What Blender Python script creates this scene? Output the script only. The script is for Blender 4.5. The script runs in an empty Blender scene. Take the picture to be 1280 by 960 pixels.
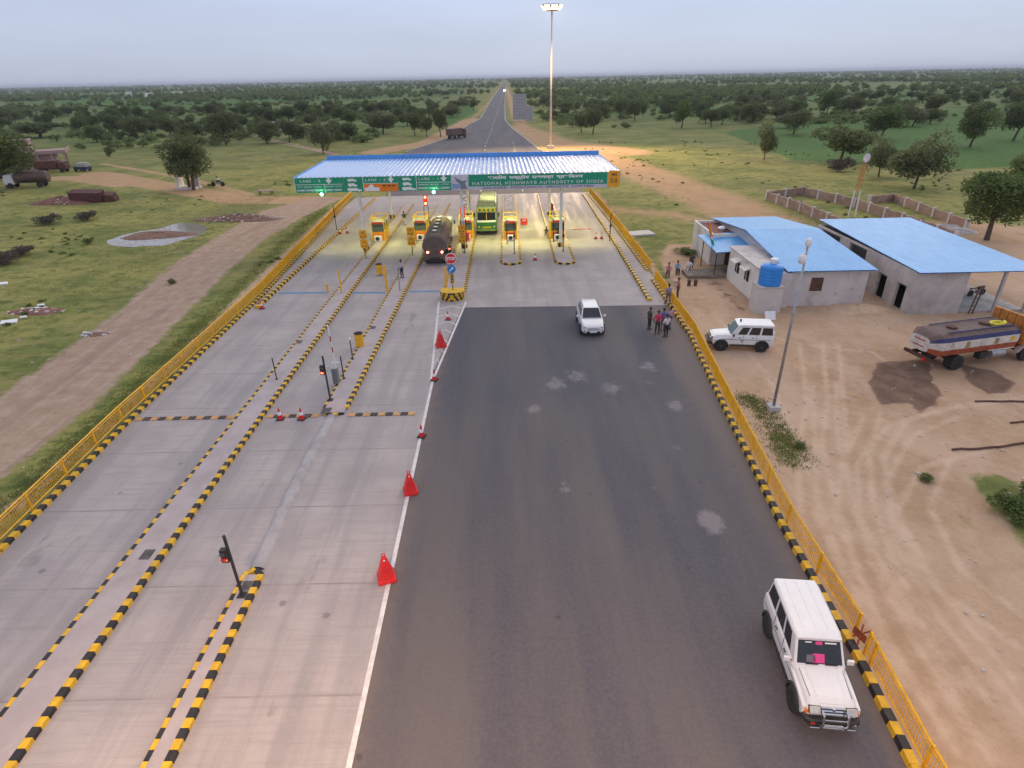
import bpy, math, random
import numpy as np
from mathutils import Vector, Matrix

random.seed(7); rng = np.random.default_rng(7)
SC = bpy.context.scene
COL = SC.collection
HAZE = 0.00012
# ------------------------------------------------------------------ camera
F_PX, CAM_H = 739.0, 17.0
ROLL = math.radians(1.15)
_cr, _sr = math.cos(ROLL), math.sin(ROLL)
def _unr(px, py):
    x, y = px - 640.0, py - 480.0
    return _cr*x - _sr*y, _sr*x + _cr*y
_u, _v = _unr(632, 96)
PITCH = math.atan(-_v/F_PX); YAW = math.atan(_u/math.hypot(F_PX, _v))
_cp, _sp, _cy, _sy = math.cos(PITCH), math.sin(PITCH), math.cos(YAW), math.sin(YAW)
def _rot(v): return Vector((v[0]*_cy - v[1]*_sy, v[0]*_sy + v[1]*_cy, v[2]))
def G(px, py, z=0.0):
    """point of the plane z seen at photo position px,py (surveying helper)"""
    x, y = _unr(px, py)
    d = _rot((x, F_PX*_cp - y*_sp, -F_PX*_sp - y*_cp))
    t = (z - CAM_H)/d.z
    return Vector((d.x*t, d.y*t, z))
def GX(px, py): p = G(px, py); return (p.x, p.y)
R0, D0, FW = _rot((1, 0, 0)), _rot((0, -_sp, -_cp)), _rot((0, _cp, -_sp))
RW = R0*_cr + D0*_sr; DW = D0*_cr - R0*_sr
cam = bpy.data.cameras.new('camera'); camo = bpy.data.objects.new('camera', cam); COL.objects.link(camo)
cam.sensor_fit = 'HORIZONTAL'; cam.sensor_width = 36.0; cam.lens = F_PX/1280*36.0
cam.clip_start = 0.3; cam.clip_end = 60000
M3 = Matrix((RW, -DW, -FW)).transposed()
camo.matrix_world = Matrix.Translation((0, 0, CAM_H)) @ M3.to_4x4()
SC.camera = camo
# ------------------------------------------------------------------ sky, sun, exposure
SUN_EL, SUN_AZ = math.radians(14), math.radians(215)
W = bpy.data.worlds.new('World'); SC.world = W; W.use_nodes = True
nt = W.node_tree; nt.nodes.clear()
o_ = nt.nodes.new('ShaderNodeOutputWorld'); bg = nt.nodes.new('ShaderNodeBackground')
sky = nt.nodes.new('ShaderNodeTexSky'); sky.sky_type = 'NISHITA'; sky.sun_disc = False
sky.sun_elevation = SUN_EL; sky.sun_rotation = SUN_AZ; sky.air_density = 1.0; sky.dust_density = 0.6
tc = nt.nodes.new('ShaderNodeTexCoord'); sep = nt.nodes.new('ShaderNodeSeparateXYZ')
ramp = nt.nodes.new('ShaderNodeValToRGB')          # flat evening cloud deck, slightly brighter overhead
ramp.color_ramp.elements[0].position = 0.0; ramp.color_ramp.elements[0].color = (0.52, 0.59, 0.775, 1)
ramp.color_ramp.elements[1].position = 0.6; ramp.color_ramp.elements[1].color = (0.73, 0.74, 0.86, 1)
e = ramp.color_ramp.elements.new(0.14); e.color = (0.56, 0.625, 0.85, 1)
nz = nt.nodes.new('ShaderNodeTexNoise'); nz.inputs['Scale'].default_value = 1.6; nz.inputs['Detail'].default_value = 4
mp = nt.nodes.new('ShaderNodeMapping'); mp.inputs['Scale'].default_value = (1, 1, 5)
cm = nt.nodes.new('ShaderNodeMapRange'); cm.inputs['From Min'].default_value = .3; cm.inputs['From Max'].default_value = .7
cm.inputs['To Min'].default_value = 9.0; cm.inputs['To Max'].default_value = 11.3
vm = nt.nodes.new('ShaderNodeVectorMath'); vm.operation = 'SCALE'
mixs = nt.nodes.new('ShaderNodeMix'); mixs.data_type = 'RGBA'; mixs.inputs[0].default_value = 0.85
L = nt.links.new
L(tc.outputs['Generated'], sep.inputs[0]); L(sep.outputs['Z'], ramp.inputs[0])
L(tc.outputs['Generated'], mp.inputs[0]); L(mp.outputs[0], nz.inputs['Vector']); L(nz.outputs[0], cm.inputs[0])
L(ramp.outputs[0], vm.inputs[0]); L(cm.outputs[0], vm.inputs['Scale'])
L(sky.outputs[0], mixs.inputs[6]); L(vm.outputs[0], mixs.inputs[7])
L(mixs.outputs[2], bg.inputs[0]); bg.inputs[1].default_value = 0.084
L(bg.outputs[0], o_.inputs[0])
sl = bpy.data.lights.new('sun', 'SUN'); sl.energy = 1.0; sl.angle = math.radians(60); sl.color = (1, .90, .76)
so = bpy.data.objects.new('sun', sl); COL.objects.link(so)
so.rotation_euler = (math.radians(90) - SUN_EL - math.radians(20), 0, math.pi - SUN_AZ + math.pi)
vs = SC.view_settings; vs.view_transform = 'Standard'; vs.look = 'None'; vs.exposure = 0.28; vs.gamma = 1
vs.use_curve_mapping = False
SC.cycles.max_bounces = 6; SC.cycles.volume_bounces = 0; SC.cycles.use_denoising = True
SC.cycles.sample_clamp_indirect = 6

# ------------------------------------------------------------------ materials
MATS = {}
def nodemat(name):
    m = bpy.data.materials.new(name); m.use_nodes = True
    t = m.node_tree; b = t.nodes['Principled BSDF']; return m, t, b
def N(t, ty, **kw):
    n = t.nodes.new(ty)
    for k, v in kw.items():
        if k.startswith('i_'): n.inputs[k[2:].replace('_', ' ')].default_value = v
        else: setattr(n, k, v)
    return n
def mixc(t, fac, a, b, mode='MIX'):
    n = t.nodes.new('ShaderNodeMix'); n.data_type = 'RGBA'; n.blend_type = mode
    for s, v in ((0, fac), (6, a), (7, b)):
        if isinstance(v, (int, float)): n.inputs[s].default_value = v
        elif isinstance(v, tuple): n.inputs[s].default_value = v if len(v) == 4 else (*v, 1)
        else: t.links.new(v, n.inputs[s])
    return n.outputs[2]
def noise(t, vec, scale, detail=4, rough=.55, stretch=None):
    if stretch:
        m = N(t, 'ShaderNodeMapping'); m.inputs['Scale'].default_value = stretch
        t.links.new(vec, m.inputs[0]); vec = m.outputs[0]
    n = N(t, 'ShaderNodeTexNoise'); n.inputs['Scale'].default_value = scale
    n.inputs['Detail'].default_value = detail; n.inputs['Roughness'].default_value = rough
    t.links.new(vec, n.inputs['Vector']); return n.outputs[0]
def rng_(t, v, a, b, c=0., d=1., smooth=True):
    n = N(t, 'ShaderNodeMapRange'); n.interpolation_type = 'SMOOTHSTEP' if smooth else 'LINEAR'
    for k, x in (('From Min', a), ('From Max', b), ('To Min', c), ('To Max', d)): n.inputs[k].default_value = x
    t.links.new(v, n.inputs['Value']); return n.outputs[0]
def math_(t, op, a, b=None):
    n = N(t, 'ShaderNodeMath', operation=op)
    for i, v in enumerate((a, b)):
        if v is None: continue
        if isinstance(v, (int, float)): n.inputs[i].default_value = v
        else: t.links.new(v, n.inputs[i])
    return n.outputs[0]
def bump(t, b, h, strength=.3, dist=.02):
    n = N(t, 'ShaderNodeBump'); n.inputs['Strength'].default_value = strength; n.inputs['Distance'].default_value = dist
    t.links.new(h, n.inputs['Height']); t.links.new(n.outputs[0], b.inputs['Normal'])
def pm(name, col, rough=.7, metal=0., var=.18, scale=2.5, emit=None, es=1., coat=0., dirt=None, dirtamt=.5, bmp=0., spec=None):
    if name in MATS: return MATS[name]
    m, t, b = nodemat(name); MATS[name] = m
    b.inputs['Roughness'].default_value = rough; b.inputs['Metallic'].default_value = metal
    b.inputs['Coat Weight'].default_value = coat
    if spec is not None: b.inputs['Specular IOR Level'].default_value = spec
    c = (*col, 1)
    if emit:
        b.inputs['Base Color'].default_value = c
        b.inputs['Emission Color'].default_value = (*emit, 1); b.inputs['Emission Strength'].default_value = es; return m
    co = N(t, 'ShaderNodeTexCoord').outputs['Object']
    n1 = noise(t, co, scale, 6, .65)
    dark = tuple(x*(1-var) for x in col); lite = tuple(min(1, x*(1+var*.6)) for x in col)
    out = mixc(t, rng_(t, n1, .3, .7), dark, lite)
    if dirt:
        n2 = noise(t, co, scale*.6, 8, .75)
        out = mixc(t, rng_(t, n2, .5, .72, 0, dirtamt), out, dirt)
    t.links.new(out, b.inputs['Base Color'])
    if rough < .6 and not metal:
        t.links.new(rng_(t, n1, .3, .7, rough*.85, min(1, rough*1.25)), b.inputs['Roughness'])
    if bmp: bump(t, b, noise(t, co, scale*8, 5), bmp, .01)
    return m
YEL = (.72, .42, .015); BLK = (.022, .02, .022)
m_yel = pm('yellow_paint', YEL, .5, var=.22, scale=4, dirt=(.32, .2, .07), dirtamt=.35)
m_blk = pm('black_paint', BLK, .5, var=.3, dirt=(.10, .08, .07), dirtamt=.5)
m_rail = pm('railing_yellow', (.86, .45, .01), .45, var=.18, scale=3, dirt=(.40, .17, .02), dirtamt=.4)
m_white = pm('white_paint', (.70, .70, .72), .3, coat=.5, var=.04, dirt=(.55, .5, .46), dirtamt=.12)
m_whitepl = pm('white_plastic', (.78, .78, .8), .4, var=.06)
m_glass = pm('dark_glass', (.018, .02, .025), .06, var=.2, coat=.3)
m_black = pm('black_rubber', (.02, .02, .02), .75, var=.3, dirt=(.13, .1, .08), dirtamt=.5)
m_blackpl = pm('black_plastic', (.03, .03, .032), .5, var=.2)
m_chrome = pm('chrome', (.7, .7, .72), .18, 1.)
m_steel = pm('grey_steel', (.38, .38, .4), .4, .6)
m_wsteel = pm('white_steel', (.78, .78, .76), .4, var=.06, dirt=(.5, .45, .4), dirtamt=.2)
m_green = pm('sign_green', (.005, .30, .16), .45, var=.1)
m_letter = pm('sign_white', (.82, .82, .84), .5, var=.03)
m_orange = pm('orange_panel', (.85, .22, .01), .5, var=.12)
m_signor = pm('sign_orange', (.85, .38, .01), .5, var=.1)
m_red = pm('red_plastic', (.72, .02, .02), .45, var=.2)
m_redpaint = pm('red_paint', (.50, .02, .02), .45, var=.25, dirt=(.2, .1, .07))
m_signblue = pm('sign_blue', (.02, .22, .60), .45, var=.08)
m_signgrey = pm('sign_grey', (.55, .55, .62), .5, var=.08)
m_tank = pm('blue_plastic', (.02, .24, .72), .4, var=.1)
m_plaster = pm('white_plaster', (.76, .73, .68), .85, var=.08, scale=.8, dirt=(.33, .28, .24), dirtamt=.6, bmp=.2)
m_plast2 = pm('grey_plaster', (.60, .56, .55), .9, var=.12, scale=.7, dirt=(.28, .25, .24), dirtamt=.6, bmp=.3)
m_cement = pm('cement', (.50, .465, .45), .9, var=.2, scale=.8, dirt=(.2, .18, .17), dirtamt=.6, bmp=.4)
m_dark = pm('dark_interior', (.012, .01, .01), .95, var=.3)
m_wood = pm('brown_wood', (.10, .045, .03), .7, var=.3)
m_rust = pm('rusty_iron', (.12, .05, .04), .85, var=.4)
m_pink = pm('pink_paint', (.40, .27, .265), .85, var=.15, dirt=(.25, .17, .16), dirtamt=.6)
m_skin = pm('skin', (.16, .075, .045), .6, var=.08)
m_hair = pm('black_hair', (.012, .01, .009), .6, var=.3)

def road_mat():
    m, t, b = nodemat('asphalt'); g = N(t, 'ShaderNodeNewGeometry').outputs['Position']
    a = N(t, 'ShaderNodeAttribute', attribute_name='zone'); s = N(t, 'ShaderNodeSeparateColor'); t.links.new(a.outputs['Color'], s.inputs[0])
    n1 = noise(t, g, .30, 5, .6, (1, .12, 1)); n2 = noise(t, g, 9, 6, .7); n3 = noise(t, g, 1.4, 6, .7)
    c = mixc(t, rng_(t, n1, .35, .65), (.060, .058, .078), (.104, .091, .094))
    c = mixc(t, rng_(t, n2, .3, .75, 0, .35), c, (.15, .135, .14))
    # dusty shoulders (red) and chalky splashes (green)
    dust = rng_(t, math_(t, 'ADD', s.outputs['Red'], math_(t, 'MULTIPLY', math_(t, 'SUBTRACT', n3, .5), .7)), .25, .95, 0, .8)
    c = mixc(t, dust, c, (.17, .132, .118))
    n4 = noise(t, g, 1.9, 8, .75)
    ch = rng_(t, math_(t, 'MULTIPLY', s.outputs['Green'], math_(t, 'MULTIPLY', n4, math_(t, 'ADD', n3, .45))), .27, .50, 0, .62)
    c = mixc(t, ch, c, (.26, .225, .24))
    vo = N(t, 'ShaderNodeTexVoronoi'); vo.inputs['Scale'].default_value = .75; t.links.new(g, vo.inputs['Vector']); sp_ = rng_(t, math_(t, 'ADD', vo.outputs['Distance'], math_(t, 'MULTIPLY', n2, .08)), .09, .15, .55, 0); c = mixc(t, math_(t, 'MULTIPLY', sp_, rng_(t, n3, .45, .6)), c, (.035, .03, .032))
    t.links.new(c, b.inputs['Base Color']); b.inputs['Roughness'].default_value = .8
    bump(t, b, n2, .35, .01); return m
def concrete_mat():
    m, t, b = nodemat('concrete_pavement'); g = N(t, 'ShaderNodeNewGeometry').outputs['Position']
    sx = N(t, 'ShaderNodeSeparateXYZ'); t.links.new(g, sx.inputs[0]); X, Y = sx.outputs['X'], sx.outputs['Y']
    n1 = noise(t, g, .35, 6, .6); n2 = noise(t, g, .9, 4, .6, (1, .06, 1)); n3 = noise(t, g, 2.2, 5, .7, (.12, 3.2, 1)); n4 = noise(t, g, 14, 4, .7)
    c = mixc(t, rng_(t, n1, .3, .7), (.325, .285, .285), (.42, .37, .36))
    c = mixc(t, rng_(t, n2, .44, .64, 0, .6), c, (.235, .212, .218))           # tyre-worn tracks along the lanes
    c = mixc(t, rng_(t, n3, .46, .72, 0, .5), c, (.25, .222, .215))         # broom marks across
    c = mixc(t, rng_(t, n4, .3, .8, 0, .25), c, (.45, .41, .40))
    n5 = noise(t, g, .55, 5, .65, (1, .35, 1)); c = mixc(t, rng_(t, n5, .62, .7, 0, .45), c, (.16, .15, .155)); vo = N(t, 'ShaderNodeTexVoronoi'); vo.inputs['Scale'].default_value = .5; t.links.new(g, vo.inputs['Vector']); c = mixc(t, rng_(t, math_(t, 'ADD', vo.outputs['Distance'], math_(t, 'MULTIPLY', n4, .08)), .08, .13, .6, 0), c, (.12, .11, .115))
    # transverse joints every 4.6 m, broken by noise
    wob = math_(t, 'MULTIPLY', math_(t, 'SUBTRACT', noise(t, g, 1.5, 3), .5), .06)
    ym = math_(t, 'PINGPONG', math_(t, 'ADD', math_(t, 'ADD', Y, wob), 1.9), 2.3)
    j = rng_(t, ym, .02, .055, 1, 0); j = math_(t, 'MULTIPLY', j, rng_(t, n1, .38, .6, .25, 1))
    xm = math_(t, 'PINGPONG', math_(t, 'ADD', math_(t, 'ADD', X, wob), .55), 1.82)
    jx = math_(t, 'MULTIPLY', rng_(t, xm, .012, .04, 1, 0), .18)
    jj = math_(t, 'MAXIMUM', j, jx)
    c = mixc(t, math_(t, 'MULTIPLY', jj, .45), c, (.10, .085, .08))
    t.links.new(c, b.inputs['Base Color']); t.links.new(rng_(t, n2, .4, .7, .75, .5), b.inputs['Roughness'])
    bump(t, b, n3, .35, .01); return m
def ground_mat():
    m, t, b = nodemat('ground'); g = N(t, 'ShaderNodeNewGeometry').outputs['Position']
    a = N(t, 'ShaderNodeAttribute', attribute_name='zone'); s = N(t, 'ShaderNodeSeparateColor'); t.links.new(a.outputs['Color'], s.inputs[0])
    a2 = N(t, 'ShaderNodeAttribute', attribute_name='zone2'); s2 = N(t, 'ShaderNodeSeparateColor'); t.links.new(a2.outputs['Color'], s2.inputs[0])
    nL = noise(t, g, .018, 5, .6); nM = noise(t, g, .11, 6, .65); nS = noise(t, g, .9, 6, .7); nF = noise(t, g, 6, 5, .75)
    nB = noise(t, g, .04, 4, .6)
    grass = mixc(t, rng_(t, nM, .38, .6), (.155, .180, .050), (.29, .275, .088))
    grass = mixc(t, rng_(t, nS, .45, .66, 0, .8), grass, (.085, .115, .03)); nH = noise(t, g, .3, 7, .7, (1, 2.2, 1)); grass = mixc(t, rng_(t, nH, .5, .62, 0, .6), grass, (.30, .25, .10)); grass = mixc(t, rng_(t, nH, .36, .46, .55, 0), grass, (.06, .085, .025))
    grass = mixc(t, rng_(t, nB, .5, .7, 0, .45), grass, (.24, .20, .095))
    grass = mixc(t, rng_(t, nF, .5, .8, 0, .7), grass, (.045, .075, .015))
    crop = mixc(t, rng_(t, nS, .35, .65), (.055, .120, .028), (.100, .185, .045))
    crop = mixc(t, rng_(t, nF, .4, .8, 0, .5), crop, (.02, .06, .014))
    wild = mixc(t, rng_(t, nB, .35, .65), (.075, .125, .035), (.17, .20, .065)); wild = mixc(t, rng_(t, nL, .5, .65, 0, .6), wild, (.05, .10, .03))
    wild = mixc(t, rng_(t, nM, .52, .7, 0, .75), wild, (.20, .19, .09)); wild = mixc(t, rng_(t, nS, .5, .7, 0, .7), wild, (.035, .06, .022))
    nSh = math_(t, 'MULTIPLY', math_(t, 'SUBTRACT', nS, .5), 1.0); nMh = math_(t, 'MULTIPLY', math_(t, 'SUBTRACT', nM, .5), .8)
    c = mixc(t, s2.outputs['Green'], grass, wild)
    c = mixc(t, rng_(t, math_(t, 'ADD', s.outputs['Green'], nMh), .4, .62), c, crop)
    dirt = mixc(t, rng_(t, nM, .3, .7), (.37, .235, .140), (.49, .335, .215)); dirt = mixc(t, rng_(t, nS, .35, .75, 0, .6), dirt, (.55, .385, .275))
    dirt = mixc(t, rng_(t, nF, .45, .85, 0, .4), dirt, (.20, .12, .08))
    nT = noise(t, g, 2.6, 7, .75); tr_ = rng_(t, math_(t, 'MULTIPLY', s2.outputs['Blue'], math_(t, 'ADD', nS, .35)), .22, .62, 0, .5)
    nW = noise(t, g, .22, 6, .7, (1, .5, 1)); dirt = mixc(t, rng_(t, nW, .42, .62, 0, .55), dirt, (.58, .415, .30))
    dirt = mixc(t, tr_, dirt, (.68, .51, .385)); dirt = mixc(t, rng_(t, nT, .56, .7, 0, .35), dirt, (.22, .14, .10))
    road = mixc(t, rng_(t, nS, .3, .7), (.34, .235, .165), (.44, .325, .24)); road = mixc(t, rng_(t, nF, .4, .8, 0, .4), road, (.24, .165, .135))
    nR = noise(t, g, .5, 6, .7, (1, .08, 1)); road = mixc(t, rng_(t, nR, .5, .66, 0, .55), road, (.27, .19, .15)); road = mixc(t, tr_, road, (.47, .36, .315))
    sy = N(t, 'ShaderNodeSeparateXYZ'); t.links.new(g, sy.inputs[0]); dirt = mixc(t, rng_(t, sy.outputs['Y'], 58, 85, 0, .6), dirt, (.40, .245, .12)); dirt = mixc(t, math_(t, 'MULTIPLY', rng_(t, sy.outputs['Y'], 62, 80), rng_(t, nH, .50, .64, 0, .6)), dirt, (.24, .22, .09))
    c = mixc(t, rng_(t, math_(t, 'ADD', s.outputs['Red'], nSh), .38, .66), c, dirt)
    c = mixc(t, rng_(t, math_(t, 'ADD', s2.outputs['Red'], nSh), .38, .64), c, road)
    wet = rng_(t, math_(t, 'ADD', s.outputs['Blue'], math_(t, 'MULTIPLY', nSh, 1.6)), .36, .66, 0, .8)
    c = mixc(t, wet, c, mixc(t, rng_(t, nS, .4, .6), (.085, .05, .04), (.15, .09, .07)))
    t.links.new(c, b.inputs['Base Color']); b.inputs['Roughness'].default_value = .95; b.inputs['Specular IOR Level'].default_value = .15
    h = math_(t, 'ADD', math_(t, 'MULTIPLY', nF, .4), nS); bump(t, b, h, .6, .12); return m
m_asph, m_conc, m_ground = road_mat(), concrete_mat(), ground_mat()
m_island = pm('island_concrete', (.42, .36, .36), .85, var=.12, scale=.7, dirt=(.26, .22, .21), dirtamt=.4, bmp=.2)
m_paint = pm('road_white', (.66, .63, .62), .7, var=.15, scale=3, dirt=(.35, .31, .3), dirtamt=.45)
m_bluestrip = pm('road_blue', (.10, .24, .42), .7, var=.2, scale=1.5, dirt=(.3, .27, .28), dirtamt=.7)
def leaf_mat(name, c1, c2):
    m, t, b = nodemat(name); oi = N(t, 'ShaderNodeObjectInfo').outputs['Random']
    ge = N(t, 'ShaderNodeNewGeometry'); 
    c = mixc(t, ge.outputs['Random Per Island'], c1, c2)
    c = mixc(t, math_(t, 'MULTIPLY', oi, .6), c, tuple(x*.8 + .02 for x in c1))
    n = noise(t, ge.outputs['Position'], .035, 3); c = mixc(t, rng_(t, n, .42, .62, 0, .55), c, (.13, .15, .065))
    t.links.new(c, b.inputs['Base Color']); b.inputs['Roughness'].default_value = .7; b.inputs['Specular IOR Level'].default_value = .2
    tr = N(t, 'ShaderNodeBsdfTranslucent'); t.links.new(c, tr.inputs[0]); mx = N(t, 'ShaderNodeMixShader'); mx.inputs[0].default_value = .35
    t.links.new(b.outputs[0], mx.inputs[1]); t.links.new(tr.outputs[0], mx.inputs[2]); t.links.new(mx.outputs[0], t.nodes['Material Output'].inputs[0])
    MATS[name] = m; return m
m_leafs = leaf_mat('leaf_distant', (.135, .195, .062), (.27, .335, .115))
m_leafd = leaf_mat('leaf_dark', (.085, .120, .042), (.18, .215, .080))
m_leafg = leaf_mat('leaf_green', (.090, .150, .036), (.205, .26, .080))
m_leafp = leaf_mat('leaf_pale', (.125, .15, .065), (.23, .25, .12))
m_leafx = leaf_mat('leaf_grey', (.09, .075, .065), (.16, .13, .11))
m_bark = pm('bark', (.10, .075, .055), .9, var=.35, scale=6)
m_grassb = leaf_mat('grass_blade', (.20, .25, .06), (.38, .40, .13))

def roofblue(name, c1, c2, r0, r1, coat, sp):
    m, t, b = nodemat(name); co = N(t, 'ShaderNodeTexCoord').outputs['Object']
    n = noise(t, co, .5, 6, .6); n2 = noise(t, co, 5, 4, .7, (1, .12, 1))
    c = mixc(t, rng_(t, n, .3, .7), c1, c2); c = mixc(t, rng_(t, n2, .55, .8, 0, .25), c, tuple(x*.8 + .12 for x in c2))
    t.links.new(c, b.inputs['Base Color']); t.links.new(rng_(t, n2, .3, .7, r0, r1), b.inputs['Roughness'])
    if coat > .5: bump(t, b, noise(t, co, 1.8, 2, .5, (1, .35, 1)), 1, .05)
    b.inputs['Specular IOR Level'].default_value = sp; b.inputs['Coat Weight'].default_value = coat; b.inputs['Coat Roughness'].default_value = r0*.6
    return m
m_roof = roofblue('canopy_roof_sheet', (.23, .42, .78), (.28, .47, .82), .19, .27, .6, 1.0)
m_roof2 = roofblue('yard_roof_sheet', (.065, .32, .68), (.085, .37, .74), .34, .46, .1, .35)


# ------------------------------------------------------------------ mesh helpers
class MB:
    def __init__(s): s.v = []; s.f = []; s.m = []
    def add(s, vs, fs, mi=0):
        k = len(s.v); s.v += [tuple(p) for p in vs]; s.f += [tuple(i + k for i in f) for f in fs]; s.m += [mi]*len(fs); return s
    def box(s, c, d, mi=0, rz=0., rx=0., ry=0.):
        cx, cy, cz = c; a, b, h = d[0]/2, d[1]/2, d[2]/2
        P = [Vector((x, y, z)) for z in (-h, h) for y in (-b, b) for x in (-a, a)]
        if rz or rx or ry:
            R = Matrix.Rotation(rz, 3, 'Z') @ Matrix.Rotation(ry, 3, 'Y') @ Matrix.Rotation(rx, 3, 'X'); P = [R @ p for p in P]
        s.add([p + Vector(c) for p in P], [(0, 2, 3, 1), (4, 5, 7, 6), (0, 1, 5, 4), (2, 6, 7, 3), (0, 4, 6, 2), (1, 3, 7, 5)], mi); return s
    def tube(s, a, b, r1, r2=None, n=8, mi=0, cap=True):
        a, b = Vector(a), Vector(b); r2 = r1 if r2 is None else r2; d = (b - a).normalized()
        u = d.cross(Vector((0, 0, 1))) if abs(d.z) < .95 else d.cross(Vector((0, 1, 0))); u.normalize(); w = d.cross(u)
        P = []
        for q, r in ((a, r1), (b, r2)):
            for i in range(n):
                t = 2*math.pi*i/n; P.append(q + u*(math.cos(t)*r) + w*(math.sin(t)*r))
        Fs = [(i, (i + 1) % n, n + (i + 1) % n, n + i) for i in range(n)]
        if cap: Fs += [tuple(range(n))[::-1], tuple(range(n, 2*n))]
        s.add(P, Fs, mi); return s
    def lathe(s, c, prof, n=16, mi=0, ax='Z'):
        P = []
        for r, h in prof:
            for i in range(n):
                t = 2*math.pi*i/n; x, y = r*math.cos(t), r*math.sin(t)
                P.append(Vector((x, y, h)) if ax == 'Z' else (Vector((h, x, y)) if ax == 'X' else Vector((x, h, y))))
        Fs = []
        for k in range(len(prof) - 1):
            for i in range(n):
                j = (i + 1) % n; Fs.append((k*n + i, k*n + j, (k + 1)*n + j, (k + 1)*n + i))
        Fs += [tuple(range(n))[::-1], tuple(range((len(prof) - 1)*n, len(prof)*n))]
        s.add([p + Vector(c) for p in P], Fs, mi); return s
    def prism(s, poly, z0, z1, mi=0, top=None):
        n = len(poly); top = top or poly
        P = [(x, y, z0) for x, y in poly] + [(x, y, z1) for x, y in top]
        s.add(P, [tuple(range(n))[::-1], tuple(range(n, 2*n))] + [(i, (i + 1) % n, n + (i + 1) % n, n + i) for i in range(n)], mi); return s
    def prismy(s, poly, y0, y1, mi=0):      # poly in x,z extruded along y
        n = len(poly); P = [(x, y0, z) for x, z in poly] + [(x, y1, z) for x, z in poly]
        s.add(P, [tuple(range(n)), tuple(range(n, 2*n))[::-1]] + [((i + 1) % n, i, n + i, n + (i + 1) % n) for i in range(n)], mi); return s
    def loft(s, secs, mi=0):
        """secs: [(x, [(hw, z) bottom->top])]; symmetric in y"""
        rings = []
        for x, pr in secs: rings.append([(x, -h, z) for h, z in pr] + [(x, h, z) for h, z in reversed(pr)])
        n = len(rings[0]); P = [p for r in rings for p in r]; Fs = []
        for k in range(len(rings) - 1):
            for i in range(n):
                j = (i + 1) % n; Fs.append((k*n + i, k*n + j, (k + 1)*n + j, (k + 1)*n + i))
        Fs += [tuple(range(n))[::-1], tuple(range((len(rings) - 1)*n, len(rings)*n))]
        s.add(P, Fs, mi); return s
    def panel(s, q, u0, u1, v0, v1, off=.006, th=.012, mi=0):
        """thin slab lying proud on the quad q=(P00,P10,P11,P01)"""
        q = [Vector(p) for p in q]
        f = lambda u, v: q[0]*(1-u)*(1-v) + q[1]*u*(1-v) + q[2]*u*v + q[3]*(1-u)*v
        nrm = (q[1] - q[0]).cross(q[3] - q[0]).normalized()
        a = [f(u0, v0), f(u1, v0), f(u1, v1), f(u0, v1)]
        P = [p - nrm*th for p in a] + [p + nrm*off for p in a]
        s.add(P, [(0, 3, 2, 1), (4, 5, 6, 7), (0, 1, 5, 4), (1, 2, 6, 5), (2, 3, 7, 6), (3, 0, 4, 7)], mi); return s
    def build(s, name, mats, parent=None, smooth=False, bevel=0, loc=None, rz=None):
        me = bpy.data.meshes.new(name); me.from_pydata(s.v, [], s.f)
        ms = mats if isinstance(mats, (list, tuple)) else [mats]
        for m in ms: me.materials.append(m)
        if len(ms) > 1: me.polygons.foreach_set('material_index', s.m)
        if smooth: me.polygons.foreach_set('use_smooth', [True]*len(me.polygons))
        me.update()
        o = bpy.data.objects.new(name, me); COL.objects.link(o)
        if parent: o.parent = parent
        if loc is not None: o.location = loc
        if rz is not None: o.rotation_euler.z = rz
        if bevel:
            b = o.modifiers.new('bevel', 'BEVEL'); b.width = bevel; b.segments = 2; b.limit_method = 'ANGLE'; b.angle_limit = math.radians(30)
            me.polygons.foreach_set('use_smooth', [True]*len(me.polygons))
            w = o.modifiers.new('wn', 'WEIGHTED_NORMAL')
        return o
def tag(o, label=None, cat=None, group=None, kind=None):
    if label: o['label'] = label
    if cat: o['category'] = cat
    if group: o['group'] = group
    if kind: o['kind'] = kind
    return o
def thing(name, label, cat, loc=(0, 0, 0), rz=0., group=None):
    o = bpy.data.objects.new(name, None); COL.objects.link(o); o.location = loc; o.rotation_euler = (0, 0, rz)
    o.empty_display_size = .2
    return tag(o, label, cat, group)
def struct(name, mb, mats, **k):
    o = mb.build(name, mats, **k); o['kind'] = 'structure'; return o
def dup(src, loc=None, rz=None, label=None, group=None):
    def cp(o, par):
        c = o.copy(); COL.objects.link(c); c.parent = par
        for ch in o.children: cp(ch, c)
        return c
    r = cp(src, None)
    if loc is not None: r.location = loc
    if rz is not None: r.rotation_euler = (0, 0, rz)
    if label: r['label'] = label
    if group: r['group'] = group
    return r
FONTS = {}
def font(path):
    if path not in FONTS:
        try: FONTS[path] = bpy.data.fonts.load(bpy.utils.system_resource('DATAFILES') + '/fonts/' + path)
        except Exception: FONTS[path] = None
    return FONTS[path]
def text(s, size, loc, mat, parent, rot=(math.pi/2, 0, 0), fnt=None, align='CENTER', width=None, name='lettering', bold=.0, sp=1.):
    c = bpy.data.curves.new('txt', 'FONT'); c.body = s; c.size = size; c.align_x = align; c.align_y = 'CENTER'; c.extrude = .008; c.offset = bold
    c.resolution_u = 3; c.space_character = sp
    if fnt and font(fnt): c.font = font(fnt)
    t = bpy.data.objects.new('txt', c); COL.objects.link(t)
    dg = bpy.context.evaluated_depsgraph_get(); me = bpy.data.meshes.new_from_object(t.evaluated_get(dg))
    bpy.data.objects.remove(t); bpy.data.curves.remove(c)
    me.materials.clear(); me.materials.append(mat)
    o = bpy.data.objects.new(name, me); COL.objects.link(o); o.parent = parent; o.location = loc; o.rotation_euler = rot
    if width and len(me.vertices):
        xs = [v.co.x for v in me.vertices]; w = max(xs) - min(xs); o.scale = (width/w, 1, 1)
    return o

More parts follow.
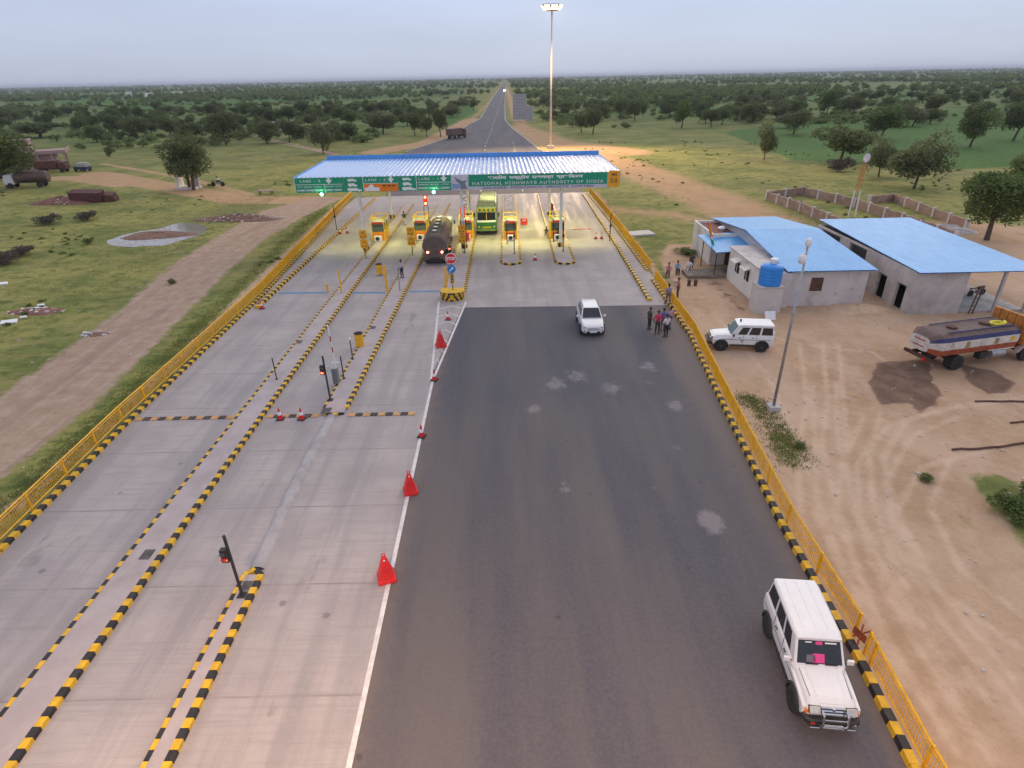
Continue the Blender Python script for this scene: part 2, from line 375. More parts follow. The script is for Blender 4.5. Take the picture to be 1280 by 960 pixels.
# ------------------------------------------------------------------ ground sheet
def seg_dist(P, a, b):
    a, b = np.array(a[:2]), np.array(b[:2]); d = b - a; L2 = max(1e-9, (d**2).sum())
    t = np.clip(((P - a) @ d)/L2, 0, 1); return np.hypot(*(P - (a + t[:, None]*d)).T)
def line_mask(P, pts, hw, feather):
    d = np.min([seg_dist(P, pts[i], pts[i+1]) for i in range(len(pts)-1)], axis=0)
    return np.clip(.5 - (d - hw)/(2*feather), 0, 1)
def poly_mask(P, pts, feather):
    n = len(pts); ins = np.zeros(len(P), bool); d = np.full(len(P), 1e9)
    for i in range(n):
        a, b = pts[i][:2], pts[(i+1) % n][:2]; d = np.minimum(d, seg_dist(P, a, b))
        c = ((a[1] > P[:, 1]) != (b[1] > P[:, 1])); 
        with np.errstate(divide='ignore', invalid='ignore'):
            xi = (b[0]-a[0])*(P[:, 1]-a[1])/((b[1]-a[1]) or 1e-9) + a[0]
        ins ^= c & (P[:, 0] < xi)
    sd = np.where(ins, -d, d); return np.clip(.5 - sd/(2*feather), 0, 1)
def axis(lo, hi, step, far, grow=1.12):
    a = list(np.arange(lo, hi + step, step)); s = step; x = a[-1]
    while x < far: s *= grow; x += s; a.append(x)
    s = step; x = a[0]; pre = []
    while x > -far: s *= grow; x -= s; pre.append(x)
    return np.array(pre[::-1] + a)
def grid_sheet(name, xs, ys, z, mat, masks, masks2=None):
    X, Y = np.meshgrid(xs, ys); P = np.stack([X.ravel(), Y.ravel()], 1); n, m_ = len(xs), len(ys)
    co = np.column_stack([P, np.full(len(P), z)])
    i = np.arange((n-1)*(m_-1)); r, c = i//(n-1), i % (n-1); k = r*n + c
    F = np.stack([k, k+1, k+n+1, k+n], 1)
    me = bpy.data.meshes.new(name); me.vertices.add(len(co)); me.vertices.foreach_set('co', co.ravel())
    me.loops.add(F.size); me.loops.foreach_set('vertex_index', F.ravel().astype(np.int32))
    me.polygons.add(len(F)); me.polygons.foreach_set('loop_start', np.arange(0, F.size, 4, dtype=np.int32)); me.update(calc_edges=True)
    me.materials.append(mat)
    for nm, ms in (('zone', masks(P)), ('zone2', masks2(P) if masks2 else None)):
        if ms is None: continue
        ca = me.color_attributes.new(nm, 'FLOAT_COLOR', 'POINT'); ca.data.foreach_set('color', np.column_stack([*ms, np.ones(len(P))]).ravel())
    o = bpy.data.objects.new(name, me); COL.objects.link(o); o['kind'] = 'structure'; return o
def gp(*pts): return [GX(*p) for p in pts]
def zones(P):
    mx = lambda *a: np.maximum.reduce(a)
    yard = poly_mask(P, [(12.6, 46), (10.6, 25), (9.4, 8), (9.4, -30), (90, -40), (90, 38), (60, 47), (45, 52), (30, 66), (17.5, 66), (15.5, 60), (14.6, 52)], 1.5)
    r1 = line_mask(P, gp((660, 185), (725, 190), (770, 203), (835, 228), (905, 255), (960, 285)), 5.5, 6.0)
    r1b = line_mask(P, gp((645, 160), (690, 178), (780, 190)), 7, 7)
    r2 = line_mask(P, gp((770, 262), (840, 268), (890, 280)), 3.0, 5) * .8
    r3 = line_mask(P, gp((120, 217), (200, 232), (300, 250), (400, 250)), 3.2, 2.2)
    r3b = line_mask(P, gp((130, 205), (230, 222), (320, 245)), 1.1, 1.0)*.8
    r3c = line_mask(P, gp((30, 225), (100, 222), (160, 230)), 3.5, 2)
    r4 = line_mask(P, gp((470, 190), (540, 178), (590, 150)), 4.5, 3.0)
    r5 = line_mask(P, [(-18, 150), (-16, 260), (-13, 500), (-11, 1200)], 2, 3)*.7
    r6 = line_mask(P, [(7, 190), (5, 300), (3, 700), (0, 1300)], 3.5, 3)*.8
    r7 = line_mask(P, gp((0, 420), (40, 430), (80, 425)), .7, 1.2)*.5
    r8 = poly_mask(P, [(38, 70), (38, 48), (70, 48), (80, 62), (55, 75)], 3)
    verge = line_mask(P, [(-22.6, 5), (-22.9, 30), (-24.5, 60), (-26.2, 92)], .5, .5)*.8
    shoulderR = line_mask(P, [(13.6, 45), (14.2, 60), (14.3, 100)], .8, 1.2)*.75
    dirt = mx(yard, r1, r1b, r2, r3, r3b, r3c, r4, r5, r6, r7, r8, verge, shoulderR)
    g1 = line_mask(P, gp((935, 495), (955, 520), (980, 560)), .5, 1.3)*.62; g2 = line_mask(P, gp((1250, 610), (1285, 650), (1330, 700)), 1.0, .8)
    g3 = line_mask(P, gp((895, 470), (925, 520)), .25, .5)*.7; g4 = line_mask(P, gp((1150, 590), (1215, 660)), .2, .7)*.62; g5=line_mask(P, gp((1130, 600), (1170, 603)), .1, .5)*.6
    dirt = dirt*(1 - mx(g1, g2, g3, g4, g5))
    bx, by = 38, 100
    crop = mx(poly_mask(P, gp((905, 165), (1010, 150), (1290, 145), (1400, 205), (1170, 212), (990, 200)), 5),
              poly_mask(P, gp((800, 138), (900, 133), (940, 145), (905, 152)), 6), poly_mask(P, gp((1190, 188), (1290, 178), (1330, 200), (1230, 206)), 3),
              poly_mask(P, gp((660, 140), (800, 135), (800, 145), (680, 150)), 6)*.8,
              poly_mask(P, gp((350, 160), (500, 150), (560, 160), (420, 172)), 5)*.5, poly_mask(P, gp((100, 142), (180, 128), (340, 126), (310, 142)), 8)*.9, poly_mask(P, gp((640, 126), (860, 118), (1290, 112), (1290, 122), (900, 128), (660, 133)), 14)*.85, poly_mask(P, gp((0, 128), (150, 118), (560, 114), (590, 118), (420, 126), (120, 134)), 14)*.7, poly_mask(P, gp((1060, 150), (1290, 128), (1290, 140), (1100, 160)), 6)*.9,
              poly_mask(P, gp((520, 150), (590, 128), (600, 140), (560, 160)), 6)*.8)
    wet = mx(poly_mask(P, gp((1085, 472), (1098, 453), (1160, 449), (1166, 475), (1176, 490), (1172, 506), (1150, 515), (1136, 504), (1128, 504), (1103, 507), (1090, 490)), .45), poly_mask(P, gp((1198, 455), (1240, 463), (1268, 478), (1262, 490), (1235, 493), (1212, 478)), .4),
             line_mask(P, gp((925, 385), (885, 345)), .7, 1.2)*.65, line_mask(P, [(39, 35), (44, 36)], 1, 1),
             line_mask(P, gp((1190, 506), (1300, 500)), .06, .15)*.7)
    return dirt, crop, wet
def zones2(P):
    road = poly_mask(P, [(-26.5, -40), (-25.0, 25), (-25.1, 31.7), (-26.3, 41), (-27.2, 48), (-28.7, 60), (-29.6, 72), (-28.8, 86), (-27, 100), (-32, 100), (-36.5, 90), (-36.3, 74), (-35.5, 60), (-33.2, 48), (-32.2, 38), (-31.8, 30), (-32.5, -40)], 1.2)
    tk = line_mask(P, gp((420, 193), (360, 180), (320, 170), (295, 168)), 1.2, .8)
    r = np.hypot(P[:, 0], P[:, 1]); far = np.clip((r - 165)/130, 0, 1)*np.clip((np.abs(P[:, 0] + 2) - 14)/40, .0, 1)
    T = [((1014, 430), (1022, 500), (1012, 560), (1026, 650), (1065, 760), (1140, 900), (1180, 960)), ((1048, 430), (1056, 520), (1060, 600), (1088, 700), (1160, 830), (1240, 950)), ((1290, 497), (1190, 508), (1120, 530), (1088, 575), (1098, 650), (1150, 740), (1250, 860)),
         ((1200, 520), (1140, 545), (1108, 600), (1118, 680), (1180, 780), (1290, 900)), ((1090, 520), (1070, 570), (1068, 640), (1110, 740)), ((960, 420), (1000, 430), (1090, 440), (1180, 500)), ((1030, 480), (1034, 560), (1046, 640), (1100, 760), (1180, 870)), ((900, 400), (960, 470), (1000, 560), (1050, 700), (1130, 860)), ((1240, 560), (1170, 580), (1140, 640), (1180, 720), (1290, 800))]
    z = np.zeros(len(P)); m = (P[:, 0] > 8) & (P[:, 1] < 60) & (P[:, 0] < 60) & (P[:, 1] > -5); Q = P[m]; w = np.zeros(len(Q))
    for k, pl in enumerate(T):
        pts = gp(*pl)
        for off in (-.8, .8) if k % 2 == 0 else (0,): w = np.maximum(w, line_mask(Q, [(x + off*(1 + .2*math.sin(y*.4)), y + off*.3) for x, y in pts], .10, .42))
    z[m] = w
    ml = (P[:, 0] > -42) & (P[:, 0] < -24) & (P[:, 1] < 110) & (P[:, 1] > 0); Q = P[ml]; w = np.zeros(len(Q))
    for off in (-3.2, -1.6, .4, 2.0, 3.6): w = np.maximum(w, line_mask(Q, [(-29 + off*.8, -10), (-28.4 + off*.8, 25), (-29.3 + off*.8, 40), (-32 + off*.8, 60), (-33 + off*.7, 76), (-30 + off*.6, 98)], .12, .35))
    z[ml] = w
    return np.maximum(road, tk), far, z
gx = axis(-110, 90, .7, 26000, 1.13); gy = axis(0, 150, .7, 26000, 1.10)
gx = np.unique(np.round(np.concatenate([gx[(gx < -40) | ((gx > -24) & (gx < 9)) | (gx > 44)], np.arange(-40, -24, .35), np.arange(9, 44, .25)]), 4)); gy = np.unique(np.round(np.concatenate([gy[(gy < 5) | (gy > 56)], np.arange(5, 56, .27)]), 4))
grid_sheet('ground', gx, gy, 0.0, m_ground, zones, zones2)
# ------------------------------------------------------------------ carriageway
def sheet(name, poly, z, mat, label=None):
    mb = MB(); mb.add([(x, y, z) for x, y in poly], [tuple(range(len(poly)))]); o = struct(name, mb, mat); return o
ZA, ZC, ZM = .030, .040, .046
XLK = [(-20.9, -30), (-21.2, 18.6), (-21.75, 29), (-22.1, 51), (-24.6, 90)]
LFAR, RFAR = gp((505, 190), (560, 172), (583, 157), (600, 148), (613, 126), (622, 113), (627, 106)), gp((676, 187), (662, 176), (641, 160), (632, 150), (631.5, 126), (632, 113), (632.5, 106))
def asz(P):
    x, y = P[:, 0], P[:, 1]
    dust = np.maximum(np.clip((x - 9.2)/2.2, 0, 1)*.95, np.clip((-3.4 - x)/1.5, 0, 1)*.8)
    dust = np.maximum(dust, np.clip((y - 42)/6, 0, 1)*.3)
    ch = np.zeros(len(P))
    for px, py, r, s in ((695, 480, .9, 1), (720, 470, 1.0, .9), (765, 485, 1.0, .9), (810, 458, .9, .9), (843, 507, .7, 1), (668, 512, .55, 1), (888, 652, .62, 1.35), (706, 610, .45, .8),
                         (812, 478, .4, .8), (820, 612, .4, .7), (735, 375, .8, .7), (905, 700, .35, .6), (845, 560, .5, .8), (690, 490, 2.0, .55), (790, 480, 2.5, .5), (870, 530, 1.5, .45)):
        gx_, gy_ = GX(px, py); d = np.hypot((x - gx_)*.8, (y - gy_)*.55); ch = np.maximum(ch, np.clip(1.25 - d/r, 0, 1)*s)
    return dust, ch, np.zeros(len(P))
ax = grid_sheet('road', np.arange(-5.2, 13.61, .2), np.concatenate([np.arange(-30, 6, 1.), np.arange(6, 46.7, .2)]), ZA, m_asph, asz)
# trim the road sheet to its right kerb line
KR = [(10.4, -30), (10.75, 9.4), (11.04, 12.6), (11.25, 19.4), (12.16, 30.1), (13.05, 39.7), (13.2, 53)]
def xat(line, y):
    for a, b in zip(line, line[1:]):
        if a[1] <= y <= b[1]: return a[0] + (b[0]-a[0])*(y-a[1])/(b[1]-a[1])
    return line[-1][0] if y > line[-1][1] else line[0][0]
for v in ax.data.vertices:
    v.co.x = min(v.co.x, xat(KR, v.co.y) + .1)
far = MB()
P = [(-20, 98)] + LFAR[1:] + [(-3.2, 2600), (-1.6, 2600)] + RFAR[::-1][:-1] + [(12.6, 98)]
Lp = [(-20.0, 100)] + LFAR + [(-3.4, 2600)]; Rp = [(12.4, 100)] + RFAR + [(-1.0, 2600)]
far = MB(); vs_ = []; fs_ = []
for i, (a, b) in enumerate(zip(Lp, Rp)):
    vs_ += [(a[0], a[1], ZA), (b[0], b[1], ZA)]
    if i: fs_.append((2*i-2, 2*i-1, 2*i+1, 2*i))
far.add(vs_, fs_); struct('highway', far, m_asph)
conc_poly = [(-20.9, -30), (-4.75, -30), (-4.85, 20), (-5.05, 35), (-4.0, 46.6), (13.3, 46.2), (13.5, 55), (13.4, 75), (12.9, 100), (-19.9, 100), (-24.7, 99), (-24.6, 90), (-22.1, 51), (-21.75, 29), (-21.2, 18.6)]
sheet('concrete_pavement', conc_poly, ZC, m_conc)
# painted lines
def stripe(name, pts, w, z=ZM, mat=m_paint, dash=None):
    mb = MB()
    for a, b in zip(pts, pts[1:]):
        a, b = Vector((*a[:2], 0)), Vector((*b[:2], 0)); d = (b - a); Ln = d.length; d.normalize(); n = Vector((-d.y, d.x, 0))*w/2
        segs = [(0, Ln)]
        if dash: segs = [(s, min(s + dash[0], Ln)) for s in np.arange(0, Ln, dash[0] + dash[1])]
        for s, t in segs:
            p, q = a + d*s, a + d*t; mb.add([(p.x-n.x, p.y-n.y, z), (p.x+n.x, p.y+n.y, z), (q.x+n.x, q.y+n.y, z), (q.x-n.x, q.y-n.y, z)], [(3, 2, 1, 0)])
    o = mb.build(name, mat); o['kind'] = 'structure'; return o
stripe('lane_line', [(-4.62, -20), (-4.75, 9.7), (-5.0, 33.5)], .17)
stripe('lane_line', [(-5.12, 33.5), (-6.1, 48.3)], .15, ZM); stripe('lane_line', [(-4.98, 33.5), (-3.75, 48.0)], .16, ZM + .004)
mk = MB()
for k in range(7):
    y = 36.2 + k*1.75; t = (y - 33.5)/14.6; xl = -5.12 - .98*t + .05; xr = -4.98 + 1.23*t - .05; xm = (xl + xr)/2
    for (x0, x1) in ((xl, xm), (xr, xm)):
        if abs(x1-x0) < .15: continue
        a, b = Vector((x0, y - .45)), Vector((x1, y + .35)); n = Vector((0, .075)); z = ZM + .008
        q = [(a - n), (b - n), (b + n), (a + n)]; q = q if x1 > x0 else q[::-1]
        mk.add([(p.x, p.y, z) for p in q], [(0, 1, 2, 3)])
o = mk.build('chevron_marking', m_paint); o['kind'] = 'structure'
stripe('edge_line', [(x + .25, y) for x, y in LFAR], .2, ZA + .006); stripe('edge_line', [(x - .25, y) for x, y in RFAR], .2, ZA + .006)
stripe('centre_line', [(-4.5, 102), (-6.0, 175), (-5.2, 290), (-3, 900)], .16, ZA + .006, dash=(3, 6))
stripe('centre_line', [(2.5, 102), (1.8, 190)], .14, ZA + .006, dash=(2, 4))
for a, b in (((-20.9, 51.3), (-16.4, 51.2)), ((-14.5, 51.0), (-11.2, 50.9)), ((-9.0, 51.0), (-6.0, 50.9))):
    stripe('blue_strip', [a, b], .42, ZM, m_bluestrip)  # flat blue strips across the three left lanes

# ------------------------------------------------------------------ kerbs, islands
def kerb(name, pts, w, h, block=.325, z0=0., parent=None, slope=0.):
    mb = MB(); acc = 0; k = 0
    for a, b in zip(pts, pts[1:]):
        a, b = Vector(a[:2]), Vector(b[:2]); L_ = (b - a).length; d = (b - a)/L_; n = max(1, round(L_/block)); s = L_/n; nn = Vector((-d.y, d.x))*w/2
        for i in range(n):
            p, q = a + d*(i*s), a + d*((i+1)*s - .008)
            j = random.uniform(-.006, .006); nj = nn*(1 + random.uniform(-.03, .03)); hh = h + random.uniform(-.008, .008)
            t = nj*(1 - slope)
            B = [p - nj, q - nj, q + nj, p + nj]; T = [p - t, q - t, q + t, p + t]
            mb.prism([(v.x, v.y) for v in B], z0, hh, k % 2, [(v.x + j, v.y) for v in T]); k += 1
    o = mb.build(name, [m_yel, m_blk], parent)
    if not parent: o['kind'] = 'structure'
    return o
def island(xl, xr, y0, y1, nose=True, h=.20, kw=.15, kn=.24):
    mb = MB(); c0, c1 = (xl(y0) + xr(y0))/2, (xr(y0) - xl(y0))/2
    ys = np.linspace(y0 + c1*.9, y1, 6)
    nosep = [(c0 + math.cos(t)*c1, y0 + c1*.9 + math.sin(t)*c1*.9) for t in np.linspace(0, -math.pi, 9)] if nose else [(xr(y0), y0), (xl(y0), y0)]
    poly = [(xr(y), y) for y in ys[::-1]] + nosep + [(xl(y), y) for y in ys]
    # drop duplicate corner points
    pp = []
    for p in poly:
        if not pp or (abs(p[0]-pp[-1][0]) + abs(p[1]-pp[-1][1])) > .01: pp.append(p)
    mb.prism(pp[::-1], .0, h - .015)
    o = mb.build('traffic_island', m_island); o['kind'] = 'structure'
    k = kerb('kerb', [(xl(y), y) for y in ys[::-1]], kw, h, parent=o); k2 = kerb('kerb', [(xr(y), y) for y in ys], kn, h, parent=o)
    if nose: kerb('kerb', nosep, kn, h + .004, block=.3, parent=o)
    return o
c_ = lambda v: (lambda y: v)
lin = lambda a, ya, b, yb: (lambda y: a + (b - a)*(y - ya)/(yb - ya))
island(c_(-15.62), lin(-14.25, 10, -14.35, 90), -20, 92, nose=False)
island(c_(-10.45), c_(-9.82), -20, 16.9, nose=False)
kerb('kerb', [(-10.45, 16.95), (-10.15, 17.25), (-9.82, 16.95)], .2, .165)
island(lin(-10.9, 29.6, -10.7, 60), lin(-9.62, 29.6, -9.25, 60), 29.3, 92, nose=False)
kerb('kerb', [(-10.85, 29.4), (-10.25, 29.15), (-9.65, 29.4)], .24, .165, block=.32)
island(c_(-5.85), c_(-4.05), 49.8, 98, nose=False)
island(c_(-.8), c_(1.15), 58.8, 99)
island(c_(4.75), c_(6.65), 58.6, 99)
# the wide striped dividers
kerb('lane_divider_kerb', [(-21.35, 47.4), (-21.35, 62), (-21.3, 98)], .46, .26, block=.42, slope=.35)
kerb('lane_divider_kerb', [(11.75, 47.3), (12.0, 65), (12.05, 98)], .46, .26, block=.42, slope=.35)
kerb('kerb', [(a[0] + .02, a[1]) for a in XLK[1:] ] , .26, .2, block=.36)
kerb('kerb', [(-20.9, -10), (-21.18, 18.5)], .26, .2, block=.36)
kerb('kerb', KR[1:], .30, .24, block=.40, slope=.2); kerb('kerb', KR[:2], .30, .24, block=.40, slope=.2)
kerb('kerb', [(13.35, 56.0), (13.3, 75), (12.85, 99)], .27, .2, block=.36)
# speed bumps (striped rubber blocks)
def bumprow(x0, x1, y):
    mb = MB(); x = x0; k = 0
    while x < x1 - .3:
        mb.prismy([(x + .01, .04), (x + .42, .04), (x + .40, .075), (x + .03, .075)], y - .17, y + .17, k % 2); x += .43; k += 1
    return mb
for x0, x1 in ((-21.5, -15.8), (-14.05, -11.1), (-9.4, -5.5)):
    o = bumprow(x0, x1, 29.2).build('speed_bump', [pm('faded_orange', (.55, .30, .12), .8, var=.3, dirt=(.3, .24, .2), dirtamt=.8), pm('faded_black', (.06, .05, .05), .9, dirt=(.2, .17, .16), dirtamt=.8)])
    tag(o, {-21.5: 'worn orange and black speed bump across the lane beside the left railing', -14.05: 'short worn striped speed bump with two cones standing on it', -9.4: 'worn striped speed bump reaching from the island nose towards the white line'}[x0], 'speed bump', 'striped speed bumps across the lanes')
# cement hump laid between the two island noses
mb = MB(); pr = []
for i in range(25):
    t = i/24; y = 17.3 + t*11.8; cx = -10.12 - .15*math.sin(t*3) - .12*t; ww = .30 + .03*math.sin(i*2.1); pr.append((y, cx, ww, .17 + .02*math.sin(i*1.3)))
vs_, fs_ = [], []
for (y, cx, ww, h) in pr:
    for a in np.linspace(0, math.pi, 7): vs_.append((cx + math.cos(a)*ww, y, .03 + math.sin(a)*h))
for i in range(24):
    for j in range(6): k = i*7 + j; fs_.append((k, k+1, k+8, k+7))
fs_ += [tuple(range(7)), tuple(range(24*7, 25*7))[::-1]]
mb.add(vs_, fs_); tag(mb.build('cement_hump', pm('grey_cement', (.37, .345, .355), .9, var=.2, scale=1.5, bmp=.5), smooth=True), 'long rounded grey cement hump joining the two narrow striped islands', 'cement hump')
# inspection plates set in the islands
def plate(x, y, s, z, lab, cat='manhole'):
    mb = MB(); mb.box((x, y, z), (s, s*1.3, .02)); o = mb.build('manhole_cover', pm('plate_iron', (.10, .09, .09), .8, var=.4)); tag(o, lab, cat, 'covers set in the islands')
p = G(184, 693, .19); plate(p.x, p.y, .42, .19, 'dark square cover in the long island at the lower left')
p = G(308, 733, .15); plate(p.x, p.y, .36, .19, 'dark cover at the tip of the narrow island behind the signal pole')
p = G(374, 428, .15); plate(p.x, p.y, .4, .19, 'dark cover in the long island level with the upper drum on the next island')
p = G(466, 410, .15); plate(p.x, p.y, .4, .19, 'dark cover on the island just behind the lower yellow drum')
p = G(408, 514, .15); plate(p.x, p.y, .5, .195, 'grey cover at the island nose above the cement hump')

# ------------------------------------------------------------------ railings
def railing(name, pts, side, label, h=1.0, pitch=2.4, gap=None, tilt=0.):
    root = thing(name, label, 'railing', (pts[0][0], pts[0][1], 0)); o0 = Vector((pts[0][0], pts[0][1], 0))
    posts = []
    for a, b in zip(pts, pts[1:]):
        a, b = Vector((*a[:2], 0)), Vector((*b[:2], 0)); L_ = (b-a).length; n = max(1, round(L_/pitch)); d = (b - a)/n
        for i in range(n):
            p, q = a + d*i, a + d*(i+1); posts.append(p)
            mb = MB(); dd = d.normalized(); W_ = d.length; j = random.uniform(-.012, .012)
            up = lambda z: Vector((side*tilt*z, 0, z + j))
            def bar(s0, z0, s1, z1, r): mb.tube(p + dd*s0 + up(z0) - o0, p + dd*s1 + up(z1) - o0, r, n=4)
            bar(.03, h, W_-.03, h, .04); bar(.03, .2, W_-.03, .2, .032); bar(.03, h*.86, W_-.03, h*.86, .022)
            m_ = max(2, round(W_/.12))
            for k in range(1, m_): bar(W_*k/m_, .2, W_*k/m_, h, .020)
            mb.build('railing_panel', m_rail, root)
    posts.append(b)
    for p in posts:
        mb = MB(); q = p - o0; mb.box((q.x + side*tilt*.5, q.y, h/2 + .02), (.07, .07, h + .04)); mb.build('post', m_rail, root)
    return root
off = lambda line, d: [(x + d, y) for x, y in line]
railing('railing', off([(-20.9, 1), (-21.2, 18.6), (-21.75, 29), (-22.1, 51), (-24.6, 90), (-25.0, 99)], -.34), -1, 'long yellow railing along the left edge of the toll lanes beside the dirt track')
railing('railing', off([(10.55, 3.0)] + KR[1:3] + [(11.08, 13.0)], .28), 1, 'short yellow railing section nearest the camera, below the gap by the white jeep')
railing('railing', off([(11.16, 13.75), (11.25, 19.4), (12.16, 30.1), (13.05, 39.7), (13.2, 53)], .28), 1, 'long yellow railing right of the asphalt, from the near jeep to the people')
railing('railing', off([(13.35, 56.0), (13.3, 75), (12.85, 99)], .32), 1, 'yellow railing section beyond the gap running back under the canopy on the right')
mb = MB(); mb.tube((0, 0, .2), (.25, .35, .75), .03, n=5); mb.tube((.0, .35, .2), (.3, .0, .85), .03, n=5); mb.box((.12, .2, .45), (.03, .5, .3), rz=.3)
tag(mb.build('bent_rail', pm('rust_red', (.35, .08, .03), .8, var=.3), loc=(11.2, 13.2, 0)), 'bent rusty red rail pieces in the gap of the right railing', 'broken rail')

# ------------------------------------------------------------------ canopy
ZB, ZT = 6.55, 8.05
FL, FR, BR, BL = (-22.3, 64.7), (11.75, 64.7), (12.5, 86.0), (-24.6, 86.0)
can = thing('toll_canopy', 'wide toll plaza canopy with glossy blue ribbed roof, green lane signs and white pillars', 'toll canopy', (0, 65, 0)); OC = Vector((0, 65, 0))
def lc(x, y, z): return (x, y - 65, z)
# ribbed roof
vs_, fs_ = [], []; n = 72; prof = []
for i in range(n):
    t0 = i/n
    for dt, dz in ((0, 0), (.50, 0), (.58, .026), (.66, .078), (.75, .105), (.84, .078), (.92, .026)): prof.append((t0 + dt/n, dz))
prof.append((1, 0))
for (t, dz) in prof:
    for (a, b, y, z) in ((FL[0], FR[0], FL[1] + .06, 8.0), (BL[0], BR[0], 85.9, 7.36)):
        vs_.append(lc(a + (b-a)*t, y, z + dz))
for i in range(len(prof)-1): fs_.append((2*i, 2*i+2, 2*i+3, 2*i+1))
mb = MB(); mb.add(vs_, fs_); r_ = mb.build('roof_sheet', m_roof, can, smooth=True)
mb = MB(); q = [lc(*FL, 7.2), lc(*FR, 7.2), lc(*BR, 6.98), lc(*BL, 6.98)]; mb.add([(x, y + .1, z) for x, y, z in q], [(3, 2, 1, 0)])
mb.build('ceiling', pm('ceiling_sheet', (.62, .62, .6), .6), can)
m_fasc = pm('fascia_blue', (.10, .34, .76), .5)
def wallq(mb, a, b, z0, z1, th=.08):
    a, b = Vector((*a, 0)), Vector((*b, 0)); d = (b-a).normalized(); n = Vector((-d.y, d.x, 0))*th/2
    mb.prism([((a-n).x, (a-n).y - 65), ((b-n).x, (b-n).y - 65), ((b+n).x, (b+n).y - 65), ((a+n).x, (a+n).y - 65)], z0, z1)
for f_, b_ in ((FR, BR), (FL, BL)):
    mb = MB(); P_ = []
    for dx in (-.04, .04): P_ += [(f_[0] + dx, f_[1] - 65 + .06, 6.9), (b_[0] + dx, b_[1] - 65, 6.7), (b_[0] + dx, b_[1] - 65, 7.50), (f_[0] + dx, f_[1] - 65 + .06, 8.10)]
    mb.add(P_, [(3, 2, 1, 0), (4, 5, 6, 7), (0, 1, 5, 4), (1, 2, 6, 5), (2, 3, 7, 6), (3, 0, 4, 7)]); mb.build('side_fascia', m_fasc, can)
mb = MB(); wallq(mb, (BL[0], 86.05), (BR[0], 86.05), 6.7, 7.88, .1); mb.build('back_fascia', m_fasc, can)
for i in range(9):
    mb = MB(); x = -21 + i*4.05; mb.box((x, 10.5, 6.86), (.14, 20.6, .2)); mb.build('roof_beam', m_wsteel, can)
# front fascia
mb = MB(); mb.box(lc((FL[0]+FR[0])/2, 64.66, (ZB+ZT)/2), (FR[0]-FL[0], .1, ZT-ZB)); fas = mb.build('fascia_frame', m_signgrey, can)
fx = lambda px: FL[0] + (px - 368.5)/(773.5 - 368.5)*(FR[0] - FL[0])
def fpanel(name, p0, p1, z0, z1, mat, yy=64.585):
    x0, x1 = fx(p0), fx(p1); mb = MB(); mb.box(lc((x0+x1)/2, yy, (z0+z1)/2), (x1-x0-.04, .05, z1-z0)); return mb.build(name, mat, can)
def ft(s, size, px, z, mat=m_letter, par=None, **k): return text(s, size, lc(fx(px), 64.545, z), mat, par or can, **k)
DV = 'NotoSansDevanagari-Regular.woff2'
def arrow(px, z, par, s=.36):
    mb = MB(); x = fx(px); y = 64.55 - 65
    mb.prismy([(x - s*.35, z + s), (x + s*.35, z + s), (x + s*.35, z + .1), (x + s, z + .1), (x, z - s*.9), (x - s, z + .1), (x - s*.35, z + .1)], y - .01, y + .02); mb.build('arrow', m_letter, can)
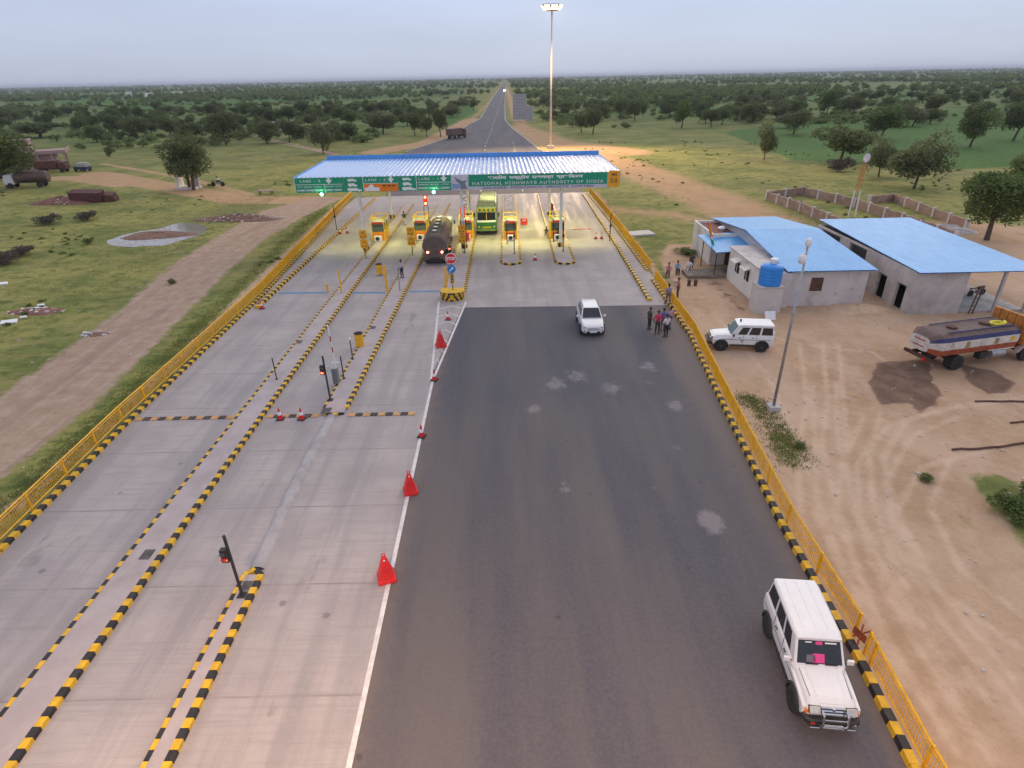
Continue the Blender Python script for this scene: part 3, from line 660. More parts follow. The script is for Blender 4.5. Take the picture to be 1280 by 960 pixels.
for k, (p0, pl, p1, pi0, pi1) in enumerate(((369, 400, 430, 430, 454), (454, 476, 498, 498, 520), (520, 542, 563.5, 0, 0))):
    num = 3 - k
    fpanel('lane_sign', p0, p1, ZB, ZT - .02, m_green)
    ft('LANE - %d' % num, .46, p0 + (18 if k == 0 else 14) + 2, ZT - .33, bold=.004, fnt='Inter.woff2', width=2.1, sp=1.2); arrow(p1 - (9 if k else 18), ZT - .33, can)
    mb = MB(); mb.box(lc((fx(p0)+fx(p1))/2, 64.55, ZT - .68), (fx(p1)-fx(p0)-.1, .03, .045)); mb.build('dividing_line', m_letter, can)
    mb = MB(); mb.box(lc(fx(p0) + .03, 64.55, (ZB+ZT)/2), (.05, .03, ZT-ZB)); mb.build('dividing_line', m_letter, can)
    if k != 1:
        if k == 0:
            ft('कर मुक्त वाहन', .30, p0 + 18, ZT - .92, fnt=DV, width=2.6); ft('OVER DIMENSION', .26, p0 + 18, ZT - 1.26, width=2.7, bold=.008)
            ft('केवल नगद', .30, p1 - 13, ZT - .92, fnt=DV, width=1.8); ft('CASH ONLY', .26, p1 - 13, ZT - 1.26, width=1.8, bold=.008)
            mb = MB(); mb.box(lc(fx(p0 + 37), 64.55, ZB + .4), (.05, .03, .8)); mb.build('dividing_line', m_letter, can)
        else:
            ft('स्मार्ट कार्ड - नगद', .34, (p0+p1)/2, ZT - .92, fnt=DV, width=3.2); ft('SMART CARD - CASH', .27, (p0+p1)/2, ZT - 1.26, width=3.3, bold=.008)
    else:
        fpanel('notice_panel', p0 + .5, p1 - .5, ZB + .02, ZT - .72, m_orange, 64.55)
        fpanel('notice_panel', p0 + 1.5, p0 + 20, ZB + .06, ZB + .42, m_letter, 64.52)
        mb = MB(); x = fx(p0 + 10); mb.prismy([(x - .35, ZB + .42), (x + .35, ZB + .42), (x + .12, ZB + .72), (x - .12, ZB + .72)], -.5, -.46); mb.build('emblem', m_letter, can)
        for q in range(3):
            mb = MB(); mb.box((fx(p1 - 18 + q*6), -.49, ZT - .92), (.36, .02, .14)); mb.build('lettering', pm('dark_brown', (.2, .04, .01), .7), can)
    if pi1:
        fpanel('vehicle_sign', pi0, pi1, ZB, ZT - .02, m_green)
        for q, (ww, hh) in enumerate(((.95, .2), (.95, .26), (1.45, .28))):
            mb = MB(); x = fx(pi0 + 11) + (ww-.95)*.3; z = ZT - .3 - q*.48
            mb.prismy([(x - ww/2, z - hh/2), (x + ww/2, z - hh/2), (x + ww/2, z), (x + ww*.3, z + .02), (x + ww*.15, z + hh/2 + .03), (x - ww/2, z + hh/2)], -.47, -.44)
            for s in (-.3, .3): mb.tube((x + ww*s, -.475, z - hh/2), (x + ww*s, -.445, z - hh/2), .085, n=10)
            mb.build('vehicle_symbol', m_letter, can)
# road authority logo panel: grey road curving up, blue ripples
fpanel('logo_panel', 564, 584, ZB - .02, ZT - .02, pm('logo_white', (.6, .6, .68), .5))
x = fx(574); mb = MB(); mb.prismy([(x + .1, ZB + .1), (x + .75, ZB + .1), (x + .55, ZB + .7), (x + .8, ZB + .95), (x + .2, ZB + .9), (x - .55, ZT - .15), (x - .3, ZB + .85), (x + .05, ZB + .6)], -.47, -.44); mb.build('emblem', pm('logo_grey', (.2, .22, .25), .6), can)
for q in range(3):
    mb = MB(); z = ZB + .18 + q*.17; mb.prismy([(x - .75, z), (x - .3, z - .06), (x + .05, z + .06), (x + .05, z + .13), (x - .3, z + .02), (x - .75, z + .09)], -.475, -.445); mb.build('emblem', m_signblue, can)
fpanel('authority_sign', 585, 757.5, ZB + .32, ZT - .02, m_green)
ft('भारतीय  राष्ट्रीय  राजमार्ग  प्राधिकरण', .66, 668, ZT - .38, fnt=DV, width=9.9, bold=.018)
ft('NATIONAL HIGHWAYS AUTHORITY OF INDIA', .56, 671, ZT - .90, width=13.7, bold=.004, fnt='Inter.woff2', sp=1.18)
fpanel('operator_sign', 585, 757.5, ZB - .03, ZB + .31, m_signgrey)
ft('SALASAR  HIGHWAYS  PRIVATE  LIMITED', .27, 672, ZB + .14, mat=pm('purple_letter', (.10, .02, .12), .6), width=11.6, bold=.0)
fpanel('route_sign', 758.3, 773.2, ZB, ZT + .12, m_signor)
ft('NH', .38, 765.7, ZT - .28, mat=m_blk, bold=.01); ft('58', .84, 765.7, ZT - .88, mat=m_blk, bold=.0, fnt='Inter.woff2', sp=1.1)
# pillars
for (x, y) in ((-15.93, 65.6), (-4.97, 65.4), (5.7, 65.3), (-15.9, 82.3), (-5.4, 82.3), (5.6, 82.3)):
    mb = MB(); mb.tube(lc(x, y, .1), lc(x, y, 7.2), .17, .15, n=14); c = mb.build('pillar', m_wsteel, can, smooth=False)
    mb = MB(); 
    for s in range(8):
        a0, a1 = s*math.pi/4, (s+1)*math.pi/4
        mb.prism([(x, y-65), (x + .36*math.cos(a0), y-65 + .36*math.sin(a0)), (x + .36*math.cos(a1), y-65 + .36*math.sin(a1))], .14, .62, s % 2)
    mb.build('collar', [m_yel, m_blk], c)
# lamps under the ceiling: the photo shows the lanes flooded with greenish light
m_lampg = pm('lamp_lens', (.8, .8, .7), .5, emit=(1, 1, .62), es=12)
for i, x in enumerate((-18.2, -12.9, -7.4, -1.9, 2.9, 8.4)):
    for j, y in enumerate((67.5, 76.5)):
        mb = MB(); mb.box(lc(x, y, 7.0), (.5, .5, .1)); f = mb.build('canopy_lamp', m_wsteel, can)
        mb = MB(); mb.box(lc(x, y, 6.935), (.4, .4, .025)); mb.build('lens', m_lampg, f)
        ld = bpy.data.lights.new('canopy_lamp', 'SPOT'); ld.energy = (1750 if 1 <= i <= 4 else 1100)*(1 if j == 0 else .6); ld.color = (.98, 1, .40); ld.shadow_soft_size = .3; ld.spot_size = math.radians(125); ld.spot_blend = .8
        lo = bpy.data.objects.new('canopy_light', ld); COL.objects.link(lo); lo.location = (x, y, 6.88)
        lo.rotation_euler = (math.radians(12), 0, 0)
# green lane signals hung under the fascia
def glow(name, col, es): return pm(name, col, .5, emit=col, es=es)
for px, lab in ((401, 'round green signal lamp hanging below the lane 3 sign'), (541, 'round green signal lamp hanging below the lane 1 sign')):
    t = thing('lane_signal', lab, 'lane signal', (fx(px), 64.5, ZB - .15), group='green lamps under the fascia')
    mb = MB(); mb.box((0, .05, 0), (.5, .12, .42)); mb.build('housing', m_blackpl, t)
    mb = MB(); mb.lathe((0, -.02, 0), [(.17, -.01), (.17, .02), (.1, .04)][::-1], 14, ax='Y'); mb.build('lens', glow('green_lamp', (.15, 1, .5), 8), t)
    ld = bpy.data.lights.new('green_signal', 'POINT'); ld.energy = 18; ld.color = (.1, 1, .4); ld.shadow_soft_size = .15
    lo = bpy.data.objects.new('green_signal_light', ld); COL.objects.link(lo); lo.location = (fx(px), 64.25, ZB - .15)

# ------------------------------------------------------------------ booths
m_boothy = pm('booth_yellow', (.80, .50, .02), .45, var=.1); m_bootho = pm('booth_orange', (.78, .30, .01), .5, var=.12)
m_gcab = pm('booth_glass', (.10, .13, .12), .1, var=.2)
def booth(x, y, label, kind=0):
    t = thing('toll_booth', label, 'toll booth', (x, y, .18), group='yellow toll booths on the islands')
    w, d, h = 1.45, 2.5, 2.15
    mb = MB(); mb.box((0, d/2, .5), (w, d, 1.0)); mb.build('lower_panel', m_bootho, t)
    mb = MB(); mb.box((0, d/2, 1.52), (w - .08, d - .08, 1.04)); g = mb.build('window', m_gcab, t)
    mb = MB(); mb.box((0, -.015, .55), (w*.72, .03, .5)); mb.build('front_panel', m_orange if kind == 0 else m_redpaint, t)
    mb = MB(); mb.box((0, d/2, h - .02), (w + .2, d + .2, .14)); mb.build('roof', pm('booth_roof', (.62, .6, .5), .6), t)
    mb = MB(); mb.box((0, -.12, h - .1), (w*.8, .05, .2)); mb.build('name_board', m_redpaint, t)
    for sx in (-1, 1):
        for yy in (0, d/2, d):
            mb = MB(); mb.box((sx*(w/2 + .02), yy, (h + .45)/2), (.1, .1, h + .45)); mb.build('frame_post', m_boothy, t)
        mb = MB(); mb.box((sx*(w/2 + .021), d/2, h + .47), (.09, d + .1, .09)); mb.build('top_rail', m_boothy, t)
        mb = MB(); mb.box((sx*(w/2 + .021), d/2, 1.03), (.1, d - .12, .1)); mb.box((sx*(w/2 + .03), d*.75, .55), (.05, d*.4, .9)); mb.build('side_panel', m_boothy if kind == 0 else m_bootho, t)
    for yy in (0, d):
        mb = MB(); mb.box((0, yy, h + .472), (w + .1, .09, .088)); mb.box((0, yy - .02 + .04*(yy > 0), h - .2), (w + .1, .085, .085)); mb.build('top_rail', m_boothy, t)
    mb = MB(); mb.box((.05, -.6, .38), (.85, .32, .62)); a = mb.build('cooling_unit', m_whitepl, t, bevel=.02)
    mb = MB(); mb.lathe((.0, -.775, .38), [(.22, 0), (.24, .02)][::-1], 14, ax='Y'); mb.build('fan_grille', m_blackpl, a)
    return t
bl = ((-15.25, 69.6, 'toll booth on the far left island, nearest the left railing', 0), (-10.35, 69.9, 'toll booth on the second island beside the brown tanker', 0),
      (-4.95, 69.6, 'toll booth between the brown tanker and the green bus', 0), (.2, 68.8, 'orange sided toll booth on the island right of the green bus', 1), (5.6, 68.6, 'orange sided toll booth on the rightmost island behind the white pillar', 1))
for b in bl: booth(*b)
# red lane lamps on boards above the booths
for x, y, z, lab in ((-10.1, 74.5, 3.6, 'tall red board with two red lamps behind the second booth from the left'), (-5.05, 66.6, 3.7, 'red board with two red lamps over the booth left of the green bus')):
    t = thing('signal_board', lab, 'signal light', (x, y, .15), group='red lane signals over booths')
    mb = MB(); mb.box((0, 0, z), (.5, .1, 1.25)); mb.build('board', m_redpaint, t)
    for s in (-.27, .27):
        mb = MB(); mb.tube((s, .05, 0), (s, .05, z - .7), .04, n=6); mb.build('post', m_blackpl, t)
    for dz in (.42, -.32):
        mb = MB(); mb.lathe((.0, -.08, z + dz), [(.15, -.01), (.15, .02)], 12, ax='Y'); mb.build('lamp', glow('red_lamp', (1, .26, .13), 5), t)
    ld = bpy.data.lights.new('red_signal', 'POINT'); ld.energy = 14; ld.color = (1, .15, .08); ld.shadow_soft_size = .2
    lo = bpy.data.objects.new('red_signal_light', ld); COL.objects.link(lo); lo.location = (x, y - .5, z + .2)
# ------------------------------------------------------------------ cones
m_coneb = pm('cone_base', (.03, .03, .03), .8)
def small_cone(x, y, label, s=1., z=.04, group='small red and white cones'):
    t = thing('traffic_cone', label, 'traffic cone', (x, y, z), random.uniform(-.5, .5), group=group)
    mb = MB(); mb.box((0, 0, .03*s), (.42*s, .42*s, .05*s)); mb.build('base', m_coneb, t)
    mb = MB(); mb.lathe((0, 0, 0), [(.16*s, .05*s), (.115*s, .3*s)], 12); mb.lathe((0, 0, 0), [(.072*s, .5*s), (.03*s, .74*s), (.02*s, .76*s)], 12); mb.build('body', m_red, t)
    mb = MB(); mb.lathe((0, 0, 0), [(.114*s, .3*s), (.072*s, .5*s)], 12); mb.build('white_band', m_letter, t)
    return t
def big_cone(x, y, label, s=1., rz=.2):
    """tall red four sided plastic delineator with a handle"""
    t = thing('delineator', label, 'delineator', (x, y, .04), rz, group='tall red pyramid cones on the white line')
    mb = MB(); a, b = .33*s, .07*s
    mb.prism([(-a, -a), (a, -a), (a, a), (-a, a)], .0, .16*s, 0, [(-a*.93, -a*.93), (a*.93, -a*.93), (a*.93, a*.93), (-a*.93, a*.93)])
    mb.prism([(-a*.86, -a*.86), (a*.86, -a*.86), (a*.86, a*.86), (-a*.86, a*.86)], .161*s, 1.02*s, 0, [(-b, -b), (b, -b), (b, b), (-b, b)])
    mb.build('body', m_red, t, bevel=.025*s)
    mb = MB(); mb.tube((-.05, 0, 1.0*s), (-.05, 0, 1.16*s), .018, n=6); mb.tube((.05, 0, 1.0*s), (.05, 0, 1.16*s), .018, n=6); mb.tube((-.06, 0, 1.16*s), (.06, 0, 1.16*s), .02, n=6); mb.build('handle', m_red, t)
    mb = MB(); mb.lathe((0, -.11, .93*s), [(.035, -.01), (.035, .01)], 8, ax='Y'); mb.build('reflector', m_letter, t)
for px, py, lab, s in ((483, 729, 'large red pyramid cone on the white line, nearest the camera', 1.06), (513, 620, 'large red pyramid cone on the white line, second from the camera', 1.0), (551, 437, 'large red pyramid cone inside the painted chevrons', 1.08)):
    p = G(px, py - 3); big_cone(p.x, p.y + .1, lab, s, random.uniform(.15, .45))
for px, py, lab in ((527, 548, 'small red cone with white band on the line beyond the two large ones'), (543, 477, 'small cone standing where the white lines start to split'),
                    (560, 401, 'small red cone near the striped island nose, inside the chevrons'), (350, 526, 'left of the two cones standing at the striped speed bump'), (377, 526, 'right of the two cones standing at the striped speed bump'),
                    (327, 387, 'small cone at the near end of the left striped divider'), (425, 293, 'left of two tiny cones at the left divider under the canopy'), (434, 292, 'right of two tiny cones at the left divider under the canopy'),
                    (669, 326, 'lone cone between the two right-hand islands'), (745, 299, 'left of two cones by the right striped divider'), (752, 299, 'right of two cones by the right striped divider')):
    p = G(px, py); small_cone(p.x, p.y + .12, lab, .98)
p = G(655, 281); t = thing('water_barrier', 'red plastic barrier block standing in the lane between the two orange booths', 'barrier', (p.x, p.y, .04))
mb = MB(); mb.loft([(-.45, [(.25, 0), (.25, .15), (.12, .5), (.1, .8)]), (.45, [(.25, 0), (.25, .15), (.12, .5), (.1, .8)])]); mb.build('body', m_red, t, bevel=.04)
mb = MB(); mb.box((0, -.145, .55), (.5, .05, .16)); mb.build('white_patch', m_letter, t)
p = G(584, 303); t = thing('fire_bucket_stand', 'red bin beside the booth left of the green bus', 'bin', (p.x, p.y, .16)); mb = MB(); mb.lathe((0, 0, 0), [(.2, 0), (.28, .9), (.26, .9)], 12); mb.build('body', m_red, t)
mb = MB(); mb.lathe((0, 0, 0), [(.29, .9), (.27, .96)], 12); mb.build('rim', m_redpaint, t)

# ------------------------------------------------------------------ posts, signals, signs
def signal(px, py, label, lamp=True, s=1., face=-1, z=.185):
    p = G(px, py, z); t = thing('traffic_signal', label, 'traffic signal', p)
    mb = MB(); mb.box((0, 0, .02), (.3, .3, .04)); mb.tube((0, 0, 0), (0, 0, .16), .09, .06, n=8); mb.build('base', m_blackpl, t)
    mb = MB(); mb.tube((0, 0, .04), (0, 0, 2.85*s), .055, n=10); mb.build('pole', m_blackpl, t)
    mb = MB(); mb.box((-.13, -.06, 2.02*s), (.24, .2, .56)); h = mb.build('lamp_box', m_blackpl, t, bevel=.01)
    for dz, on in ((.13, False), (-.12, True)):
        mb = MB(); mb.lathe((-.13, -.17, 2.02*s + dz), [(.075, -.012), (.09, .01)], 12, ax='Y')
        mb.build('lens', glow('red_lamp_small', (1, .10, .04), 9) if (on and lamp) else m_glass, t)
        mb = MB()
        for k in range(6):
            a0, a1 = math.radians(10 + k*27), math.radians(10 + (k+1)*27)
            c = Vector((-.13, 0, 2.02*s + dz)); r = .1
            P = [Vector((math.cos(a)*r, 0, math.sin(a)*r)) + c for a in (a0, a1)]
            mb.add([P[0] + Vector((0, -.16, 0)), P[1] + Vector((0, -.16, 0)), P[1] + Vector((0, -.34, 0)), P[0] + Vector((0, -.34, 0))], [(0, 1, 2, 3)])
        mb.build('visor', m_redpaint if on else m_blackpl, t)
    if lamp:
        ld = bpy.data.lights.new('signal', 'POINT'); ld.energy = 3; ld.color = (1, .12, .05); ld.shadow_soft_size = .08
        lo = bpy.data.objects.new('signal_light', ld); COL.objects.link(lo); lo.location = p + Vector((-.13, -.32, 1.9*s))
    return t
signal(303, 744, 'black pole with a lit red signal at the tip of the near narrow island')
signal(413, 500, 'black signal pole glowing red beside the grey barrier cabinet')
def post(px, py, h, r, mat, name, label, cat, z=.15, group=None, head=None, foot=True, lean=0):
    z = .185 if z == .15 else z; p = G(px, py, z); t = thing(name, label, cat, p, group=group)
    mb = MB(); mb.tube((0, 0, 0), (lean, 0, h), r, n=10); mb.build('shaft', mat, t)
    if foot: mb = MB(); mb.box((0, 0, .02), (r*4, r*4, .04)); mb.build('base_plate', mat, t)
    if head: mb = MB(); mb.box((0, 0, h + .05), (.12, .12, .14)); mb.build('sensor_head', head, t)
    return t
post(346, 474, 1.5, .035, m_blackpl, 'sensor_post', 'thin black post on the long left island', 'post')
post(441, 449, 1.45, .035, m_blackpl, 'sensor_post', 'thin black post with a white head beside the lower yellow drum', 'post', head=m_whitepl)
post(430, 473, 1.55, .04, m_blackpl, 'sensor_post', 'thin black post right behind the grey barrier cabinet', 'post')
for px, py, h, r, lab in ((427, 366, 2.1, .07, 'tall yellow post at the blue line on the left island'), (410, 365, .8, .1, 'short thick yellow post left of the blue line gap'),
                          (484, 364, 2.3, .11, 'stout tall yellow post beside the upper drum'), (558, 363, 2.1, .1, 'yellow post at the island behind the stop sign')):
    post(px, py, h, r, m_rail, 'yellow_post', lab, 'post', group='yellow posts along the blue line', foot=False)
post(500, 363, 2.1, .05, m_steel, 'grey_post', 'slim greyish post beside the man standing on the island', 'post', foot=False)
for px, py, h, lab, z in ((421, 287, 3.0, 'tall black pole standing at the left striped divider', .2), (762, 301, 3.1, 'tall black pole standing at the right striped divider', .2), (634, 305, 2.9, 'left black pole before the orange booth right of the bus', .15),
                       (643, 317, 3.4, 'right black pole before the orange booth right of the bus', .15), (692, 302, 3.3, 'black pole left of the rightmost white pillar', .15), (704, 314, 3.1, 'black pole right of the rightmost white pillar', .15), (581, 316, 3.4, 'black pole in front of the booth left of the green bus', .15)):
    t = post(px, py, h, .05, m_blackpl, 'black_pole', lab, 'pole', z=z, group='black poles before the booths')
    mb = MB(); mb.box((0, -.08, h*.55), (.22, .12, .3)); mb.build('junction_box', m_blackpl, t)
def drum(px, py, lab):
    p = G(px, py, .185); t = thing('oil_drum', lab, 'drum', p, group='yellow open drums')
    mb = MB(); mb.lathe((0, 0, 0), [(.30, 0), (.30, .3), (.315, .32), (.30, .34), (.30, .62), (.315, .64), (.30, .66), (.30, .95)], 20); mb.build('body', pm('drum_yellow', (.80, .42, .01), .5, var=.12, dirt=(.4, .2, .05)), t)
    mb = MB(); mb.lathe((0, 0, 0), [(.315, .94), (.315, .97), (.29, .97)], 20); mb.build('rim', m_blk, t)
    mb = MB(); mb.lathe((0, 0, 0), [(.27, .955), (.27, .975)], 20); mb.build('dark_inside', m_dark, t)
drum(450, 432, 'open yellow drum with black rim on the island above the signal'); drum(475, 342, 'open yellow drum with black rim farther up, near the tall yellow post')
# barrier with raised boom
p = G(421, 478, .185); t = thing('boom_barrier', 'grey barrier cabinet with a raised white boom', 'boom barrier', p)
mb = MB(); mb.box((0, 0, .5), (.34, .4, 1.0)); mb.build('cabinet', pm('cabinet_grey', (.16, .17, .19), .5, var=.1), t, bevel=.02)
mb = MB(); mb.box((0, 0, 1.02), (.36, .42, .05)); mb.build('lid', m_steel, t)
mb = MB()
for k in range(8):
    a, b = k*.36, (k+1)*.36; mb.tube((.12 - a*.02, -.05, 1.0 + a), (.12 - b*.02, -.05, 1.0 + b), .04, n=6, mi=k % 2 if k in (3, 5) else 0)
mb.build('boom_arm', [m_wsteel, m_redpaint], t); mb = MB(); mb.box((.1, .05, 1.35), (.5, .05, .08)); mb.build('bracket', m_wsteel, t)
def boom(px, py, px2, lab, cols):
    p = G(px, py, .15); q = G(px2, py, .15); t = thing('boom_barrier', lab, 'boom barrier', p, group='lowered lane booms'); L_ = q.x - p.x
    mb = MB(); mb.box((0, 0, .5), (.3, .34, 1.0)); mb.build('cabinet', m_redpaint, t)
    mb = MB()
    for k in range(6): mb.tube((.1 + L_*k/6, -.2, .9), (.1 + L_*(k+1)/6, -.2, .9), .04, n=6, mi=cols[k])
    mb.build('boom_arm', [m_letter, m_red], t)
boom(703, 296, 737, 'red and white boom lowered across the rightmost lane', (0, 0, 1, 1, 1, 1))
boom(690, 263, 716, 'white boom lowered across the exit of the rightmost lane', (0, 0, 0, 0, 0, 0))
# double yellow boards
for px, py, lab in ((458, 324, 'two orange boards on a post before the left booth'), (516, 320, 'two orange boards on a post left of the brown tanker'), (579, 317, 'two orange boards on a post right of the brown tanker')):
    p = G(px, py, .15); t = thing('board_sign', lab, 'sign', p, group='double orange boards on posts')
    mb = MB(); mb.tube((0, 0, 0), (0, 0, 3.0), .04, n=8); mb.build('post', m_blackpl, t)
    for z in (2.62, 1.62):
        mb = MB(); mb.box((0, -.07, z), (.78, .04, .9)); mb.build('board', m_signor, t)
        for dx, dz in ((-.18, -.22), (.15, -.22), (0, .2)):
            mb = MB(); mb.box((dx, -.1, z + dz), (.14, .02, .1)); mb.build('symbol', m_blk, t)
# stop sign stack on the striped nose block
x0, y0 = -4.97, 48.75
t = thing('island_nose_block', 'low rounded concrete block with black and yellow chevrons at the foot of the stop sign', 'nose block', (x0, y0, .04))
mb = MB(); n = 20; R_ = (.98, .62)
def nose(r, z, k=1.): return [(math.cos(a)*R_[0]*r, math.sin(a)*R_[1]*r*k) for a in np.linspace(-math.pi, 0, n+1)]
b0, b1 = nose(1.0, 0), nose(1.0, 0)
ptsB = [(x, y, 0) for x, y in b0]; ptsT = [(x*1.02, y*1.02, .74) for x, y in b0]
K = 10; vs_ = []; fs_ = []; mi = []
for i in range(n+1):
    for k in range(K+1): z = .74*k/K; s = 1 + .04*k/K; vs_.append((b0[i][0]*s, b0[i][1]*s, z))
mb2 = MB()
for i in range(n):
    for k in range(K):
        a = i*(K+1) + k; xm = (i + .5)/n*2 - 1; stripe_ = int(math.floor((abs(xm)*6.2 + (k + .5)/K*1.7 + .35))) % 2
        mb2.add([vs_[a], vs_[a+K+1], vs_[a+K+2], vs_[a+1]], [(0, 1, 2, 3)], 1 - stripe_)
mb2.build('striped_face', [m_yel, m_blk], t)
mb = MB(); mb.prism([(x*1.0, y*1.0) for x, y in b0][::1], .0, .735, 0, None); mb.prism([(-1.0, .001), (1.0, .001), (1.0, .9), (-1.0, .9)], .0, .735); mb.build('core', m_yel, t)
t = thing('stop_sign', 'red round stop sign with a blue arrow disc and a striped plate on one post', 'stop sign', (x0 + .05, y0 + .3, .77))
mb = MB(); mb.tube((0, 0, 0), (0, 0, 2.95), .035, n=8); mb.build('post', m_blackpl, t)
mb = MB(); mb.lathe((0, -.05, 2.75), [(.47, -.01), (.47, .02)], 28, ax='Y'); a = mb.build('white_rim', m_letter, t)
mb = MB(); mb.lathe((0, -.07, 2.75), [(.42, -.005), (.42, .005)], 28, ax='Y'); mb.build('stop_disc', m_red, t)
text('STOP', .36, (0, -.085, 2.75), m_letter, t, width=.72, bold=.015)
mb = MB(); mb.lathe((0, -.05, 1.85), [(.36, -.01), (.36, .02)], 24, ax='Y'); mb.build('arrow_disc', m_signblue, t)
mb = MB(); d = Vector((.7, 0, .72)).normalized(); q = Vector((d.z, 0, -d.x)); c = Vector((0, -.075, 1.85))
P = [c - d*.24 - q*.04, c - d*.24 + q*.04, c + d*.06 + q*.04, c + d*.06 + q*.12, c + d*.26, c + d*.06 - q*.12, c + d*.06 - q*.04]
mb.prismy([(v.x, v.z) for v in P], -.085, -.07); mb.build('arrow', m_letter, t)
mb = MB(); mb.box((0, -.05, .98), (.30, .03, .88)); mb.build('hazard_plate', m_yel, t)
mb = MB()
for k in range(4): z = .60 + k*.22; mb.prismy([(-.15, z), (.15, z + .16), (.15, z + .27 if k < 3 else z + .2), (-.15, z + .11)], -.075, -.066)
mb.build('black_stripes', m_blk, t)
# small grey camera tripod frames and gear beyond the canopy on the island (seen as white trusses)
for px, py, lab in ((636, 262, 'white zigzag frame standing beyond the booth right of the bus'), (583, 262, 'dark bent frame at the far end of the island left of the bus')):
    p = G(px, py, .15); t = thing('metal_frame', lab, 'metal frame', p); mb = MB()
    for k in range(4): s = 1 if k % 2 else -1; mb.tube((-.5*s, 0, k*.5), (.5*s, 0, k*.5 + .5), .05, n=5)
    mb.build('zigzag_bars', m_wsteel if px == 636 else m_blackpl, t); mb = MB(); mb.tube((-.55, 0, 0), (-.55, 0, 2.0), .04, n=5); mb.tube((.55, 0, 0), (.55, 0, 2.0), .04, n=5); mb.build('upright', m_wsteel if px == 636 else m_blackpl, t)

# ------------------------------------------------------------------ lamp posts
def floodlamp(t, loc, rz, tiltx, mat_lens, sz=.5):
    mb = MB(); mb.box((0, 0, 0), (sz, .28, sz*.8)); h = mb.build('lamp_head', m_whitepl, t); h.location = loc; h.rotation_euler = (tiltx, 0, rz); return h
p = G(966, 512); t = thing('lamp_post', 'tall grey post with white floodlight and camera heads beside the dirt yard', 'lamp post', p)
mb = MB(); mb.box((0, 0, .15), (.62, .62, .3)); mb.build('footing', m_cement, t)
mb = MB(); mb.tube((0, 0, .3), (0, 0, 9.3), .085, .055, n=12); mb.build('pole', m_steel, t, smooth=True)
mb = MB(); mb.lathe((0, 0, 9.3), [(.1, 0), (.15, .08), (.15, .32), (.05, .42)], 14); mb.build('camera_head', m_whitepl, t, smooth=True)
mb = MB(); mb.tube((0, 0, 8.95), (-.22, -.2, 8.98), .035, n=6); mb.build('arm', m_whitepl, t)
mb = MB(); mb.lathe((-.24, -.22, 8.5), [(.05, .46), (.17, .4), (.2, .2), (.16, .04), (.08, 0)][::-1], 16); mb.build('flood_lamp', m_whitepl, t, smooth=True)
# high mast
mp_ = G(688, 186); HM = 17 + mp_.y*math.tan(math.radians(5.25))
t = thing('high_mast_lamp', 'very tall steel mast with a lit crown of floodlights beyond the canopy', 'high mast lamp', (mp_.x, mp_.y, 0))
mb = MB(); mb.tube((0, 0, 0), (0, 0, HM - .6), .33, .16, n=12); mb.build('mast', pm('mast_steel', (.62, .56, .56), .45, .1), t, smooth=True)
mb = MB(); mb.lathe((0, 0, HM - .7), [(1.7, 0), (1.7, .12), (1.4, .12), (1.4, 0)], 20); mb.build('lamp_ring', m_steel, t)
mb = MB(); mb.box((0, 0, .4), (1.6, 1.6, .8)); mb.build('footing', m_cement, t)
m_mast = glow('mast_lamp', (1, .76, .34), 2.8)
for k in range(8):
    a = k*math.pi/4 + .2; mb = MB(); mb.box((0, 0, 0), (1.5, .4, 1.3)); h = mb.build('floodlight', m_steel, t); h.location = (math.cos(a)*2.0, math.sin(a)*2.0, HM - .8); h.rotation_euler = (math.radians(-38), 0, a - math.pi/2)
    mb = MB(); mb.box((0, .215, 0), (1.45, .03, 1.25)); mb.build('lens', m_mast, h)
ld = bpy.data.lights.new('mast', 'SPOT'); ld.energy = 90000; ld.color = (1, .68, .34); ld.shadow_soft_size = 1.1; ld.spot_size = math.radians(150); ld.spot_blend = .5
lo = bpy.data.objects.new('mast_light', ld); COL.objects.link(lo); lo.location = (mp_.x, mp_.y - 3.9, HM - 1.6); lo.rotation_euler = (math.radians(-48), 0, 0)
# its twin stands on the camera's side of the plaza: its warm light reaches the bottom of the photo
t = thing('high_mast_lamp', 'tall steel mast standing over the near end of the concrete lanes', 'high mast lamp', (-5.6, -9, 0))
mb = MB(); mb.tube((0, 0, 0), (0, 0, 28.5), .33, .16, n=12); mb.build('mast', MATS['mast_steel'], t); mb = MB(); mb.lathe((0, 0, 28.4), [(1.1, 0), (1.1, .12), (.9, .12), (.9, 0)], 20); mb.build('lamp_ring', m_steel, t)
ld = bpy.data.lights.new('mast', 'SPOT'); ld.energy = 60000; ld.color = (1, .62, .34); ld.shadow_soft_size = 1.0; ld.spot_size = math.radians(82); ld.spot_blend = 1
lo = bpy.data.objects.new('near_mast_light', ld); COL.objects.link(lo); lo.location = (-5.6, -9, 27.5); lo.rotation_euler = (math.radians(14), math.radians(-4), 0)
# dish mast behind the halls
p = G(1064, 272); t = thing('dish_mast', 'orange lattice mast with a white dish on white legs behind the blue roofs', 'mast', p)
for s in (-.45, .45): mb = MB(); mb.tube((s, 0, 0), (s*.8, 0, 3.4), .09, n=8); mb.build('leg', m_wsteel, t)
mo = pm('mast_orange', (.6, .16, .04), .6); mb = MB()
cs = [(-.24, -.24), (.24, -.24), (.24, .24), (-.24, .24)]
for x, y in cs: mb.tube((x, y, 3.3), (x*.4, y*.4, 7.2), .025, n=5)
for k in range(8):
    z0_, z1_ = 3.3 + k*.485, 3.3 + (k+1)*.485; s0, s1 = 1 - .6*k/8, 1 - .6*(k+1)/8
    for i in range(4): a, b = cs[i], cs[(i+1) % 4]; mb.tube((a[0]*s0, a[1]*s0, z0_), (b[0]*s1, b[1]*s1, z1_), .016, n=4)
mb.build('lattice', mo, t)
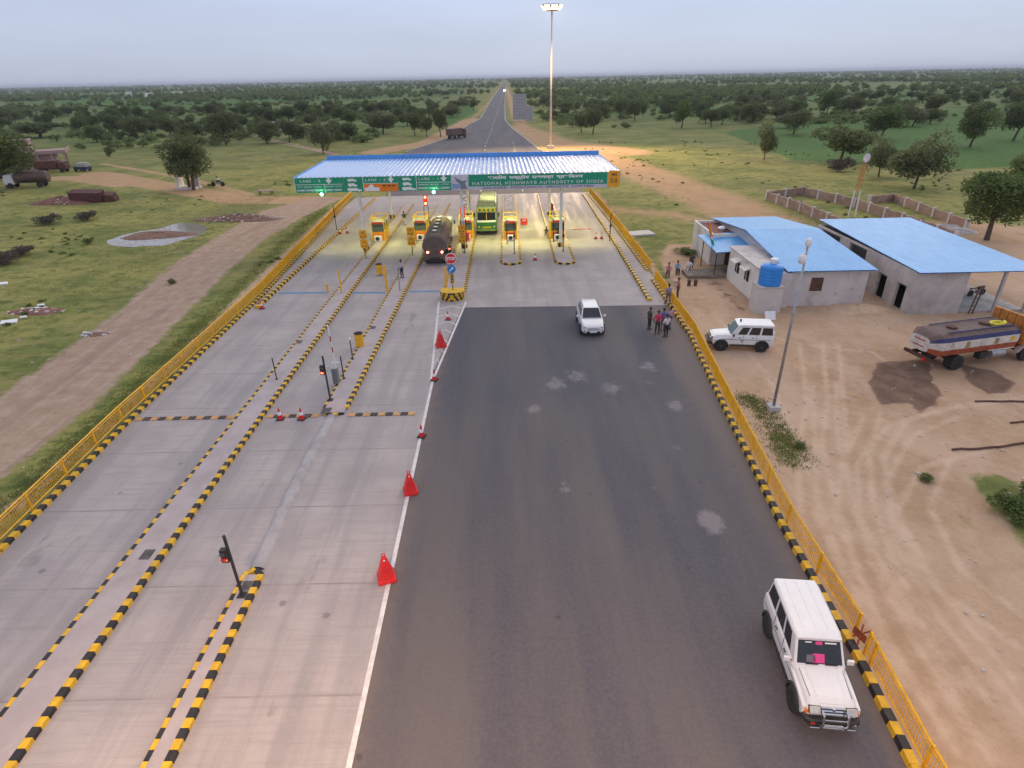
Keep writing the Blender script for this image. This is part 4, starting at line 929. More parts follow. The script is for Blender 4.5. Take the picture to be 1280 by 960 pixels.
mb = MB(); mb.lathe((0, 0, 0), [(.05, .25), (.3, .2), (.55, .02), (.56, .0), (.28, .15), (.04, .2)], 20, ax='Y'); d = mb.build('dish', m_whitepl, t, smooth=True); d.location = (0, -.3, 7.3); d.rotation_euler = (0, 0, .3)
# big lattice hoardings beside the far road
for x, y, w, h, lab in ((5.6, 276, 5.6, 10.4, 'tall pale scaffold-like hoarding beside the distant road'), (9.4, 268, 2.8, 6.2, 'shorter pale hoarding standing right of the tall one by the distant road')):
    t = thing('hoarding', lab, 'hoarding', (x, y, 0), -.15); mb = MB(); mb.box((0, .2, h/2 + .4), (w, .1, h - .6)); mb.build('panel', pm('hoard_grey', (.38, .37, .40), .6, var=.2, scale=.6), t)
    mb = MB()
    for i in range(6): mb.tube((-w/2 + w*i/5, 0, 0), (-w/2 + w*i/5, 0, h), .06, n=5)
    for k in range(9): mb.tube((-w/2, 0, .5 + (h - .6)*k/8), (w/2, 0, .5 + (h-.6)*k/8), .07, n=5)
    mb.build('frame', m_signgrey, t)

# ------------------------------------------------------------------ people
def skin_mesh(name, verts, edges, radii, mat, parent, levels=1, root=0):
    me = bpy.data.meshes.new(name); me.from_pydata(verts, edges, []); me.materials.append(mat)
    o = bpy.data.objects.new(name, me); COL.objects.link(o); o.parent = parent
    s = o.modifiers.new('skin', 'SKIN'); s.use_smooth_shade = True; s.branch_smoothing = .3
    for i, r in enumerate(radii):
        d = me.skin_vertices[0].data[i]; d.radius = (r, r) if isinstance(r, (int, float)) else r; d.use_root = (i == root)
    sub = o.modifiers.new('sub', 'SUBSURF'); sub.levels = levels; sub.render_levels = levels
    return o
POSES = {  # offsets: x right, y forward (the figure faces +y), z up, for a 1.72 m adult
 'stand': dict(hip=(0, 0, .93), kneeL=(-.10, .02, .50), footL=(-.11, -.02, .08), kneeR=(.10, .03, .50), footR=(.12, .0, .08), elL=(-.27, -.03, 1.12), haL=(-.27, .08, .86), elR=(.27, -.03, 1.12), haR=(.26, .08, .86)),
 'clasp': dict(hip=(0, 0, .93), kneeL=(-.10, .02, .50), footL=(-.13, -.02, .08), kneeR=(.10, .02, .50), footR=(.12, .02, .08), elL=(-.28, .02, 1.12), haL=(-.08, .24, 1.06), elR=(.28, .02, 1.12), haR=(.09, .24, 1.08)),
 'walk': dict(hip=(0, 0, .91), kneeL=(-.10, .16, .50), footL=(-.10, .26, .08), kneeR=(.10, .0, .50), footR=(.11, -.28, .11), elL=(-.25, -.12, 1.13), haL=(-.25, -.06, .86), elR=(.25, .06, 1.13), haR=(.24, .24, .94)),
 'sit': dict(hip=(0, 0, .48), kneeL=(-.13, .42, .50), footL=(-.13, .44, .08), kneeR=(.13, .42, .50), footR=(.15, .50, .08), elL=(-.26, .10, .70), haL=(-.14, .33, .58), elR=(.26, .10, .70), haR=(.14, .33, .58)),
 'lounge': dict(hip=(0, 0, .46), kneeL=(-.13, .42, .44), footL=(-.16, .80, .10), kneeR=(.13, .40, .48), footR=(.10, .76, .10), elL=(-.30, -.06, .70), haL=(-.26, .18, .60), elR=(.30, .0, .70), haR=(.16, .24, .62)),
}
def person(loc, facing, pose, shirt, trousers, label, s=1., sleeves=.55, kurta=False):
    """facing: angle of the gaze, 0 = away from the camera (+Y)"""
    q = POSES[pose]; V = lambda k: Vector(q[k]); hip = V('hip'); lean = Vector((0, -.16 if pose == 'lounge' else .02, 0))
    t = thing('person', label, 'person', loc, facing); t.scale = (s, s, s)
    belly, chest, nb, nk, hd0, hd1, hd2 = [hip + lean*(z/.55) + Vector((0, 0, z)) for z in (.16, .36, .50, .555, .63, .71, .775)]
    shL, shR = chest + Vector((-.185, 0, .085)), chest + Vector((.185, 0, .085)); hiL, hiR = hip + Vector((-.09, 0, -.05)), hip + Vector((.09, 0, -.05))
    v, e, r = [], [], []
    def add(p, rad, par=None): v.append(tuple(p)); r.append(rad); (e.append((par, len(v)-1)) if par is not None else None); return len(v) - 1
    a = add(hip, (.14, .10)); b = add(belly, (.13, .095), a); c = add(chest, (.15, .105), b); d = add(nb, .065, c); d = add(nk, .052, d)
    h = add(hd0, (.066, .075), d); h1 = add(hd1, (.080, .095), h); add(hd2, (.060, .072), h1)
    add(hd0 + Vector((0, .105, .02)), .016, h)                                      # nose
    for sgn, sh, el, ha in ((-1, shL, V('elL'), V('haL')), (1, shR, V('elR'), V('haR'))):
        i = add(sh, .058, c); i = add(sh.lerp(el, .5), .048, i); j = add(el, .04, i); k = add(el.lerp(ha, .45), .036, j); w = add(ha, .026, k)
        dr = (ha - el).normalized(); palm = ha + dr*.07; pw = add(palm, (.036, .018), w)
        side = dr.cross(Vector((0, 1, 0))); side = side.normalized() if side.length > .1 else Vector((1, 0, 0))
        for f in range(4):
            o = side*((f - 1.5)*.021); L_ = (.062, .075, .07, .052)[f]; k1 = add(palm + o + dr*.035, .0095, pw); k2 = add(palm + o + dr*(.035 + L_*.55) + Vector((0, .006, 0)), .009, k1); add(palm + o*.9 + dr*(.03 + L_) + Vector((0, .02, 0)), .0075, k2)
        k1 = add(palm - side*sgn*.04 - dr*.01, .011, pw); add(palm - side*sgn*.055 + dr*.03 + Vector((0, .015, 0)), .009, k1)
    for hi, kn, fo in ((hiL, V('kneeL'), V('footL')), (hiR, V('kneeR'), V('footR'))):
        i = add(hi, .085, a); i = add(hi.lerp(kn, .5), .075, i); j = add(kn, .054, i); k = add(kn.lerp(fo, .4), .05, j); f = add(fo, .034, k); add(fo + Vector((0, .13, -.045)), (.036, .022), f)
    skin_mesh('body', v, e, r, m_skin, t)
    # shirt
    v, e, r = [], [], []; bot = hip + Vector((0, 0, -.02))
    i0 = add(bot, (.165, .125)); i = add(belly, (.155, .118), i0); c = add(chest, (.172, .125), i); add(nb + Vector((0, 0, -.01)), .08, c)
    for sh, el, ha in ((shL, V('elL'), V('haL')), (shR, V('elR'), V('haR'))):
        i = add(sh, .078, c); i = add(sh.lerp(el, .5), .068, i)
        if sleeves > .5: i = add(el, .056, i); 
        if sleeves > .8: add(el.lerp(ha, .85), .045, i)
    if kurta and pose not in ('sit', 'lounge'): add(bot + Vector((0, 0, -.3)), (.19, .15), i0)
    skin_mesh('shirt', v, e, r, shirt, t)
    v, e, r = [], [], []; a = add(hip + Vector((0, 0, .05)), (.15, .11)); 
    for hi, kn, fo in ((hiL, V('kneeL'), V('footL')), (hiR, V('kneeR'), V('footR'))):
        i = add(hi, .1, a); i = add(hi.lerp(kn, .5), .088, i); j = add(kn, .07, i); add(kn.lerp(fo, .5), .066, j); add(fo + (kn - fo)*.06, .06, len(v) - 1)
    skin_mesh('trousers', v, e, r, trousers, t)
    mb = MB(); prof = [(.086, -.03), (.098, .02), (.092, .07), (.062, .108), (.02, .122)]; mb.lathe((0, 0, 0), prof, 12)
    hr = mb.build('hair', m_hair, t, smooth=True); hr.location = hd1 + Vector((0, -.022, .015)); hr.scale = (.97, 1.12, 1)
    for sx in (-1, 1):
        mb = MB(); mb.lathe((0, 0, 0), [(.006, -.012), (.013, 0), (.006, .012)], 6); ey = mb.build('eye', m_letter if False else m_dark, t); ey.location = hd0 + Vector((sx*.032, .088, .055))
        mb = MB(); mb.box((0, 0, 0), (.016, .03, .05)); ea = mb.build('ear', m_skin, t); ea.location = hd1 + Vector((sx*.084, .0, -.03))
        fo = V('footL') if sx < 0 else V('footR'); mb = MB(); mb.box((0, .05, 0), (.095, .25, .05)); sh_ = mb.build('shoe', m_blackpl, t, bevel=.015); sh_.location = (fo.x, fo.y, max(.03, fo.z - .052))
    mb = MB(); mb.box((0, 0, 0), (.045, .012, .01)); mo_ = mb.build('mouth', m_dark, t); mo_.location = hd0 + Vector((0, .082, -.012))
    return t
cl = lambda n, c: pm('cloth_' + n, c, .9, var=.15, scale=6)
def striped_cloth():
    m, t_, b = nodemat('cloth_striped'); co = N(t_, 'ShaderNodeTexCoord').outputs['Object']; s = N(t_, 'ShaderNodeSeparateXYZ'); t_.links.new(co, s.inputs[0])
    p_ = math_(t_, 'PINGPONG', s.outputs['Z'], .045); c = mixc(t_, math_(t_, 'GREATER_THAN', p_, .022), (.05, .05, .22), (.45, .38, .48)); t_.links.new(c, b.inputs['Base Color']); return m
dk = cl('dark', (.03, .03, .035)); navy = cl('navy', (.035, .045, .10)); grey = cl('grey', (.16, .16, .19)); wht = cl('white', (.68, .62, .62)); red = cl('crimson', (.62, .03, .09)); blu = cl('blue', (.12, .14, .38)); lav = cl('pink', (.50, .26, .42)); pnk = cl('rose', (.52, .24, .24)); sky_ = cl('skyblue', (.30, .42, .66)); org = cl('orange', (.5, .14, .05)); brn = cl('brown', (.10, .06, .05)); grn = cl('green', (.03, .10, .08))
R_ = math.radians
def pp(px, py, z=.035): v = G(px, py, z); return v
person(pp(811, 411), R_(-70), 'stand', cl('charcoal', (.07, .06, .07)), dk, 'man in dark clothes at the left of the group standing on the asphalt', .98, .6)
person(pp(821, 417), R_(-20), 'stand', red, dk, 'man in a bright red shirt standing in the roadside group', 1.03, .6)
person(pp(828, 413), R_(10), 'clasp', blu, grey, 'man in a blue shirt in the middle of the roadside group', 1.0, .6)
person(pp(837, 411), R_(60), 'stand', lav, grey, 'man in a lilac pink shirt at the right of the roadside group', 1.03, .6)
person(pp(832, 421), R_(20), 'clasp', wht, dk, 'man in a white shirt and dark trousers standing nearest the camera in the group', 1.0, .9)
person(pp(834, 381), R_(190), 'walk', striped_cloth(), grey, 'man in a purple and white striped shirt walking beside the railing', 1.05, .6)
person(G(840, 372) + Vector((.45, 0, 0)), R_(90), 'stand', org, brn, 'person in an orange top behind the man in the striped shirt', 1.0, .6)
person(pp(503, 347, .19), R_(150), 'stand', cl('lightgrey', (.45, .45, .50)), navy, 'man in a light grey shirt standing on the island beside the slim post', 1.0, .9)
person(pp(506, 281, .045), R_(200), 'walk', cl('olive', (.08, .09, .07)), wht, 'person walking in the lane left of the brown tanker', 1.0, .6)
person(pp(579, 303, .19), R_(170), 'stand', grn, cl('darkred', (.22, .03, .03)), 'person in dark green leaning at the booth left of the green bus', 1.0, .6)
person(pp(639, 296, .19), R_(180), 'stand', dk, grey, 'person in black standing before the booth right of the green bus', .95, .6)
person(pp(698, 299, .19), R_(180), 'stand', dk, brn, 'person in dark clothes at the rightmost booth behind the pillar', .95, .6)
person(pp(683, 295, .19), R_(170), 'sit', cl('olive', (.08, .09, .07)), brn, 'person crouching at the left side of the rightmost booth', .85, .6)
# seating ledge and the men resting on it
mb = MB(); mb.box((0, 0, .15), (4.2, 2.2, .3)); lp = G(878, 351); plat = mb.build('cement_platform', pm('old_cement', (.22, .18, .15), .9, var=.3, bmp=.5), loc=(lp.x + .9, lp.y + 1.7, 0)); tag(plat, 'low grey cement platform in front of the veranda', 'platform')
def stool(loc, col, lab, z=.46):
    t = thing('seat_stool', lab, 'stool', loc); mb = MB(); mb.lathe((0, 0, 0), [(.17, 0), (.15, z*.5), (.18, z - .03), (.18, z)], 12); mb.build('body', col, t)
    mb = MB(); mb.lathe((0, 0, 0), [(.19, z), (.18, z + .02)], 12); mb.build('seat', col, t)
for px, py, sh, tr, lab, pose, rz in ((835, 345, pnk, cl('maroon', (.2, .05, .08)), 'man in a pink shirt sitting left of the two others outside the building', 'sit', 160), (846, 342, sky_, dk, 'man in a pale blue shirt sitting between the pink and white clad men', 'sit', 175), (860, 340, wht, wht, 'man in white lounging with his legs stretched before the veranda', 'lounge', 140)):
    b = G(px, py); stool(b, m_cement if sh is not wht else m_wood, 'low stool under the ' + ('pink shirted' if sh is pnk else 'blue shirted' if sh is sky_ else 'white clad') + ' man'); person(b + Vector((0, 0, 0)), R_(rz), pose, sh, tr, lab, 1.0, .9)
person(G(864, 336), R_(170), 'stand', cl('charcoal', (.07, .06, .07)), dk, 'person in dark clothes standing behind the man in white', .9, .6)
for px, lab in ((844, 'leftmost dark drum seat at the platform edge'), (861, 'middle dark drum seat at the platform edge'), (869, 'rightmost dark drum seat at the platform edge')):
    stool(G(px, 357), m_rust if px != 844 else m_cement, lab, .5)
# ------------------------------------------------------------------ vehicles (local +x = front)
def wheel(t, x, y, r=.36, w=.24, side=1, rimmat=None, name='wheel'):
    mb = MB(); mb.lathe((x, y, r), [(r*.62, -w/2), (r*.93, -w/2), (r, -w*.36), (r, w*.36), (r*.93, w/2), (r*.62, w/2)], 24, ax='Y'); tw = mb.build(name, m_black, t)
    mb = MB(); yo = y + side*(w/2 - .03); mb.lathe((x, yo, r), [(r*.62, -.012), (r*.6, .012), (r*.2, .03)][::1], 20, ax='Y'); mb.build('rim', rimmat or m_steel, tw)
    mb = MB()
    for k in range(6):
        a = k*math.pi/3; mb.box((x + math.cos(a)*r*.36, yo + side*.02, r + math.sin(a)*r*.36), (r*.1, .012, r*.1))
    mb.build('rim_slots', m_dark, tw); return tw
def arch(t, x, y, r, side, mat, w=.10, a0=-8, a1=188):
    mb = MB(); n = 14; vs_, fs_ = [], []
    for i in range(n+1):
        a = math.radians(a0 + (a1-a0)*i/n); c, s = math.cos(a), math.sin(a)
        for rr, yy in ((r*1.12, y - side*.12), (r*1.36, y - side*.12), (r*1.34, y + side*w*.7), (r*1.14, y + side*w)): vs_.append((x + c*rr, yy, r + s*rr))
    for i in range(n):
        for j in range(4): a = i*4 + j; b = i*4 + (j+1) % 4; fs_.append((a, b, b+4, a+4))
    fs_ += [(3, 2, 1, 0), (n*4, n*4+1, n*4+2, n*4+3)]
    mb.add(vs_, fs_); return mb.build('wheel_arch', mat, t)
def well(t, x, y, r, side):
    mb = MB(); mb.lathe((x, y, r + .02), [(r*1.13, -.012), (r*1.13, .012)], 20, ax='Y'); return mb.build('wheel_well', m_dark, t)
def frustum(x0, x1, hw, z0, X0, X1, HW, z1, taper=1.):
    return [(x0, -hw, z0), (x1, -hw*taper, z0), (x1, hw*taper, z0), (x0, hw, z0), (X0, -HW, z1), (X1, -HW*taper, z1), (X1, HW*taper, z1), (X0, HW, z1)]
def offroader(loc, rz, label, hero=False, beacon=False, decal=False):
    t = thing('offroad_jeep', label, 'jeep', loc, rz, group=None)
    HWl = .80; L0, L1 = -2.15, 2.02
    body = MB()
    side = [(HWl*.90, .42), (HWl, .52), (HWl + .015, .85), (HWl, 1.08), (HWl - .05, 1.16)]
    body.loft([(L0, [(.74, .45), (.78, .55), (.79, .85), (.78, 1.08), (.73, 1.16)]), (L0 + .15, side), (.62, side), (.80, [(.62, .42), (.72, .52), (.735, .85), (.70, 1.06), (.62, 1.13)]), (1.66, [(.60, .45), (.70, .55), (.71, .80), (.675, 1.0), (.58, 1.06)]), (1.86, [(.60, .50), (.68, .56), (.70, .72), (.67, .86), (.56, .97)]), (1.95, [(.60, .50), (.68, .56), (.69, .66), (.66, .78), (.54, .86)])])
    bo = body.build('body', m_white, t, bevel=.035)
    # front wings: boxy fenders
    for s in (-1, 1): mb = MB(); mb.prismy([(.64, .50), (1.80, .50), (1.87, .62), (1.84, .86), (1.3, .95), (.64, 1.00)], s*.60 if s > 0 else -.80, s*.80 if s > 0 else -.60); mb.build('fender', m_white, t, bevel=.03)
    # bonnet crease
    mb = MB(); mb.loft([(.66, [(.50, 1.10), (.46, 1.165)]), (1.62, [(.42, 1.03), (.38, 1.085)]), (1.82, [(.38, .96), (.34, 1.01)])]); mb.build('bonnet', m_white, t, bevel=.02)
    for s in (-1, 1): mb = MB(); mb.tube((.68, s*.62, 1.128), (1.66, s*.575, 1.062), .009, n=5); mb.build('bonnet_seam', m_blackpl, t)
    f = frustum(L0 + .03, .70, .74, 1.14, L0 + .12, .26, .67, 1.80)
    gh = MB(); gh.add(f, [(0, 3, 2, 1), (4, 5, 6, 7), (0, 1, 5, 4), (1, 2, 6, 5), (2, 3, 7, 6), (3, 0, 4, 7)]); gh.build('cabin', m_white, t, bevel=.03)
    roof = MB(); roof.loft([(L0 + .09, [(.66, 1.80), (.67, 1.83), (.60, 1.87)]), (L0 + .35, [(.69, 1.80), (.70, 1.84), (.62, 1.895)]), (.0, [(.69, 1.80), (.70, 1.84), (.62, 1.895)]), (.30, [(.65, 1.785), (.66, 1.82), (.58, 1.85)])]); rf = roof.build('roof', m_white, t, bevel=.02)
    for k in (-.36, 0, .36):
        mb = MB(); mb.box((-1.0, k, 1.897), (1.9, .05, .012)); mb.build('roof_rib', m_white, rf)
    WS = (f[1], f[2], f[6], f[5]); mb = MB(); mb.panel(WS, .055, .945, .08, .93); ws = mb.build('windscreen', m_glass if hero else pm('green_glass', (.03, .10, .08), .08, coat=.3), t)
    if hero:
        pk = pm('pink_paper', (.75, .06, .28), .7); mb = MB(); mb.panel(WS, .36, .60, .12, .45, .010, .002); mb.build('pink_cloth', pk, ws)
        mb = MB(); mb.panel(WS, .42, .56, .78, .90, .010, .002); mb.build('pink_sticker', pk, ws)
        mb = MB(); mb.panel(WS, .20, .34, .84, .88, .010, .002); mb.panel(WS, .62, .86, .83, .88, .010, .002); mb.build('white_sticker', m_letter, ws)
        mb = MB(); mb.panel(WS, .24, .42, .14, .40, .010, .002); mb.build('grey_seat_cover', pm('seatgrey', (.16, .16, .19), .8), ws)
    for s in (.22, .60):
        mb = MB(); mb.panel(WS, s, s + .25, .055, .085, .03, -.02); mb.build('wiper', m_blackpl, t)
    SR, SL = (f[0], f[1], f[5], f[4]), (f[2], f[3], f[7], f[6])
    for sd, q, rev in ((-1, SR, False), (1, SL, True)):
        for u0, u1 in ((.04, .30), (.35, .60), (.65, .86)):
            a, b = (1-u1, 1-u0) if rev else (u0, u1)
            mb = MB(); mb.panel(q, a, b, .12, .88); mb.build('side_window', m_glass, t)
        
        for dx in (-.12, -.98): mb = MB(); mb.box((dx, sd*(HWl + .006), .92), (.014, .014, .8)); mb.build('door_seam', m_blackpl, t)
        for x in (-.30, -1.15): mb = MB(); mb.box((x + .42, sd*(HWl + .02), 1.03), (.15, .03, .035)); mb.build('door_handle', m_blackpl, t)
        mb = MB(); mb.box((-.4, sd*(HWl + .012), .88), (3.1, .02, .045)); mb.build('side_trim', pm('trimgrey', (.25, .25, .26), .6), t)
        mb = MB(); mb.box((-.35, sd*(HWl - .02), .46), (2.0, .10, .13)); mb.build('side_step', m_blackpl, t, bevel=.02)
        for x, yy in ((1.28, .80), (-1.38, .80)):
            well(t, x, sd*(HWl + .0), .37, sd); arch(t, x, sd*(HWl - .02), .37, sd, m_blackpl if beacon or hero else m_white); wheel(t, x, sd*.76, .37, .23, sd, m_steel)
        mb = MB(); mb.box((.56, sd*(HWl + .12), 1.22), (.09, .2, .17)); mm = mb.build('wing_mirror', m_white if hero else m_blackpl, t, bevel=.02); mb = MB(); mb.tube((.56, sd*(HWl - .04), 1.16), (.56, sd*(HWl + .06), 1.18), .02, n=6); mb.build('mirror_arm', m_blackpl, mm)
        mb = MB(); mb.box((1.93, sd*.50, .875), (.07, .32, .22), ry=-.7); mb.build('headlight_surround', m_blackpl, t); mb = MB(); mb.box((1.955, sd*.50, .892), (.07, .30, .20), ry=-.7); mb.build('headlight', pm('headlamp', (.50, .50, .48), .15, .2, coat=1), t, bevel=.02)
        mb = MB(); mb.box((1.91, sd*.69, .76), (.06, .08, .13)); mb.build('indicator', m_orange, t)
        mb = MB(); mb.box((L0 - .005, sd*.70, .92), (.03, .12, .26)); mb.build('tail_light', m_redpaint, t)
    mb = MB(); mb.box((1.955, 0, .875), (.05, .66, .2), ry=-.7); g = mb.build('grille', m_blackpl, t)
    for k in range(3): mb = MB(); mb.box((2.015 - k*.05, 0, .84 + k*.06), (.02, .66, .035), ry=-.7); mb.build('grille_bar', m_chrome, g)
    mb = MB(); mb.loft([(1.86, [(.74, .42), (.80, .50), (.80, .62), (.74, .68)]), (2.06, [(.66, .42), (.74, .50), (.74, .62), (.66, .67)]), (2.13, [(.50, .44), (.60, .50), (.60, .60), (.52, .64)])]); mb.build('bumper', m_blackpl, t, bevel=.02)
    mb = MB(); mb.box((2.16, 0, .50), (.02, .52, .11)); mb.build('number_plate', m_letter, t)
    if hero:
        mb = MB()
        for s in (-1, 1):
            pts = [(2.0, s*.33, .42), (2.2, s*.33, .46), (2.24, s*.33, .70), (2.17, s*.33, .92), (2.02, s*.33, .98)]
            for a, b in zip(pts, pts[1:]): mb.tube(a, b, .034, n=8)
        mb.tube((2.235, -.33, .60), (2.235, .33, .60), .026, n=8); mb.tube((2.17, -.62, .42), (2.17, .62, .42), .026, n=8); mb.tube((2.2, -.33, .82), (2.2, .33, .82), .022, n=8)
        mb.build('nudge_guard', m_chrome, t)
        for s in (-1, 1): mb = MB(); mb.box((2.13, s*.55, .55), (.03, .12, .08)); mb.build('fog_lamp', m_chrome if s > 0 else m_redpaint, t)
        mb = MB(); mb.lathe((1.975, 0, .955), [(.05, -.01), (.05, .012)], 12, ax='X'); mb.build('badge', m_chrome, t)
    if beacon:
        mb = MB(); mb.lathe((.0, -.1, 1.89), [(.07, 0), (.06, .12), (.03, .15)], 10); mb.build('blue_beacon', pm('beacon', (.02, .03, .12), .3), t)
        mb = MB(); mb.lathe((-.05, HWl + .02, .80), [(.10, -.005), (.10, .006)], 12, ax='Y'); mb.lathe((-.05, -HWl - .02, .80), [(.10, -.006), (.10, .005)], 12, ax='Y'); mb.build('door_emblem', m_steel, t)
    mb = MB(); mb.box((L0 - .10, -.1, .95), (.18, .62, .62)); sp = mb.build('spare_wheel_cover', m_whitepl, t, bevel=.1)
    return t
hd = math.atan2(-2.45, -.27)
offroader((9.12, 12.42, ZA), hd, 'white jeep with a silver nudge bar and pink paper in its windscreen', hero=True)
offroader((15.75, 37.65, 0), math.radians(172), 'white jeep with dark beacon parked side-on in the dirt yard by the lamp post', beacon=True)

def suv(loc, rz, label):
    t = thing('suv', label, 'car', loc, rz)
    mb = MB(); S = lambda a, b, z, zt: [(a*.86, .26), (a, .42), (b, z), (b*.93, zt)]
    mb.loft([(-2.13, [(.62, .32), (.74, .46), (.76, .74), (.66, .98)]), (-1.9, S(.84, .85, .78, 1.05)), (-.9, S(.885, .88, .82, 1.06)), (.55, S(.885, .88, .80, 1.04)), (1.2, S(.88, .86, .76, .98)), (1.75, S(.85, .80, .70, .90)), (2.02, [(.66, .26), (.77, .40), (.74, .66), (.62, .80)]), (2.13, [(.50, .28), (.60, .40), (.58, .60), (.48, .70)])])
    mb.build('body', m_white, t, bevel=.06)
    f = frustum(-2.0, 1.0, .78, 1.02, -1.62, .22, .62, 1.58)
    g = MB(); g.add(f, [(0, 3, 2, 1), (4, 5, 6, 7), (0, 1, 5, 4), (1, 2, 6, 5), (2, 3, 7, 6), (3, 0, 4, 7)]); g.build('cabin', m_white, t, bevel=.05)
    mb = MB(); mb.loft([(-1.68, [(.56, 1.56), (.50, 1.59)]), (-1.2, [(.64, 1.57), (.55, 1.635)]), (-.2, [(.64, 1.57), (.55, 1.635)]), (.26, [(.58, 1.56), (.5, 1.595)])]); mb.build('roof', m_white, t, bevel=.03)
    for s in (-1, 1):
        mb = MB(); mb.tube((-1.4, s*.60, 1.66), (.0, s*.60, 1.66), .022, n=6); mb.tube((-1.35, s*.6, 1.60), (-1.35, s*.6, 1.66), .02, n=5); mb.tube((-.05, s*.6, 1.6), (-.05, s*.6, 1.66), .02, n=5); mb.build('roof_rail', m_blackpl, t)
    WS = (f[1], f[2], f[6], f[5]); mb = MB(); mb.panel(WS, .05, .95, .06, .95); mb.build('windscreen', m_glass, t)
    for sd, q, rev in ((-1, (f[0], f[1], f[5], f[4]), False), (1, (f[2], f[3], f[7], f[6]), True)):
        for u0, u1 in ((.10, .34), (.38, .64), (.67, .88)):
            a, b = (1-u1, 1-u0) if rev else (u0, u1); mb = MB(); mb.panel(q, a, b, .08, .86, .012); mb.build('side_window', m_glass, t)
        for x in (1.32, -1.28): well(t, x, sd*.87, .33, sd); wheel(t, x, sd*.80, .34, .22, sd, m_steel); arch(t, x, sd*.86, .335, sd, m_blackpl, .05)
        mb = MB(); mb.box((.62, sd*1.0, 1.08), (.12, .2, .15)); mb.build('wing_mirror', m_white, t, bevel=.03)
        mb = MB(); mb.box((2.0, sd*.56, .74), (.16, .30, .11), rz=-sd*.45); mb.build('headlight', pm('headlamp', (.50, .50, .48), .15, .2), t, bevel=.02)
        mb = MB(); mb.box((2.06, sd*.58, .44), (.08, .2, .12), rz=-sd*.3); mb.build('fog_lamp', m_blackpl, t, bevel=.02)
    for k in range(3): mb = MB(); mb.box((2.135 - k*.012, 0, .56 + k*.07), (.03, .8, .03)); mb.build('grille_bar', m_chrome, t)
    mb = MB(); mb.box((2.125, 0, .36), (.05, 1.0, .16)); mb.build('air_intake', m_blackpl, t, bevel=.02); mb = MB(); mb.box((2.16, 0, .40), (.02, .5, .1)); mb.build('number_plate', m_letter, t)
    return t
suv((6.02, 41.95, ZA), math.radians(-90.5), 'white car with roof rails driving towards the camera in the middle of the road')

# truck-based tankers
def ellsec(x, hw, z0, z1, n=10): return (x, [(hw*math.sin(math.pi*(i+.5)/n), (z0+z1)/2 - (z1-z0)/2*math.cos(math.pi*(i+.5)/n)) for i in range(n)])
def chassis(t, L0, L1, axles, w=1.0, r=.5):
    mb = MB(); mb.box(((L0+L1)/2, -.42, .92), (L1-L0, .12, .24)); mb.box(((L0+L1)/2, .42, .92), (L1-L0, .12, .24)); mb.build('chassis', m_blackpl, t)
    for x, dual in axles:
        for s in (-1, 1):
            wheel(t, x, s*w, r, .28, s, m_rust)
            if dual: wheel(t, x, s*(w - .31), r, .28, s, m_rust)
        mb = MB(); mb.tube((x, -w, r), (x, w, r), .09, n=8); mb.build('axle', m_blackpl, t)
def trailer_tanker():
    t = thing('tanker_truck', 'dark olive brown tanker truck with lit red tail lights waiting at the toll booth', 'tanker truck', (-7.62, 65.2, .04), math.radians(91.4))
    m_olive = pm('olive_tank', (.115, .085, .070), .5, var=.2, dirt=(.2, .15, .12), dirtamt=.5)
    secs = [ellsec(-6.3, 1.10, 1.08, 3.05), ellsec(-6.15, 1.25, .98, 3.18), ellsec(2.9, 1.25, .98, 3.18), ellsec(3.05, 1.1, 1.1, 3.05)]
    mb = MB(); mb.loft(secs); tk = mb.build('tank', m_olive, t, smooth=False, bevel=.03)
    for k in range(5):
        mb = MB(); mb.lathe((-4.9 + k*1.65, 0, 3.12), [(.32, 0), (.32, .14), (.22, .18)], 14); h = mb.build('hatch', m_olive, tk); mb = MB(); mb.lathe((-4.9 + k*1.65, 0, 3.31), [(.25, 0), (.22, .03)], 12); mb.build('hatch_lid', m_wsteel, h)
    mb = MB()
    for s in (-1, 1): mb.box((-1.6, s*.75, 3.12), (9.0, .04, .06))
    mb.build('walkway_rail', m_olive, tk)
    mb = MB(); mb.box((-6.2, 0, .95), (.25, 2.3, .5)); rb = mb.build('rear_panel', m_olive, t, bevel=.03)
    mb = MB(); mb.box((-6.34, 0, .82), (.05, .9, .24)); mb.build('number_plate', m_blackpl, t)
    mb = MB(); mb.box((-6.25, 0, .55), (.12, 2.3, .12)); mb.build('rear_guard', m_blackpl, t)
    tl = glow('tail_lamp', (1, .10, .07), 22)
    for s in (-.72, .72): mb = MB(); mb.lathe((-6.35, s, 1.45), [(.11, -.02), (.11, .02)][::-1], 12, ax='X'); mb.build('tail_light', tl, t)
    chassis(t, -6.2, 5.2, ((-4.9, 1), (-3.6, 1), (4.0, 0)), .98, .5)
    for s in (-1, 1): mb = MB(); mb.box((.2, s*1.12, .78), (3.2, .1, .6)); mb.build('side_guard', m_olive, t)
    mb = MB(); mb.loft([(3.2, [(1.12, .65), (1.2, .8), (1.2, 2.5), (1.1, 2.72)]), (4.9, [(1.12, .65), (1.2, .8), (1.2, 2.5), (1.1, 2.72)]), (5.25, [(1.05, .65), (1.12, .8), (1.08, 2.3), (1.0, 2.5)])]); cab = mb.build('cab', m_white, t, bevel=.05)
    mb = MB(); mb.box((5.18, 0, 1.95), (.14, 1.9, .7), ry=-.06); mb.build('windscreen', m_glass, t)
    for s in (-1, 1):
        mb = MB(); mb.box((4.3, s*1.205, 1.95), (.9, .03, .6)); mb.build('side_window', m_glass, t); mb = MB(); mb.box((4.9, s*1.42, 2.0), (.1, .2, .4)); mb.build('wing_mirror', m_blackpl, t)
        mb = MB(); mb.box((5.2, s*.8, 1.0), (.16, .3, .22)); mb.build('headlight', m_chrome, t)
    return t
trailer_tanker()
